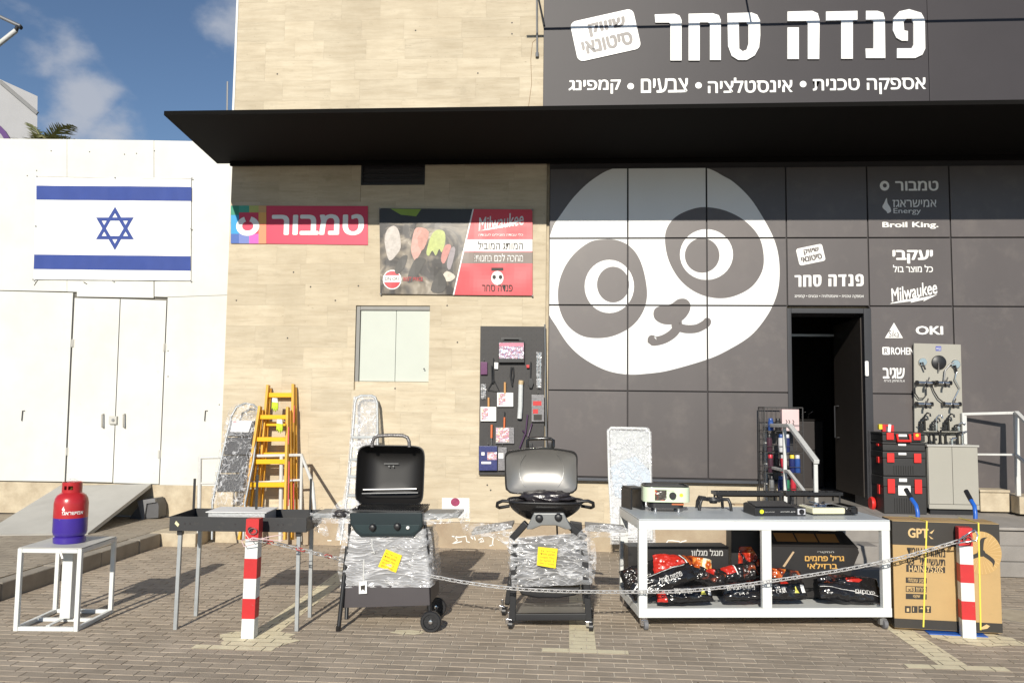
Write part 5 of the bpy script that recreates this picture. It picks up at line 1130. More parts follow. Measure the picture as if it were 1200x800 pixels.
pz = [z5(p) for p in ((370,672),(605,672),(660,782),(665,800),(615,800),(580,785),(545,770),(430,770),(395,785),(360,800),(312,800),(318,782))]
part(g2, 'control_panel', MB().px(pz, Yq-.12, .05), mat('panel_silver', (.24, .245, .245), .35, metal=.4), world=True, bev=.008, seg=3)
for p in ((413,712),(563,705)): c_ = onY(*z5(p), Yq-.122); part(g2, 'knob', MB().lathe([(.030, 0), (.030, .008), (.024, .012), (.022, .035), (.016, .038)], 20, c_, 'y'), BLK, world=True, smooth=40)
part(g2, 'bowl_mount', solid([(614,606),(662,606),(666,618),(690,634),(600,634),(612,618)], Yq-.05, Yq+.0), BLK, world=True, bev=.01) if 0 else None
for a, b_ in (((617,612),(600,631)), ((662,612),(686,630))): part(g2, 'bracket', MB().beam(onY(*a, Yq-.04), onY(*b_, Yq-.02), .05, .05), BLK, world=True, bev=.006)
part(g2, 'gas_hose', MB().tube([onY(652.5, 612, Yq+.15), onY(653, 625, Yq+.15), onY(652.5, 640, Yq+.15)], .007), BLK, world=True, smooth=60)
part(g2, 'pedestal', solid([(668,612),(682,614),(684,636),(670,636)], Yq+.12, Yq+.24), BLK, world=True)
# cart frame
for nm, top_, bot in (('post', (603,636), (600.5,727)), ('post', (684,634), (690,727))): part(g2, nm, MB().beam(onY(*top_, Yq-.02), onY(*bot, Yq-.02), .05, .035, (0,1,0)), BLK, world=True, bev=.004)
for nm, top_, bot in (('post', (604,640), (594,708)), ('post', (680,640), (686,706))): part(g2, nm, MB().beam(onY(*top_, Yq+.38), onY(*bot, Yq+.38), .04, .03, (0,1,0)), BLK, world=True, bev=.004)
part(g2, 'base_bar', solid([(604,719),(687,718.5),(687,726.5),(604,727)], Yq-.04, Yq+.0), BLK, world=True, bev=.004)
sa = [onY(604, 719, Yq), onY(686, 718.5, Yq), onY(683, 701, Yq+.36), onY(606, 702, Yq+.36)]; sa[2].z = sa[1].z; sa[3].z = sa[0].z
part(g2, 'bottom_shelf', MB().add([p+Vector((0,0,d)) for d in (0, -.015) for p in sa], [(0,1,2,3),(7,6,5,4),(0,4,5,1),(1,5,6,2),(2,6,7,3),(3,7,4,0)]), mat('shelf_taupe', (.21, .195, .17), .5), world=True)
part(g2, 'drip_pan', solid([(606,688),(681,688),(676,697),(655,701),(630,701),(611,697)], Yq+.06, Yq+.34), BLK, world=True, bev=.02, seg=3)
for (a, b_, Y_) in ((596,731,-.02), (690,729,-.02), (588.5,712,.38), (690,705,.38)):
    c_ = onY(a, b_, Yq+Y_); c_.z = .034
    cs = part(g2, 'caster', MB().box(c_.x-.024, c_.y-.018, .034, c_.x+.024, c_.y+.018, .075).tube([c_+Vector((0,0,.03)), c_+Vector((0,0,.09))], .012), CHROME, world=True, bev=.004)
    part(cs, 'tyre', MB().lathe([(.018, -.015), (.034, -.015), (.034, .015), (.018, .015)], 18, c_+Vector((.016,-.014,0)), 'x'), BLK, world=True, smooth=40)
part(g2, 'cabinet', solid([(604,638),(682,632),(688,684),(606,686)], Yq+.0, Yq+.34), mat('cabinet_black', (.028, .028, .03), .4), world=True, bev=.01)
wrapshell(g2, [(597,629),(689,623),(692,684),(600,687)], Yq-.03, Yq+.36, wrapmat('stretch_wrap_thin', stretch=(1.3, 1.3, 9), base=.30, dens=1.0), 13, .026)
for pts in (((552,623),(600,615),(600,619),(553,627)), ((686,617),(734,621),(734,624),(686,622))):
    s_ = part(g2, 'side_shelf', slab(pts, Yq+.02, Yq+.32), mat('shelf_pale', (.30, .29, .27), .45, var=.1), world=True, bev=.005)
drape(g2, [(549,616),(575,613),(600,616),(612,640),(606,650),(590,636),(570,628),(550,627)], Yq-.02, .08, WRAPT, 21); drape(g2, [(686,617),(712,614),(737,620),(738,628),(712,626),(694,632),(660,652),(652,646),(672,630)], Yq-.05, .08, WRAPT, 23); drape(g2, [(604,668),(612,660),(628,650),(632,654),(612,672)], Yq-.06, .04, WRAPT, 29)
drape(g1, [(404,622),(412,622),(408,650),(402,684),(396,668)], Yg+.02, .05, WRAPT, 31); drape(g2, [(686,640),(696,634),(699,660),(694,684),(688,676)], Yq, .05, WRAPT, 33)
note(g2, [(630.6,640.3),(653.5,642.5),(651,665.6),(629,661.8)], Yq-.075, 2)

# ================================================================== WHITE CART
P0 = onZ(748.7, 607.7, .845); P1 = onZ(1043, 609, .845)
crz = math.atan2(P1.y-P0.y, P1.x-P0.x); cw_ = (P1-P0).length; cdp = .80; cth = .845
cart = thing('display_cart', 'long white wheeled cart with grill goods on its top and charcoal bags below', 'cart', (P0.x, P0.y, 0), crz)
CMX = rootm(cart); cb = .10; tk = .07
part(cart, 'table_top', MB().box(.001, .001, cth-.012, cw_-.001, cdp-.001, cth), mat('cart_top', (.50, .53, .55), .35, var=.08, scale=3), bev=.003)
for x0 in (0, cw_-tk):
    part(cart, 'leg', MB().box(x0, 0, cb+tk, x0+tk*.95, .05, cth-tk-.013), WPAINT, bev=.003); part(cart, 'leg', MB().box(x0, cdp-.05, cb+tk, x0+tk*.95, cdp, cth-tk-.013), WPAINT, bev=.003)
part(cart, 'middle_post', MB().box(cw_*.485, .002, cb+tk, cw_*.485+.075, .045, cth-tk-.013), WPAINT, bev=.003)
for z0 in (cb, cth-tk-.0125):
    part(cart, 'front_rail', MB().box(0, 0, z0, cw_, .05, z0+tk), WPAINT, bev=.003); part(cart, 'back_rail', MB().box(0, cdp-.05, z0, cw_, cdp, z0+tk), WPAINT, bev=.003)
    for x0 in (0, cw_-.05): part(cart, 'side_rail', MB().box(x0, .0501, z0+.001, x0+.05, cdp-.0501, z0+tk-.001), WPAINT, bev=.003)
part(cart, 'shelf', MB().box(.051, .0502, cb+.02, cw_-.051, cdp-.0502, cb+.05), WPAINT)
part(cart, 'diagonal_brace', MB().beam((.03, .74, .42), (.03, .06, .20), .02, .02), WPAINT)
for i, (x, y) in enumerate(((.05, .05), (cw_-.05, .06), (.05, cdp-.06), (cw_-.05, cdp-.06))):
    c_ = part(cart, 'caster', MB().box(x-.028, y-.022, .03, x+.028, y+.022, .078).lathe([(.03, .079), (.03, cb-.001)], 12, (x, y, 0)), CHROME if i % 2 == 0 else GREYM, bev=.004)
    part(c_, 'tyre', MB().lathe([(.02, -.018), (.036, -.014), (.036, .014), (.02, .018)], 20, (x+.012, y-.012, .037), 'x'), mat('tyre_grey', (.16, .16, .17), .6), smooth=40)
def ct_(px_, py_): return onZ(px_, py_, cth)
# mint table top stove
p = ct_(765, 603); q = ct_(797, 603); ms = thing('tabletop_stove', 'mint green tabletop gas stove with black pan top and one round knob on the cart', 'stove', (ct_(779, 598)), R(1))
Lm = Matrix.Identity(4); mw, md = .385, .30
MINT = mat('mint_enamel', (.66, .76, .56), .3, var=.05, coat=.3)
z0m, z1m = .085, .205
part(ms, 'body', MB().prism([rrect(-mw/2, -md/2, mw/2, md/2, .07, 6)], ((0,0,0),(1,0,0),(0,1,0)), z0m, z1m), MINT, bev=.006)
part(ms, 'lower_case', MB().prism([rrect(-mw/2+.05, -md/2+.03, mw/2-.05, md/2-.03, .05, 5)], ((0,0,0),(1,0,0),(0,1,0)), .035, z0m-.001), BLK)
part(ms, 'griddle_pan', MB().prism([rrect(-mw/2+.006, -md/2+.006, mw/2-.006, md/2-.006, .065, 6), rrect(-mw/2+.02, -md/2+.02, mw/2-.02, md/2-.02, .05, 6)], ((0,0,0),(1,0,0),(0,1,0)), z1m-.01, z1m+.012).prism([rrect(-mw/2+.021, -md/2+.021, mw/2-.021, md/2-.021, .05, 6)], ((0,0,0),(1,0,0),(0,1,0)), z1m-.02, z1m+.001), BLK)
for x, y in ((-.09, -.10), (.10, -.10), (-.09, .10), (.10, .10)): part(ms, 'leg', MB().lathe([(.012, 0), (.014, .003), (.012, .02), (.012, z0m)], 12, (x, y, 0)), CHROME, smooth=40)
fy_ = -md/2-.0005; FF = ((0, fy_, 0), (1,0,0), (0,0,1))
pl2 = part(ms, 'label_plate', MB().prism([[(-.10, .10), (-.02, .10), (-.005, .12), (-.005, .185), (-.10, .185)]], FF, 0, .002), flames('ember_print', .5, .58, a=(.07, .06, .05), scale=14))
part(ms, 'knob', MB().lathe([(.029, 0), (.029, .008), (.024, .012), (.024, .028)], 22, (.045, fy_, .140), 'y'), BLK, smooth=40)
part(ms, 'energy_sticker', MB().prism([ell(.115, .145, .015, .015, 16)], FF, 0, .001), mat('sticker_lime', (.75, .85, .03), .5)); part(ms, 'tap_handle', MB().box(.04, fy_+.03, .06, .14, fy_+.05, .078), mat('copper_orange', (.55, .16, .06), .4), bev=.003)
txt(ms, 'Outdoor', (-.0, .178, .06, .184), INKD, fr=(Vector(ms.location)+Vector((0, fy_, 0)), (1,0,0), (0,0,1)), t=.001)
# black folding rack
fr2 = thing('folding_rack', 'black folding metal box frame at the left end of the cart top', 'rack', ct_(741, 596)+Vector((0, .06, 0)), R(20))
part(fr2, 'side_panel', MB().box(-.055, -.10, 0, -.040, .10, .17), BLK, bev=.002); part(fr2, 'side_panel', MB().box(.030, -.14, 0, .060, .06, .17), BLK, bev=.002); part(fr2, 'top_bar', MB().box(-.055, -.12, .1705, .06, .08, .185), BLK, bev=.002)
# three legged burner
tb3 = thing('burner_ring', 'black cast iron four legged burner ring standing beside the mint stove', 'burner', ct_(836, 597), R(4))
part(tb3, 'ring', MB().tube([(.075*math.cos(R(a)), .075*math.sin(R(a)), .088) for a in range(0, 360, 20)], .013, 6, True).tube([(.045*math.cos(R(a)), .045*math.sin(R(a)), .086) for a in range(0, 360, 24)], .009, 6, True), DKM, smooth=60, kind='stuff')
for k, (x, y) in enumerate(((-.125,-.06), (.125,-.07), (.10,.10), (-.11,.11))): part(tb3, 'leg', MB().tube([(x*.5, y*.5, .092), (x*.88, y*.88, .095), (x*1.0, y, .06), (x*1.06, y*1.06, 0)], [.015, .016, .014, .012], 8), DKM, smooth=60)
part(tb3, 'burner_head', MB().lathe([(.03, .055), (.038, .07), (.036, .086), (.02, .092)], 18), DKM, smooth=40); part(tb3, 'gas_inlet', MB().tube([(0, .03, .065), (.05, .15, .06), (.06, .22, .06)], .008), GREYM, smooth=60)
# long burner racks
def burner_rack(px0, px1, py_, label, k):
    a = ct_(px0, py_); b_ = ct_(px1, py_); c_ = (a+b_)/2; L = (b_-a).length; r0 = thing('long_burner', label, 'burner', c_+Vector((0, .10, 0)), crz, 'long burners at the back of the cart top')
    z_ = .095; W2 = .16
    part(r0, 'frame', MB().box(-L/2, -W2/2, z_-.03, L/2, -W2/2+.012, z_).box(-L/2, W2/2-.012, z_-.03, L/2, W2/2, z_).box(-L/2, -W2/2+.0121, z_-.03, -L/2+.012, W2/2-.0121, z_).box(L/2-.012, -W2/2+.0121, z_-.03, L/2, W2/2-.0121, z_), DKM, bev=.001)
    for j in range(7): x = -L/2+L*(j+.5)/7; part(r0, 'crossbar', MB().beam((x-.02, -W2/2+.012, z_-.004), (x+.02, W2/2-.012, z_-.004), .008, .008), DKM)
    for x in (-L/2+.03, L/2-.03):
        for y in (-W2/2+.01, W2/2-.01): part(r0, 'leg', MB().beam((x, y, 0), (x, y, z_-.031), .014, .014), DKM)
    for j in range(2): part(r0, 'burner_tube', MB().tube([(-L/2+.02, -.03+.06*j, z_-.035), (L/2-.02, -.03+.06*j, z_-.035)], .013), mat('rusty_tube', (.09, .06, .045), .6, metal=.4), smooth=60)
burner_rack(839, 917, 589, 'black long burner rack behind the tripod burner and black stove', 0); burner_rack(921, 987, 589, 'black long burner rack behind the cream portable stove', 1)
bwd = thing('wooden_board', 'small light wooden board lying flat on the cart behind the black stove', 'board', ct_(872, 592)+Vector((0,.02,0)), .1); part(bwd, 'plank', MB().box(-.09, -.03, 0, .09, .05, .012), mat('wood_light', (.45, .33, .2), .6, stretch=(1, 8, 8)), bev=.002)
# black portable stove
a = ct_(883, 603.5); b_ = ct_(947, 605.5); c_ = (a+b_)/2; sw2 = (b_-a).length
ps = thing('portable_stove', 'black portable grill with sloping lid and silver knob plate on the cart', 'stove', c_, crz+R(2))
part(ps, 'case', MB().prism([[(0, 0), (.26, 0), (.26, .075), (.20, .09), (.01, .07), (0, .06)]], ((-sw2/2, 0, 0), (0,1,0), (0,0,1)), 0, sw2*.80), BLK, bev=.004)
part(ps, 'lid_plate', MB().add([(-sw2/2+.01, .015, .074), (sw2*.28, .015, .074), (sw2*.28, .20, .096), (-sw2/2+.01, .20, .096), (-sw2/2+.01, .015, .078), (sw2*.28, .015, .078), (sw2*.28, .20, .10), (-sw2/2+.01, .20, .10)], [(0,3,2,1),(4,5,6,7),(0,1,5,4),(1,2,6,5),(2,3,7,6),(3,0,4,7)]), mat('lid_matte', (.035, .034, .035), .45), bev=.002)
part(ps, 'control_box', MB().box(sw2*.302, .002, 0, sw2/2, .24, .068), BLK, bev=.004); part(ps, 'knob_plate', MB().box(sw2*.335, -.002, .012, sw2*.49, .0015, .060), mat('plate_silver', (.55, .55, .58), .4), bev=.002)
part(ps, 'knob', MB().lathe([(.020, 0), (.020, .012), (.015, .018)], 18, (sw2*.41, -.002, .036), 'y'), BLK, smooth=40)
Ox = CMX; fO = rootm(ps)
def tfr(root, y): m_ = rootm(root); return (m_ @ Vector((0, y, 0)), m_.to_3x3() @ Vector((1,0,0)), (0,0,1))
part(ps, 'sticker_yellow', MB().prism([ell(-sw2/2+.055, .036, .017, .017, 18)], ((0,-.0005,0),(1,0,0),(0,0,1)), 0, .001), mat('sticker_lime', (.75,.85,.03), .5))
txt(ps, 'GAS STOVE', (-sw2/2+.08, .030, -sw2/2+.16, .037), GL, fr=tfr(ps, -.0005), t=.001); txt(ps, 'portable grill', (.0, .032, .12, .039), LET, fr=tfr(ps, -.0005), t=.001, bold=.01)
# cream portable stove
a = ct_(950, 603); b_ = ct_(1009, 605); c_ = (a+b_)/2; w5 = (b_-a).length
cs_ = thing('portable_stove', 'cream portable gas stove with silver burner and black end at the cart corner', 'stove', c_, crz+R(3))
CRM = mat('cream_enamel', (.74, .71, .50), .3, var=.04, coat=.2)
part(cs_, 'body', MB().box(-w5/2, 0, .012, w5*.22, .26, .062), CRM, bev=.012, seg=3); part(cs_, 'black_end', MB().prism([[(w5*.22, .012), (w5*.5, .012), (w5*.5, .06), (w5*.44, .078), (w5*.27, .07), (w5*.225, .05)]], ((0,0,0),(1,0,0),(0,0,1)), -.24, -.001), BLKG, bev=.006)
part(cs_, 'top_plate', MB().box(-w5/2+.02, .02, .0625, w5*.20, .24, .068), CHROME, bev=.004); part(cs_, 'burner_head', MB().lathe([(.045, .068), (.05, .078), (.03, .085), (.012, .088)], 22, (-w5*.16, .13, 0)), CHROME, smooth=40)
for k in range(4): a_ = R(45+90*k); part(cs_, 'pan_support', MB().beam((-w5*.16+.04*math.cos(a_), .13+.04*math.sin(a_), .085), (-w5*.16+.10*math.cos(a_), .13+.09*math.sin(a_), .092), .006, .014), CHROME)
part(cs_, 'knob', MB().lathe([(.022, 0), (.022, .015), (.016, .022)], 18, (w5*.38, 0, .042), 'y'), BLK, smooth=40); txt(cs_, 'camp stove', (-w5*.22, .034, w5*.0, .041), GL, fr=tfr(cs_, -.0005), t=.001)
for x, y in ((-w5*.4, .03), (w5*.4, .03), (-w5*.4, .22), (w5*.4, .22)): part(cs_, 'foot', MB().lathe([(.01, 0), (.01, .013)], 10, (x, y, 0)), BLK)

# below: boxes and charcoal bags on the lower shelf
sz = cb+.052
def cl(px_, py_, yl):     # photo point laid on the vertical plane of cart depth yl -> local x,z
    d = ray(px_, py_); I = CMX.inverted(); o_ = I @ CO; dd = I.to_3x3() @ d; t_ = (yl-o_.y)/dd.y; v = o_+dd*t_; return v
BOXB = mat('box_black', (.022, .020, .020), .45, var=.1)
def cbox(name, label, cat, pts, yl, dep, m):
    c_ = CMX @ Vector((sum(cl(*p, yl).x for p in pts)/len(pts), yl, sz)); t_ = thing(name, label, cat, c_, crz); I = rootm(t_).inverted() @ CMX
    a = [I @ cl(*p, yl) for p in pts]; b_ = part(t_, 'carton', MB().prism([[(v.x, v.z) for v in a]], ((0,0,0),(1,0,0),(0,0,1)), -dep, 0), m, bev=.003); return t_
k1 = cbox('carton', 'long black carton lying at the back of the lower shelf behind the red bags', 'box', [(736,702),(736,640),(854,640),(854,702)], .50, .20, BOXB)
def ctext(t_, body, x0, y0, x1, y1, yl, m, bold=.02, **k):
    a = cl(x0, y1, yl); b_ = cl(x1, y0, yl); fr = (CMX @ Vector((0, yl, 0)), CMX.to_3x3() @ Vector((1,0,0)), (0,0,1)); return txt(t_, body, (a.x, a.z, b_.x, b_.z), m, fr=fr, bold=bold, **k)
ctext(k1, heb('מנגל מגלוון'), 810, 643, 847, 653, .499, GL, .03)
k2 = cbox('carton', 'tall narrow dark carton with an ember picture behind the bags beside the middle post', 'box', [(857,702),(857,620),(892,622),(897,702)], .60, .14, BOXB)
a = [cl(*p, .599) for p in ((862,702),(866,640),(880,640),(890,655),(893,702))]; I = rootm(k2).inverted() @ CMX
part(k2, 'ember_picture', MB().prism([[((I @ v).x, (I @ v).z) for v in a]], (I @ Vector((0,.599,0))*0+Vector((0,-.001,0)), (1,0,0), (0,0,1)), 0, .001), flames('flame_big', .40, .50, scale=6))
k3 = cbox('carton', 'big dark charcoal carton with gold Hebrew lettering propped on the lower shelf', 'box', [(903,700),(903,640),(1005,641.5),(1007,647),(998,669),(992,700)], .34, .26, BOXB)
I3 = rootm(k3).inverted() @ CMX
v4 = [cl(903,640,.342), cl(1006,642,.342)]; tp = [I3 @ v4[0], I3 @ v4[1]]; up2 = Vector((-.01, .15, .115))
part(k3, 'sloping_flap', MB().add([tp[0], tp[1], tp[1]+up2+Vector((-.05,0,0)), tp[0]+up2]+[p+Vector((0,.004,-.006)) for p in (tp[0], tp[1], tp[1]+up2+Vector((-.05,0,0)), tp[0]+up2)], [(0,1,2,3),(7,6,5,4),(0,4,5,1),(1,5,6,2),(2,6,7,3),(3,7,4,0)]), BOXB)
GOLD = mat('gold_print', (.62, .36, .10), .5); GO2 = mat('amber_print', (.36, .17, .05), .5)
for k in range(3):
    a = tp[0]+(tp[1]-tp[0])*(.10+.245*k)+up2*.30+Vector((0,-.002,.002)); b_ = a+(tp[1]-tp[0])*.225; part(k3, 'amber_window', MB().add([a, b_, b_+up2*.5, a+up2*.5], [(0,1,2,3)]), GO2)
ctext(k3, heb('גריל פחמים'), 943, 649.5, 989, 657, .338, GOLD, .05); ctext(k3, heb('ברזילאי'), 946, 658.5, 981, 666, .338, GOLD, .04); ctext(k3, heb('המקורי'), 958, 645.5, 977, 648, .338, GL, .0)
a = [cl(*p, .338) for p in ((917,663),(929,645.5),(931,646.5),(919.5,664))]; part(k3, 'stripe_print', MB().prism([[((I3 @ v).x, (I3 @ v).z) for v in a]], ((0, -.003, 0), (1,0,0), (0,0,1)), 0, .001), mat('skewer_print', (.5, .36, .22), .6))
def bag(label, cx_, cy_, yl, L, Hh, D, tilt, m, seed, txts=(), prints=(), group='charcoal bags on the lower shelf', lean=R(58)):
    c_ = CMX @ cl(cx_, cy_, yl); t_ = thing('charcoal_bag', label, 'bag', c_, crz, group); mb = MB(); vs = []; fs = []; NU, NV = 44, 24
    Fh = Hh*1.15; T_ = .085; RT = Matrix.Rotation(-tilt, 3, 'Y') @ Matrix.Rotation(lean, 3, 'X')
    def surf(u, v, side_, lift=0):
        u = max(-1, min(1, u)); v = max(-1, min(1, v)); th = ((1-abs(u)**5)*(1-abs(v)**4))
        q = Vector((u*L*8, v*Fh*12, seed+side_*3)); wr = noise.noise(q*.55)*.020+noise.noise(q*1.5)*.010+abs(noise.noise(q*3.1))*.007
        ex = 1+.03*noise.noise(Vector((v*3, seed, 1)))*abs(u)**3; ey = 1+.10*noise.noise(Vector((u*3.5, seed, 2)))*abs(v)**2-.14*abs(u)**4
        return RT @ Vector((u*L/2*ex, v*Fh/2*ey, side_*(T_/2*th**.6+wr*th**.5)+lift+.012*noise.noise(Vector((u*5, v*3, seed)))*(1-th)))
    for side_ in (1, -1):
        for j in range(NV+1):
            for i in range(NU+1): vs.append(surf(2*i/NU-1, 2*j/NV-1, side_))
    n1_ = (NU+1)*(NV+1)
    for j in range(NV):
        for i in range(NU):
            a_ = j*(NU+1)+i; fs.append((a_, a_+1, a_+NU+2, a_+NU+1)); fs.append((a_+n1_, a_+n1_+NU+1, a_+n1_+NU+2, a_+n1_+1))
    mb.add(vs, fs); sk = part(t_, 'sack', mb, m, smooth=180); RM = rootm(t_)
    for k_, (nm, pts, mm_) in enumerate(prints):      # printed areas follow the creased surface; pts run -1..1 over the face
        pb = MB(); st_ = .05; u0 = min(p[0] for p in pts)
        while u0 < max(p[0] for p in pts):
            v0 = min(p[1] for p in pts)
            while v0 < max(p[1] for p in pts):
                q = clip(list(pts), u0, v0, u0+st_, v0+st_*2)
                if q:
                    n = len(q); ar = sum(q[i][0]*q[(i+1)%n][1]-q[(i+1)%n][0]*q[i][1] for i in range(n)); q = q if ar > 0 else q[::-1]
                    pb.add([surf(x, y, 1, .0020+.0012*k_) for x, y in q], [tuple(range(n))])
                v0 += st_*2
            u0 += st_
        part(sk, nm, pb, mm_, smooth=180)
    for (b_, bx2, mm_, bo) in txts: txt(sk, b_, bx2, mm_, bold=bo, fn=lambda x, y: RM @ surf(x*2/L, y*2/Fh, 1, .0080))
    return t_
FBK = mat('bag_glossblack', (.016, .015, .016), .17, var=.3, bump=.6, bscale=22, spec=.6); FRD = mat('bag_red', (.52, .028, .018), .28, var=.25, scale=9, bump=.4, bscale=20); FOR = flames('bag_embers', .40, .52, a=(.10, .015, .008), b1=(.55, .10, .015), b2=(.72, .38, .08), scale=9); FDK = flames('bag_coal', .50, .60, a=(.02, .017, .016), b1=(.12, .03, .02), b2=(.42, .10, .03), scale=12)
def band(p, w=.05): return stroke(p, w)
bag('red and orange charcoal bag piled on top at the left of the lower shelf', 800, 664, .28, .48, .17, .20, R(-5), FBK, 3, prints=[('red_print', [(-1,-.9),(-.2,-.95),(.1,0),(-.2,.95),(-1,.9)], FRD), ('ember_print', [(-.05,.95),(.2,0),(.95,-.4),(1,.9)], FOR), ('white_edge', stroke([(-.12,.95),(.15,0),(-.05,-.95)], .05), LET)])
bag('charcoal bag with flames sticking out left past the cart leg', 752, 672, .34, .34, .15, .20, R(18), FBK, 8, prints=[('ember_print', [(-.9,-.6),(.1,-.8),(.3,.5),(-.8,.7)], FDK)])
bag('tilted black charcoal bag with a white edge band lying across the red bags', 776, 681, .14, .52, .14, .17, R(20), FBK, 5, [(heb('פחמים לגריל'), (-.02, -.03, .16, .02), GL, .04)], prints=[('white_band', stroke([(-.97,-.1),(-.6,.75),(.2,.8),(.8,.78)], .07), LET)])
bag('flat black charcoal bag with warning triangle at the left bottom of the shelf', 802, 696, .10, .44, .12, .17, R(2), FBK, 12, [(heb('פחמי עץ איכותיים'), (-.09, -.03, .05, .03), GL, .03)], prints=[('red_print', [(-1,-.9),(-.65,-.9),(-.8,.9),(-1,.9)], FRD), ('warning_triangle', [(.52,-.35),(.74,-.35),(.63,.4)], mat('warning_yellow', (.8, .75, .15), .5)), ('white_patch', [(.82,-.4),(.93,-.4),(.93,.5),(.82,.5)], LET)])
bag('dark charcoal bag with embers picture between the tilted bag and middle post', 832, 675, .26, .28, .13, .18, R(-14), FBK, 15, prints=[('ember_print', [(-.9,-.8),(.6,-.7),(.9,.5),(-.5,.8)], FDK), ('red_print', [(-.4,.1),(.1,.0),(.2,.7),(-.3,.75)], FRD)])
bag('dark charcoal bag with rows of grey print next to the middle post', 869, 693, .11, .30, .13, .18, R(2), FBK, 18, [(heb('פחמים טבעיים'), (-.12, .0, .10, .035), GL, .03), (heb('3 ק״ג'), (-.08, -.04, .04, -.012), GL, .03)])
bag('small charcoal bag with a red corner behind the middle post', 866, 671, .34, .32, .13, .18, R(9), FBK, 19, prints=[('red_print', [(-.95,-.2),(-.2,-.1),(-.3,.85),(-.9,.8)], FRD), ('white_edge', stroke([(-.15,-.3),(-.25,.85)], .06), LET), ('ember_print', [(.1,-.8),(.9,-.7),(.8,.7),(.2,.6)], FDK)])
bag('black charcoal bag with yellow warning triangle right of the middle post', 921, 692, .12, .32, .13, .18, R(1), FBK, 22, [(heb('אש גריל'), (-.10, -.03, -.02, .03), LET, .03)], prints=[('warning_triangle', [(.30,-.45),(.55,-.45),(.43,.35)], mat('warning_yellow', (.8, .75, .15), .5)), ('white_patch', [(.68,-.45),(.88,-.4),(.88,.5),(.68,.45)], LET), ('red_print', [(-.3,.55),(.1,.6),(.05,.95),(-.25,.9)], FRD)])
bag('brown charcoal bag with embers lying on the bags below the gold carton', 915, 674, .24, .34, .10, .16, R(-5), FBK, 25, prints=[('ember_print', [(-.95,-.7),(-.1,-.7),(.2,.7),(-.9,.8)], FOR), ('coal_print', [(.3,-.8),(.95,-.7),(.9,.7),(.3,.6)], FDK)])
bag('large glossy black charcoal bag filling the right corner of the lower shelf', 995, 689, .16, .50, .19, .26, R(-4), FBK, 28, [(heb('פחמים'), (.02, -.055, .18, -.025), GL, .03)], prints=[('white_band', stroke([(-.96,-.05),(0,-.35),(.97,-.62)], .035), LET), ('red_print', [(-.1,.35),(.25,.3),(.4,.55),(.1,.75),(-.2,.6)], FRD), ('coal_print', [(-.85,.2),(-.2,.1),(-.1,.8),(-.7,.85)], FDK)])

# ================================================================== CARDBOARD FAN BOX, STRAPS, HAND TRUCK
A_ = onZ(1048.5, 735.5, .02); B_ = onZ(1175, 742, .02); frz = math.atan2(B_.y-A_.y, B_.x-A_.x); fw = (B_-A_).length; fhh = onY(1049, 609.5, A_.y).z-.02; fdp = .27
fb = thing('cardboard_box', 'large brown cardboard box with black printed bands and a fan picture', 'box', (A_.x, A_.y, .02), frz)
def blk(z0, z1, e=0): return MB().box(-e, -e, z0, fw+e, fdp+e, z1)
part(fb, 'carton', blk(0, fhh), CARD, bev=.004); 
part(fb, 'top_band', blk(fhh-.185, fhh-.004, .0012), INKD); part(fb, 'bottom_band', blk(.004, .075, .0012), INKD)
part(fb, 'tape_strip', MB().box(.0, fdp/2-.03, fhh+.0002, fw, fdp/2+.03, fhh+.001), mat('tape_brown', (.42, .25, .09), .3)); part(fb, 'flap_seam', MB().box(.0, fdp/2-.0015, fhh+.0011, fw, fdp/2+.0015, fhh+.0014), INKD)
FM = rootm(fb); FFr = (FM @ Vector((0, -.0013, 0)), FM.to_3x3() @ Vector((1,0,0)), (0,0,1))
def fc(px_, py_): I = FM.inverted(); o_ = I @ CO; dd = I.to_3x3() @ ray(px_, py_); t_ = (-.0013-o_.y)/dd.y; v = o_+dd*t_; return (v.x, v.z)
def ft(body, x0, y0, x1, y1, m, bold=.02, t_=.001): a = fc(x0, y1); b_ = fc(x1, y0); return txt(fb, body, (a[0], a[1], b_[0], b_[1]), m, fr=FFr, bold=bold, t=t_)
def fq(name, pts, m, t0=.0002, t1=.0008): return part(fb, name, MB().prism([[fc(*p) for p in pts]], FFr, t0, t1), m, world=True)
TAN = mat('print_tan', (.62, .43, .20), .6)
ft('GPT', 1064, 619, 1088, 629.5, TAN, .06); fq('brand_tick', [(1089,624),(1095,620),(1092,625)], TAN); fq('brand_tick', [(1088,627),(1094,631),(1091,631)], TAN)
ft(heb('מאוורר עומד'), 1063, 642.5, 1107.5, 651, INKD, .04); ft(heb('תעשייתי "30'), 1063, 653.5, 1107.5, 661, INKD, .04)
fq('model_panel', [(1062,661),(1107.5,664),(1107.5,671),(1062,669.5)], INKD); ft('HAIN-7520S', 1065, 663.5, 1105, 669.5, TAN, .03, .0016)
for k, y_ in enumerate((676, 686, 695)):
    if k == 1:
        fq('feature_frame', [(1061.5,y_),(1086,y_+.8),(1086,y_+7.6),(1061.5,y_+7)], INKD); fq('feature_panel', [(1062.3,y_+.8),(1072,y_+1.1),(1072,y_+6.6),(1062.3,y_+6.2)], CARD, .0009, .0012); ft('x3', 1064, y_+2, 1070.5, y_+6, INKD, .02, .0016); ft(heb('מהירויות'), 1073.5, y_+2, 1085, y_+6.4, TAN, .02, .0016)
    else:
        fq('feature_panel', [(1061.5,y_),(1086,y_+.8),(1086,y_+7),(1061.5,y_+6.4)], INKD); ft(heb('מנוע עוצמתי' if k == 0 else 'שקט'), 1064 if k == 0 else 1070, y_+1.8, 1084 if k == 0 else 1078, y_+5.2, TAN, .02, .0016)
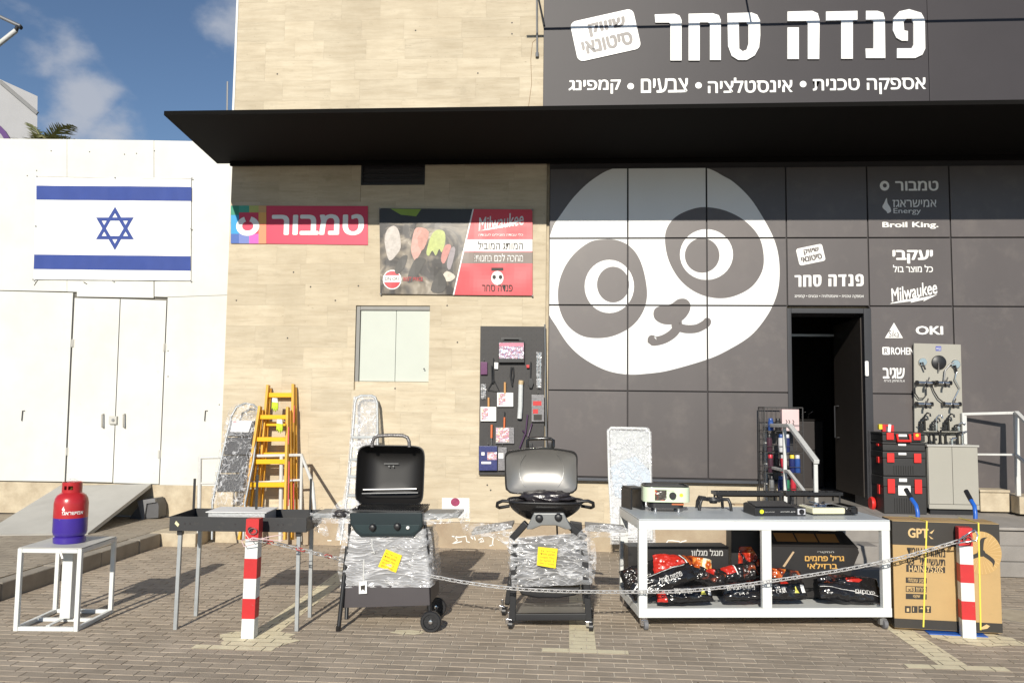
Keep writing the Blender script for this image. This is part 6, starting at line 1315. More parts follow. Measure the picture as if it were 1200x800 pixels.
for k in range(4):
    x = 1060.5+k*7.9; fq('icon_panel', [(x,709.5),(x+6.8,709.7),(x+6.8,717.6),(x,717.4)], INKD)
    s_ = [[(x+2,716),(x+2,712),(x+4.8,712),(x+4.8,716)], [(x+1.6,716),(x+1.6,711),(x+2.6,711),(x+2.6,716)], [(x+1,713),(x+3.4,711),(x+5.8,713)], [(x+1.6,711),(x+5.2,711),(x+3.8,714),(x+4.4,716.4),(x+2.4,716.4),(x+3,714)]][k]; fq('icon_mark', s_, TAN, .0009, .0014)
fcx, fcy = 1150, 647.5; c_ = fc(fcx, fcy); rf = .17
disc = MB().prism([ell(c_[0], c_[1], rf*.85, rf*.96, 40)], FFr, .0003, .0008); dsk = part(fb, 'fan_picture', disc, mat('print_tan_fan', (.50, .32, .12), .6), world=True)
wires = MB()
for k in range(30): a_ = R(12*k); wires.prism([[(c_[0]+.03*math.cos(a_), c_[1]+.03*math.sin(a_)), (c_[0]+rf*.83*math.cos(a_+.10), c_[1]+rf*.94*math.sin(a_+.10)), (c_[0]+rf*.83*math.cos(a_+.13), c_[1]+rf*.94*math.sin(a_+.13))]], FFr, .0009, .0011)
part(dsk, 'fan_wires', wires, TAN, world=True, kind='stuff')
for a0 in (-25, 95, 215):
    pts = [(c_[0]+rr_*math.cos(R(a0-q)), c_[1]+rr_*math.sin(R(a0-q))) for rr_, q in ((.02, -40), (.06, -8), (.11, 6), (.13, 28), (.11, 20), (.07, 20), (.02, 40))]; part(dsk, 'fan_blade', MB().prism([smooth_loop(pts, 3)], FFr, .0012, .0016), INKD, world=True)
part(dsk, 'fan_hub', MB().prism([ell(c_[0], c_[1], .028, .028, 18)], FFr, .0017, .002), INKD, world=True)
fq('squiggle_print', [(1149,735),(1156,731),(1160,733),(1157,736),(1151,737)], TAN, .0014, .0018)
YST = mat('yellow_strap', (.80, .66, .08), .5, var=.1)
for k, (xa, xb, xt) in enumerate(((1086, 1082, 1075), (1146.5, 1149, 1142))):
    st2 = thing('strap', ('thin yellow strap over the left half of the cardboard box', 'thin yellow strap over the fan picture side of the box')[k], 'strap', FM @ Vector((fc(xa, 640)[0], 0, fhh)), frz, 'yellow straps round the cardboard box')
    I = rootm(st2).inverted() @ FM; top_ = Vector((fc(xa, 612)[0], -.004, fhh+.003)); bot_ = Vector((fc(xb, 734)[0], -.004, .02)); bk = Vector((fc(xa, 612)[0]-.04, fdp+.02, fhh+.004))
    part(st2, 'band', MB().beam(I @ bot_, I @ top_, .011, .002, (0,1,0)), YST); part(st2, 'band', MB().beam(I @ (top_+Vector((0,-.001,.001))), I @ bk, .011, .002), YST)
ht = thing('hand_truck', 'blue hand truck with black grips standing behind the brown cardboard box', 'hand truck', FM @ Vector((fw/2, fdp+.06, -.02)), frz)
HB = mat('truck_blue', (.02, .12, .52), .35, var=.1, coat=.2); yb_ = A_.y+fdp+.05
for pts, gp in ((((1068,584),(1073.5,592),(1075.3,600),(1076,640),(1076,738)), ((1061.5,573),(1068,584))), (((1138,586),(1142,593),(1143,602),(1143,640),(1142,738)), ((1132,575),(1138,586)))):
    Ys_ = [yb_+.08, yb_+.02, yb_, yb_, yb_]; part(ht, 'handle', MB().tube([onY(*p, Y_) for p, Y_ in zip(pts, Ys_)], .017, 12), HB, world=True, smooth=60); part(ht, 'grip', MB().tube([onY(*gp[0], yb_+.16), onY(*gp[1], yb_+.08)], .019, 12), BLK, world=True, smooth=60)
for z_ in (.15, .40, .62): part(ht, 'crossbar', MB().tube([(onY(1076, 640, yb_).x, yb_, z_), (onY(1143, 640, yb_).x, yb_, z_)], .012), HB, world=True, smooth=60)
tp_ = MB().prism([[(-.16,-.40),(.26,-.40),(.26,-.08),(-.16,-.08)]], ((0,0,0),(1,0,0),(0,1,0)), .003, .009)
part(ht, 'toe_plate', tp_, HB, bev=.002)
for x in (-.26, .26): part(ht, 'wheel', MB().lathe([(.03, -.02), (.09, -.02), (.10, -.01), (.10, .01), (.09, .02), (.03, .02)], 22, (x, .08, .10), 'x'), BLK, smooth=40)

# ================================================================== PEGBOARD WITH BARBECUE TOOLS
Yp = -.055
PEG = mat('pegboard_black', (.040, .037, .037), .6, var=.2, scale=12)
pg = thing('pegboard', 'black perforated board with barbecue tools hung on the stone beside the panda panels', 'board', onY(600, 556, Yp))
part(pg, 'panel', MB().px([(563,382),(637.5,382.5),(637.5,557),(561,556)], Yp, .03), PEG, world=True, bev=.002)
part(pg, 'edge_strip', MB().tube([onY(638.5, 380, Yp-.01), onY(640.5, 557, Yp-.01)], .010, 8), GREYM, world=True)
hm = MB()
for i in range(13):
    for j in range(30): c_ = wz(567+i*5.6, 387+j*5.6, Yp-.001); hm.prism([ell(c_[0], c_[1], .005, .005, 5)], WF(Yp-.0008), 0, .0006)
part(pg, 'peg_hole', hm, SEAM, world=True, kind='stuff')
def pz3(x, y): return (540+x/3.81, 370+y/3.81)
def pk(name, label, cat, x0, y0, x1, y1, m, extra=(), dep=.03, hook=True, clearm=None):
    a = pz3(x0, y0); b_ = pz3(x1, y1); t_ = thing(name, label, cat, onY((a[0]+b_[0])/2, b_[1], Yp-.02), 0, 'tools and packs hanging on the pegboard')
    part(t_, 'pack', MB().px([(a[0],a[1]),(b_[0],a[1]+.3),(b_[0],b_[1]),(a[0],b_[1])], Yp-.006-dep, dep), m, world=True, bev=.003)
    for i, (nm, q0, q1, q2, q3, mm_) in enumerate(extra): c_ = pz3(q0, q1); d_ = pz3(q2, q3); part(t_, nm, MB().px([(c_[0],c_[1]),(d_[0],c_[1]),(d_[0],d_[1]),(c_[0],d_[1])], Yp-.0075-dep-.001*i, .001), mm_, world=True)
    if hook: cx2 = (a[0]+b_[0])/2; part(t_, 'hook', MB().tube([onY(cx2, a[1]-2, Yp), onY(cx2, a[1]-2, Yp-.05), onY(cx2, a[1]-4, Yp-.055)], .003, 5), GREYM, world=True)
    return t_
PCT = flames('pack_picture', .45, .5, a=(.42,.38,.44), b1=(.45,.12,.2), b2=(.3,.5,.7), scale=20); PNK = flames('pack_pink', .42, .5, a=(.62,.58,.62), b1=(.55,.2,.35), b2=(.6,.5,.3), scale=24)
PCL = mat('pack_grey', (.28, .27, .28), .25, var=.5, scale=50); WOODH = mat('handle_wood', (.60, .32, .12), .5); ORG = mat('handle_orange', (.66, .17, .06), .45); CLB = mat('blister_blue', (.06, .07, .20), .25, var=.4, scale=30)
t_ = pk('utensil_box', 'black box with colour picture at the top of the pegboard', 'box', 168, 112, 284, 208, BLK, [('picture', 171, 120, 281, 190, PCT), ('print_strip', 172, 121, 280, 136, mat('strip_rose', (.6,.2,.28), .5))], .06, False)
part(t_, 'carry_handle', MB().px([pz3(176,112), pz3(180,96), pz3(270,98), pz3(280,112), pz3(262,112), pz3(258,106), pz3(196,105), pz3(190,112)], Yp-.05, .03), BLK, world=True, bev=.002)
pk('purple_pack', 'purple pack at the upper left edge of the pegboard', 'package', 88, 205, 118, 262, mat('pack_plum', (.14, .04, .12), .3, var=.3, scale=30))
pk('white_pack', 'white brush pack with wooden handle near the middle of the pegboard', 'package', 162, 342, 234, 405, LET, [('print', 168, 346, 200, 398, PNK)], .03, False)
pk('white_pack', 'white brush pack with wooden handle at the left edge of the pegboard', 'package', 88, 405, 158, 470, LET, [('print', 92, 410, 122, 462, PNK)], .03, False)
pk('pink_pack', 'pink picture pack with orange handle low on the pegboard', 'package', 155, 497, 238, 570, PCL, [('picture', 158, 500, 215, 562, PNK)], .03, False)
pk('blister_pack', 'big blue and pink blister pack at the bottom left of the pegboard', 'package', 80, 580, 162, 690, CLB, [('picture', 118, 608, 160, 642, PNK), ('print', 92, 608, 106, 622, LET), ('print', 92, 650, 135, 660, LET)], .05)
pk('blister_pack', 'grey clear blister pack beside the blue one at the pegboard bottom', 'package', 166, 586, 205, 690, PCL, [('label', 168, 612, 190, 636, LET)], .04)
pk('blister_pack', 'grey clear pack with red print at the right edge of the pegboard', 'package', 316, 352, 372, 472, PCL, [('print', 322, 380, 360, 400, RED), ('print', 322, 416, 345, 436, RED), ('dark_print', 325, 440, 362, 465, INKD)], .04)
def tool(name, label, cat, Y, parts_):
    first = parts_[0][2][0] if parts_ else (0, 0); c_ = pz3(*first); t_ = thing(name, label, cat, onY(*c_, Y), 0, 'tools and packs hanging on the pegboard')
    for nm, kind_, pts, r, m in parts_:
        P3 = [onY(*pz3(*p), Y) for p in pts]
        if kind_ == 't': part(t_, nm, MB().tube(P3, r, 8), m, world=True, smooth=60)
        else: part(t_, nm, MB().px([pz3(*p) for p in pts], Y-r, r), m, world=True, bev=.002)
    return t_
Yt = Yp-.03
tool('grill_scraper', 'black wire scraper with triangular end and white tag on the pegboard', 'scraper', Yt, [('shaft', 't', [(146,188),(146,300)], .006, BLK), ('triangle_head', 't', [(146,285),(120,330),(172,336),(148,285)], .006, BLK), ('price_tag', 'p', [(150,207),(167,209),(166,237),(150,236)], .002, LET), ('grip', 't', [(138,222),(140,300)], .009, BLK)])
tool('grill_tongs', 'short black tongs hanging in the middle of the pegboard', 'tongs', Yt, [('arm', 't', [(226,228),(222,270),(230,312)], .010, BLK), ('arm', 't', [(234,228),(236,265),(228,312)], .008, BLK)])
tool('serving_spoon', 'black serving spoon with red tip right of the tongs', 'spoon', Yt, [('shaft', 't', [(313,205),(311,285)], .007, BLK), ('bowl', 'p', [(304,280),(318,278),(325,300),(318,322),(306,322),(300,302)], .015, BLK), ('red_tip', 'p', [(292,218),(306,218),(306,232),(294,232)], .015, RED)])
tool('wrapped_tongs', 'long metal tongs in clear wrap at the right edge of the pegboard', 'tongs', Yt, [('arm', 't', [(345,165),(340,240),(346,320)], .007, CHROME), ('arm', 't', [(353,165),(356,240),(350,320)], .007, CHROME), ('clear_wrap', 'p', [(337,160),(360,162),(360,322),(338,322)], .03, WRAPT)])
tool('grill_brush', 'wooden brush handle above the white pack near the middle', 'brush', Yt, [('handle', 't', [(197,296),(197,345)], .014, WOODH)])
tool('grill_brush', 'wooden brush handle above the leftmost white pack', 'brush', Yt, [('handle', 't', [(124,364),(124,405)], .013, WOODH)])
tool('grill_brush', 'orange brush handle above the pink picture pack', 'brush', Yt, [('handle', 't', [(195,452),(194,500)], .012, ORG), ('hook_end', 't', [(196,428),(195,452)], .006, BLK)])
tool('orange_fork', 'orange handled fork above the blue blister pack', 'fork', Yt, [('handle', 't', [(138,485),(137,545)], .014, ORG), ('tines', 't', [(137,545),(136,578)], .007, CHROME)])
tool('foil_roll', 'tall pale roll with tan cap at the centre of the pegboard', 'roll', Yp-.045, [('tube', 't', [(268,304),(266,400),(262,458)], .030, mat('roll_pale', (.62, .64, .64), .3, var=.2, scale=30)), ('cap', 't', [(270,288),(268,306)], .032, mat('cap_tan', (.55, .42, .25), .5))])
tool('purple_tongs', 'dark purple crossed tongs low at the right of the pegboard', 'tongs', Yt, [('arm', 't', [(298,440),(290,520),(262,590)], .010, mat('plum_metal', (.08, .04, .09), .35)), ('arm', 't', [(276,510),(300,540),(318,480)], .009, mat('plum_metal', (.08, .04, .09), .35))])
tool('wire_whisk', 'small wrapped wire tool under the purple pack', 'whisk', Yt, [('wire', 't', [(102,305),(92,335),(104,368),(108,335),(102,305)], .005, CHROME), ('clear_wrap', 'p', [(89,304),(112,304),(112,370),(90,370)], .025, WRAPT)])

# ================================================================== ENTRANCE RAIL, CAN RACK
Xr = onY(896, 500, -.06).x
er = thing('stair_rail', 'off white tube rail sloping down beside the entrance steps and can rack', 'handrail', (Xr, -1.0, LZ))
def onXp(px_, py_): d = ray(px_, py_); t_ = (Xr-CO.x)/d.x; return CO+d*t_
q0, q1, q2 = onXp(896, 498), onXp(925.5, 498.5), onXp(957, 541)
part(er, 'top_rail', MB().beam(q0, q1, .05, .04), RAILP, world=True, bev=.004); part(er, 'sloping_rail', MB().beam(q1+Vector((0,-.001,.0)), q2, .05, .04), RAILP, world=True, bev=.004)
m0, m1_ = onXp(897, 546), onXp(924, 552); part(er, 'mid_rail', MB().beam(m0, m1_, .03, .03), RAILP, world=True, bev=.003); part(er, 'mid_rail', MB().beam(m1_, onXp(948, 583), .03, .03), RAILP, world=True, bev=.003)
part(er, 'post', MB().beam((Xr, q0.y-.02, LZ), (Xr, q0.y-.02, q0.z-.02), .035, .035, (0,1,0)), RAILP, world=True, bev=.003); part(er, 'post', MB().beam((Xr, -.95, LZ), (Xr, q1.y+.15 if q1.y+.15 > -.98 else -.95, q1.z-.02), .035, .035, (0,1,0)), RAILP, world=True, bev=.003)
part(er, 'post', MB().beam((Xr, q2.y+.04, .0), (Xr, q2.y+.04, q2.z-.02), .035, .035, (0,1,0)), RAILP, world=True, bev=.003)
Yk = -.45; a = onY(897, 575, Yk); b_ = onY(942, 575, Yk); zt = onY(915, 474, Yk).z
rk = thing('can_rack', 'black wire rack of spray cans beside the dark shop doorway', 'rack', ((a.x+b_.x)/2, Yk, LF(Yk))); rw = b_.x-a.x; rd = .30
WIR = mat('wire_black', (.03, .028, .028), .45)
for x in (-rw/2, rw/2):
    for y in (0, rd): part(rk, 'upright', MB().beam((x, y, 0), (x, y, zt-LZ), .010, .010, (0,1,0)), WIR)
shz = [.19, .43, .66, .90]; 
for k, z_ in enumerate(shz):
    sh_ = MB()
    for i in range(9): x = -rw/2+rw*i/8; sh_.beam((x, 0, z_), (x, rd, z_), .004, .004)
    sh_.beam((-rw/2, 0, z_), (rw/2, 0, z_), .007, .007).beam((-rw/2, rd, z_), (rw/2, rd, z_), .007, .007).beam((-rw/2, 0, z_+.07), (rw/2, 0, z_+.07), .005, .005); part(rk, 'wire_shelf', sh_, WIR)
gm = MB()
for i in range(9): x = -rw/2+rw*i/8; gm.beam((x, rd+.005, 0), (x, rd+.005, zt-LZ), .003, .003, (0,1,0))
for i in range(9): z_ = .05+(zt-LZ-.06)*i/8; gm.beam((-rw/2, rd+.008, z_), (rw/2, rd+.008, z_), .003, .003)
for i in range(7): gm.beam((-rw/2, .0+rd*i/6, 0), (-rw/2, rd*i/6, zt-LZ), .003, .003, (0,1,0))
part(rk, 'wire_back', gm, WIR)
tpx = MB().beam((-rw/2, 0, zt-LZ), (rw/2, 0, zt-LZ), .010, .010).beam((-rw/2, rd, zt-LZ), (rw/2, rd, zt-LZ), .010, .010).beam((-rw/2, 0, zt-LZ-.0), (-rw/2, rd, zt-LZ), .009, .009).beam((rw/2, 0, zt-LZ), (rw/2, rd, zt-LZ), .009, .009)
part(rk, 'top_frame', tpx, WIR)
def can_(x, y, z_, h_, r_, mb_, mc, label): 
    t_ = thing('spray_can', label, 'can', Vector(rk.location)+Vector((x, y, z_+.004)), 0, 'spray cans in the wire rack'); part(t_, 'body', MB().lathe([(r_*.9, 0), (r_, .006), (r_, h_*.76), (r_*.75, h_*.80)], 18), mb_, smooth=40); part(t_, 'cap', MB().lathe([(r_*.8, h_*.801), (r_*.8, h_*.97), (r_*.7, h_)], 18), mc, smooth=40)
cB = mat('can_blue', (.03, .08, .28), .3); cY = mat('can_yellow', (.78, .60, .04), .4); cR = mat('can_red', (.5, .03, .05), .35); cW = mat('can_white', (.6, .6, .62), .3); cP = mat('can_plum', (.06, .025, .04), .35); cN = mat('can_navy', (.02, .03, .13), .3)
for (x, y, k, b_, c2, lab) in ((-.13, .06, 3, cB, cB, 'bright blue can on the top shelf of the wire rack'), (-.05, .06, 3, BLK, BLK, 'black can beside the bright blue one on the top shelf'), (-.15, .05, 2, cP, BLK, 'dark plum can at the left of the third shelf'), (-.02, .05, 2, cW, cB, 'white can with blue cap on the third shelf'), (.05, .06, 2, cN, cW, 'navy can with white cap on the third shelf'),
    (-.14, .05, 1, cP, cR, 'plum can with red cap on the second shelf'), (-.07, .07, 1, BLK, BLK, 'black can on the second shelf of the wire rack'), (0, .05, 1, cR, cW, 'red can with white cap on the second shelf'), (.10, .05, 1, cN, cY, 'navy can with yellow cap on the second shelf'), (.16, .05, 1, cB, cW, 'blue can with white cap at the right of the second shelf'),
    (-.13, .05, 0, GREYM, BLK, 'bare metal can on the bottom shelf of the rack'), (-.03, .05, 0, cN, cB, 'navy can with blue cap on the bottom shelf'), (.04, .05, 0, mat('can_green', (.03, .2, .1), .4), BLK, 'dark green can on the bottom shelf'), (.11, .05, 0, cR, cR, 'all red can on the bottom shelf of the rack')): can_(x, y, shz[k], .20 if k != 3 else .14, .031, b_, c2, lab)
pbx = thing('pink_carton', 'pale pink carton with dark squiggles on the top shelf of the wire rack', 'box', Vector(rk.location)+Vector((.08, .03, shz[3]+.004)))
part(pbx, 'carton', MB().box(-.09, 0, 0, .10, .10, zt-LZ-shz[3]-.02), mat('carton_pink', (.66, .50, .50), .6), bev=.003)
for i, x in enumerate((-.045, -.015, .03)): part(pbx, 'squiggle', MB().prism([stroke([(x, .12), (x+.012, .10), (x, .085), (x+.01, .07)], .009)], ((0,-.001,0),(1,0,0),(0,0,1)), 0, .001), INKD)

# ================================================================== TOOL BOXES, CABINET, FAUCETS, RIGHT RAIL
Yx = -.78
def zt3(x, y): return (1000+x/5.715, 480+y/5.715)
TBX = mat('toolbox_black', (.026, .025, .025), .5, var=.15); TRD = mat('latch_red', (.72, .03, .025), .4, var=.05)
Yx = -.44; a = onY(*zt3(205, 662), Yx); b_ = onY(*zt3(497, 662), Yx); zs_ = [LF(Yx), onY(*zt3(350, 445), Yx).z, onY(*zt3(350, 278), Yx).z, onY(*zt3(350, 215), Yx).z, onY(*zt3(350, 150), Yx).z]
tw3 = b_.x-a.x; td3 = .36
labs = ['black tool box with red latches and wheels, bottom of the stack', 'middle black tool box with two red latches in the stack', 'shallow black tool box third from the bottom of the stack', 'uppermost black tool case with red carry handle on the stack']
tb_list = []
for k in range(4):
    z0, z1 = zs_[k]+.002, zs_[k+1]-.002; h_ = z1-z0; t_ = thing('tool_box', labs[k], 'tool box', (a.x, Yx, z0), 0, 'stacked tool boxes'); tb_list.append(t_)
    part(t_, 'body', MB().box(.004, .004, 0, tw3-.004, td3, h_*.72), TBX, bev=.008); part(t_, 'lid', MB().box(0, 0, h_*.72+.001, tw3, td3+.004, h_), TBX, bev=.008)
    if k in (0, 1):
        for i in range(9): part(t_, 'rib', MB().box(tw3*.25+i*tw3*.055, -.006, .02, tw3*.25+i*tw3*.055+.008, .004, h_*.42), TBX)
    lz0, lz1 = (h_*.55, h_*.93) if k < 2 else (h_*.2, h_*.95)
    if k != 2:
        for x in (.09, .71):
            part(t_, 'latch', MB().box(tw3*x, -.018, lz0, tw3*x+tw3*.165, -.0061, lz1), TRD, bev=.004)
    if k < 3: part(t_, 'name_plate', MB().box(tw3*.36, -.008, h_*(.86 if k < 2 else .6), tw3*.54, -.0001, h_*(.95 if k < 2 else .8)), LET, bev=.001)
    if k == 0:
        part(t_, 'white_sticker', MB().box(tw3*.34, -.0035, h_*.50, tw3*.62, .0035, h_*.76), LET); part(t_, 'sticker_print', MB().box(tw3*.53, -.0045, h_*.55, tw3*.57, -.0036, h_*.66), INKD)
        for y in (.10,): part(t_, 'wheel', MB().lathe([(.02, -.02), (.07, -.02), (.078, 0), (.07, .02), (.02, .02)], 22, (-.025, y+.19, .08), 'x'), TRD, smooth=40)
    if k == 3:
        part(t_, 'carry_handle', MB().tube([(tw3*.33, -.02, h_*.80), (tw3*.33, -.035, h_*.1), (tw3*.62, -.035, h_*.1), (tw3*.62, -.02, h_*.80)], .016, 8), TRD, smooth=50); part(t_, 'handle_plate', MB().box(tw3*.36, -.012, h_*.55, tw3*.56, -.0001, h_*.8), LET)
        part(t_, 'yellow_dot', MB().lathe([(.018, 0), (.018, .004)], 16, (tw3*.79, -.018, h_*.72), 'y'), cY)
    if k < 3: part(t_, 'side_clip', MB().box(-.012, .10, h_*.5, -.0001, .16, h_*.75), TRD, bev=.003)
part(tb_list[0], 'trolley_bar', MB().box(-.03, td3+.005, .05, -.01, td3+.03, zs_[4]-LZ+.03).box(tw3*.9, td3+.005, .05, tw3*.93, td3+.03, zs_[4]-LZ), BLK, kind='stuff')
tr_ = thing('red_tool', 'small red and yellow tool lying on top of the stacked tool boxes', 'tool', (a.x+.03, Yx+.12, zs_[4])); c0, c1 = wz(*zt3(210, 140), Yx+.12), wz(*zt3(298, 98), Yx+.12); tw4 = c1[0]-c0[0]; th4 = c1[1]-zs_[4]
part(tr_, 'red_housing', MB().box(.02, 0, 0, .06, .05, th4).box(tw4*.65, 0.001, 0, tw4, .05, th4*.9).box(.0601, 0.0, th4*.7, tw4*.649, .049, th4*.98), RED, bev=.004, kind='stuff'); part(tr_, 'yellow_head', MB().box(-.02, -.002, th4*.3, .019, .045, th4), cY, bev=.004); part(tr_, 'white_label', MB().beam((.09, -.002, .0), (.10, -.002, th4), .03, .004, (0,1,0)), LET)
# cabinet
CAB = mat('cabinet_greige', (.36, .345, .30), .5, var=.06, scale=2)
Yc2 = -.46; L_, R_, T_ = wz(*zt3(502, 400), Yc2)[0], wz(*zt3(838, 400), Yc2)[0], wz(*zt3(600, 233), Yc2)[1]; cd = .30
cbn = thing('cabinet', 'low greige two door cabinet below the board of taps', 'cabinet', (L_, Yc2, LF(Yc2))); W_ = R_-L_; H_ = T_-LF(Yc2)
part(cbn, 'carcass', MB().box(0, .02, .075, W_, cd, H_-.022), CAB, bev=.002); part(cbn, 'toe_kick', MB().box(.03, .05, 0, W_-.03, cd-.01, .074), BLK); part(cbn, 'plinth_board', MB().box(.0, .002, .070, W_, .018, .12), CAB, bev=.002)
xs_ = W_*.485
for x0, x1 in ((.003, xs_-.002), (xs_+.002, W_-.003)): part(cbn, 'door', MB().box(x0, 0, .124, x1, .019, H_-.026), CAB, bev=.003)
part(cbn, 'worktop', MB().box(-.012, -.012, H_-.022, W_+.012, cd+.01, H_), mat('worktop_grey', (.42, .41, .38), .4), bev=.003)
# board
Yd = -.125
bz0 = T_-.02
fdb = thing('tap_board', 'tall greige board hung with chrome and black taps behind the cabinet', 'board', onY(1099, 520, Yd))
part(fdb, 'panel', MB().px([(1071,402),(1126,403.6),(1129,522),(1072,521)], Yd, .03), CAB, world=True, bev=.003)
bl4 = part(fdb, 'blue_label', MB().px([(1096.5,405.5),(1103,405.5),(1103,411),(1096.5,411)], Yd-.0012, .001), mat('label_blue', (.07, .09, .38), .5), world=True); txtpx(bl4, 'MGS', 1097.3, 407, 1102.2, 410, Yd-.003, LET)
part(fdb, 'shelf', MB().box(onY(1078,504,Yd).x, Yd-.10, onY(1100,505,Yd-.1).z-.008, onY(1128,504,Yd).x, Yd-.0005, onY(1100,505,Yd-.1).z), CAB, world=True, bev=.001)
def zb(x, y): return (1060+x/5.93, 395+y/5.93)
def tap(name, label, cat, parts_):
    c_ = parts_[0][2][0]; t_ = thing(name, label, cat, onY(*zb(*c_[:2]), Yd-.03), 0, 'taps and fittings on the greige board')
    for nm, kd, pts, r, m in parts_:
        if kd == 't': part(t_, nm, MB().tube([onY(*zb(*p[:2]), Yd-(p[2] if len(p) > 2 else .04)) for p in pts], r, 10), m, world=True, smooth=50)
        else: c_ = onY(*zb(*pts[0][:2]), Yd-.004); part(t_, nm, MB().lathe([(r*.3, 0), (r, .002), (r, .014), (r*.9, .02)], 24, c_, 'y'), m, world=True, smooth=40)
CH = CHROME; BL_ = BLKG
tap('shower_rose', 'large round black shower rose at the top centre of the board', 'shower', [('disc', 'd', [(237,175)], .082, BLK), ('arm', 't', [(237,175,.05),(238,240,.03)], .008, CH)])
tap('wall_outlet', 'chrome round outlet with dark nozzle at the top left of the board', 'tap', [('disc', 'd', [(124,172)], .048, CH), ('nozzle', 't', [(125,175,.05),(130,190,.06),(145,225,.06)], .010, BLK)])
tap('hand_shower', 'round chrome hand shower at the top right of the board', 'shower', [('disc', 'd', [(352,188)], .052, CH), ('handle', 't', [(350,195,.04),(362,240,.04)], .012, BLK), ('hose', 't', [(362,240,.03),(350,290,.04),(382,355,.03),(340,440,.03)], .007, CH)])
for lab, x0, x1, y, mt in (('chrome wall mixer tap, left in the upper row of mixers', 85, 215, 315, CH), ('chrome wall mixer tap, right in the upper row of mixers', 222, 335, 315, CH), ('chrome wall mixer tap, left in the lower row of mixers', 82, 205, 462, CH), ('chrome wall mixer with black knobs, right in the lower row', 268, 400, 462, CH)):
    tap('mixer_tap', lab, 'tap', [('body', 't', [(x0, y, .05), (x1-18, y+4, .05)], .019, mt), ('dial', 't', [(x0-6, y, .05), (x0+10, y, .05)], .026, BL_), ('dial', 't', [(x1-24, y+3, .05), (x1-8, y+3, .05)], .026, BL_), ('spout', 't', [((x0+x1)/2, y+4, .05), ((x0+x1)/2+4, y+14, .12), ((x0+x1)/2+6, y+32, .13)], .013, BL_), ('lever', 't', [((x0+x1)/2+10, y-4, .06), ((x0+x1)/2+22, y-38, .08)], .009, mt)])
tap('shower_hose', 'looped dark hose at the left edge of the board', 'hose', [('hose', 't', [(95,320),(72,350),(74,390),(98,425),(130,425),(152,400),(150,350)], .007, BLK)])
tap('shower_hose', 'long dark hose curving between the upper and lower mixers', 'hose', [('hose', 't', [(188,330),(205,375),(235,425),(270,452)], .007, BLK)])
tap('shower_hose', 'thick grey hose arching up to the hand shower', 'hose', [('hose', 't', [(275,300),(282,230),(315,190),(345,178)], .009, GREYM)])
gg = random.Random(3)
for k, (x, y, hh, m, lab) in enumerate(((112,640,90,BL_,'tall black kitchen tap, first from the left on the little shelf'), (140,635,125,BL_,'tall curved black tap, second from the left on the little shelf'), (190,640,70,BL_,'short black tap in the middle of the little shelf'), (222,636,110,CH,'tall chrome tap leaning right on the little shelf'), (280,640,85,BL_,'black tap right of the tall chrome one on the shelf'), (305,638,120,BL_,'tall black bow tap near the right of the shelf'), (345,640,45,BL_,'low black basin tap on the shelf'), (378,640,60,CH,'small chrome tap with round knob at the right end of the shelf'))):
    c_ = onY(*zb(x, y), Yd-.06); q = 1/96/5.93*1.0; h_ = hh/5.93/102; sx_ = 1 if k % 3 != 1 else 1
    t_ = thing('basin_tap', lab, 'tap', (c_.x, Yd-.06, onY(1100,505,Yd-.1).z), 0, 'taps and fittings on the greige board')
    part(t_, 'base', MB().lathe([(.022, 0), (.022, .006), (.014, .01), (.013, h_*.55)], 14), m, smooth=40); part(t_, 'spout', MB().tube([(0, 0, h_*.5), (.004, 0, h_*.85), (.03, -.01, h_), (.055, -.02, h_*.95), (.06, -.02, h_*.8)], .010, 8), m, smooth=60); part(t_, 'lever', MB().tube([(-.012, 0, h_*.4), (-.03, -.01, h_*.5)], .007, 6), m, smooth=60)
zc = T_
for k, (x, hh, m, lab) in enumerate(((172,70,BL_,'black pillar tap, first from the left on the cabinet top'), (205,75,BL_,'black bent tap, second on the cabinet top'), (248,100,BL_,'tallest black tap standing on the cabinet top'), (285,70,BL_,'black angled tap in the middle of the cabinet top'), (330,45,CH,'low chrome tap on the cabinet top'), (368,85,BL_,'black bridge tap right on the cabinet top'), (403,90,CH,'chrome column tap at the right end of the cabinet top'))):
    c_ = onY(*zb(x, 735), Yc2+.10); h_ = hh/5.93/104
    t_ = thing('basin_tap', lab, 'tap', (c_.x, Yc2+.10, zc), 0, 'taps standing on the cabinet top')
    part(t_, 'base', MB().lathe([(.024, 0), (.024, .006), (.016, .01), (.015, h_*.7)], 14), m, smooth=40); part(t_, 'spout', MB().tube([(0, 0, h_*.6), (.01, 0, h_*.95), (.045, -.02, h_)], .012, 8), m, smooth=60); part(t_, 'lever', MB().tube([(-.004, 0, h_*.68), (-.03, -.01, h_*.95)], .007, 6), m, smooth=60)
# right hand rail
Yn = -.38
nr = thing('stair_rail', 'off white rail with slanted end at the right edge beside the low wall', 'handrail', onY(1192, 580, Yn))
pr = lambda *p: onY(p[0], p[1], p[2] if len(p) > 2 else Yn)
part(nr, 'top_rail', MB().beam(pr(1127,485,-.16), pr(1189,483.5), .035, .03), RAILP, world=True, bev=.003); part(nr, 'post', MB().beam(pr(1190.5,482), Vector((pr(1193,579).x, Yn, .776)), .045, .045, (0,1,0)), RAILP, world=True, bev=.003)
part(nr, 'slanted_rail', MB().beam(pr(1191,483,-.42), pr(1230,522,-1.2), .045, .035), RAILP, world=True, bev=.003); part(nr, 'mid_rail', MB().beam(pr(1131,532,-.16), pr(1188,532.5), .022, .022), RAILP, world=True, bev=.002); part(nr, 'slanted_mid_rail', MB().beam(pr(1191,533,-.42), pr(1230,568,-1.2), .028, .028), RAILP, world=True, bev=.002)
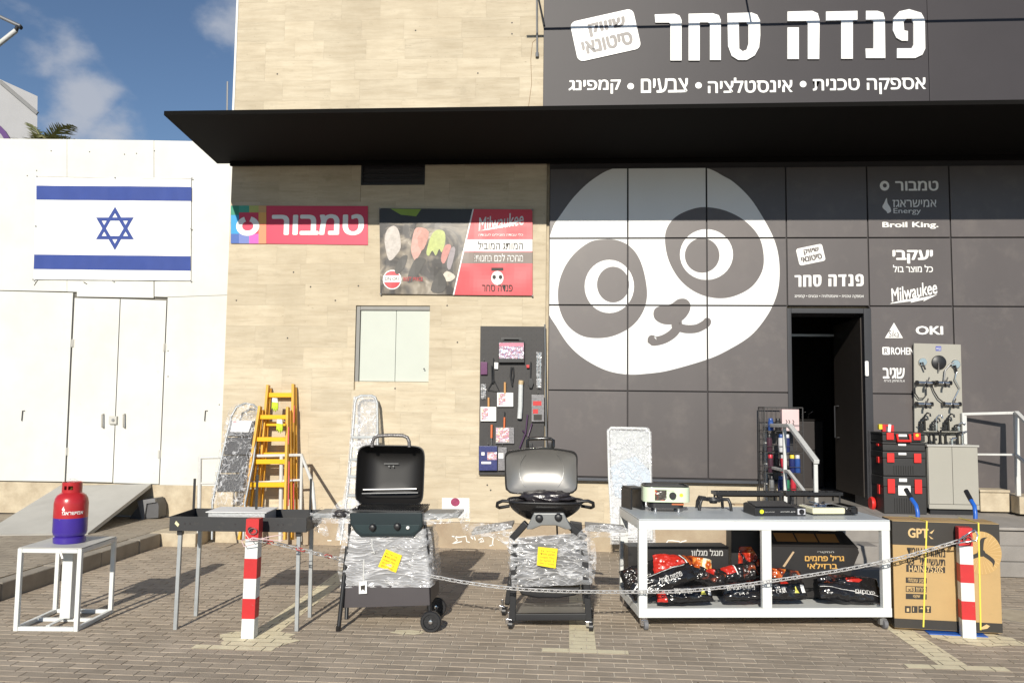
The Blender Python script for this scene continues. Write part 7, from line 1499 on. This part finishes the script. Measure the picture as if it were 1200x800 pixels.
part(nr, 'post', MB().beam(pr(1129,484,-.16), Vector((pr(1131,580,-.16).x, -.16, LZ)), .05, .05, (0,1,0)), RAILP, world=True, bev=.003)
# round cover in the paving
mc = thing('manhole_cover', 'round concrete cover set in the paving at the right edge', 'manhole cover', onZ(1199, 722, 0))
part(mc, 'ring', MB().lathe([(.27, -.01), (.27, .004), (.24, .0045), (.235, .0)], 40), KERB, smooth=30); part(mc, 'lid', MB().lathe([(.23, -.01), (.23, .0035)], 40), CREAM)

# ================================================================== FAR LEFT: BUILDING, PALM, LAMP ARM
Yo = 14
ob = thing('grey_building', 'pale grey flat walled building with purple arc behind the white hoarding', 'building', onY(0, 163, Yo))
fo = [onY(*p, Yo) for p in [(-300,-20),(0,93),(44,113),(42,300),(-300,300)]][::-1]; bo_ = [p+Vector((-9, 8, 0)) for p in fo]
part(ob, 'wall', MB().add(fo+bo_, [(0,1,2,3,4),(9,8,7,6,5)]+[(i, i+5, (i+1)%5+5, (i+1)%5) for i in range(5)]), mat('far_wall_grey', (.36, .36, .37), .7, scale=1), world=True)
arcpts = [(-30+42*math.cos(R(a)), 178-38*math.sin(R(a))) for a in range(0, 181, 12)]
part(ob, 'purple_arc', MB().prism([stroke([wz(*p, Yo-.05) for p in arcpts], .16)], WF(Yo-.05), -.03, .02), mat('arc_purple', (.09, .03, .16), .5), world=True)
part(ob, 'pipe', MB().beam(onY(0,95.5,Yo-.06), onY(44,133,Yo-.06), .10, .05, (0,1,0)), mat('pipe_dark', (.2,.2,.2), .6), world=True)
pt = thing('palm_tree', 'palm tree whose green fronds rise above the white hoarding', 'tree', onY(50, 200, 11)*1)
pt.location.z = 0; px0 = pt.location.x; top_ = Vector((0, 0, onY(58, 178, 11).z))
part(pt, 'trunk', MB().tube([(0,0,0), (.05,0,2), (.02,0,top_.z-.1)], [.26, .2, .18], 12), mat('palm_bark', (.16, .12, .08), .9, bump=.8, bscale=12), smooth=60)
gp_ = random.Random(6); FR = mat('palm_leaf', (.20, .23, .08), .5, var=.4, scale=8, col2=(.36, .30, .14))
def frond(az, el, L):
    mb = MB(); n_ = 26; pts = []; p = top_.copy(); d = Vector((math.cos(az)*math.cos(el), math.sin(az)*math.cos(el), math.sin(el)))
    for k in range(n_+1): pts.append(p.copy()); p = p+d*L/n_; d = (d+Vector((0,0,-.065))).normalized()
    mb.tube(pts, [.025*(1-k/n_*.8) for k in range(n_+1)], 5)
    for k in range(3, n_):
        dd = (pts[k+1]-pts[k-1]).normalized(); s_ = dd.cross(Vector((0,0,1))).normalized(); ll = L*.30*math.sin(math.pi*(k/n_)**.8)+.1
        for sg_ in (-1, 1):
            for h2 in (0, .5):
                a = pts[k]+(pts[k+1]-pts[k])*h2; tip = a+(s_*sg_+dd*.7+Vector((0,0,-.25+gp_.uniform(-.2,.2)))).normalized()*ll*gp_.uniform(.8,1.1); w_ = dd*.018; mb.add([a-w_, a+w_, a+(tip-a)*.6+w_*.9, tip, a+(tip-a)*.6-w_*.9], [(0,1,2,3,4)])
    return part(pt, 'frond', mb, FR)
for k in range(15): frond(gp_.uniform(0, 6.28), gp_.uniform(-.2, .9), gp_.uniform(.9, 1.3))
frond(.05, .85, 1.35); frond(.3, .62, 1.25); frond(3.0, 1.35, 1.0); frond(-.2, 1.15, 1.25)
Yv = 3.0
sa_ = thing('lamp_arm', 'thin metal jointed arm reaching in at the top left of the sky', 'arm', onY(-60, 60, Yv)); sa_.location.z = 0
mp_ = onY(-60, 60, Yv)
part(sa_, 'pole', MB().tube([(mp_.x, Yv, 0), (mp_.x, Yv, mp_.z+.9)], .08, 12), GREYM, world=True, smooth=60)
part(sa_, 'upper_arm', MB().tube([onY(-60,-8,Yv), onY(24,31,Yv)], .030, 8), GREYM, world=True, smooth=60); part(sa_, 'lower_arm', MB().tube([onY(-60,98,Yv), onY(19,36,Yv)], .042, 8), RAILP, world=True, smooth=60); part(sa_, 'joint', MB().tube([onY(18,37,Yv), onY(21,31,Yv), onY(25,33,Yv)], .036, 8), DKM, world=True, smooth=60)

# labels must not stay on untagged helpers; setting empties are structure
bpy.context.view_layer.update()
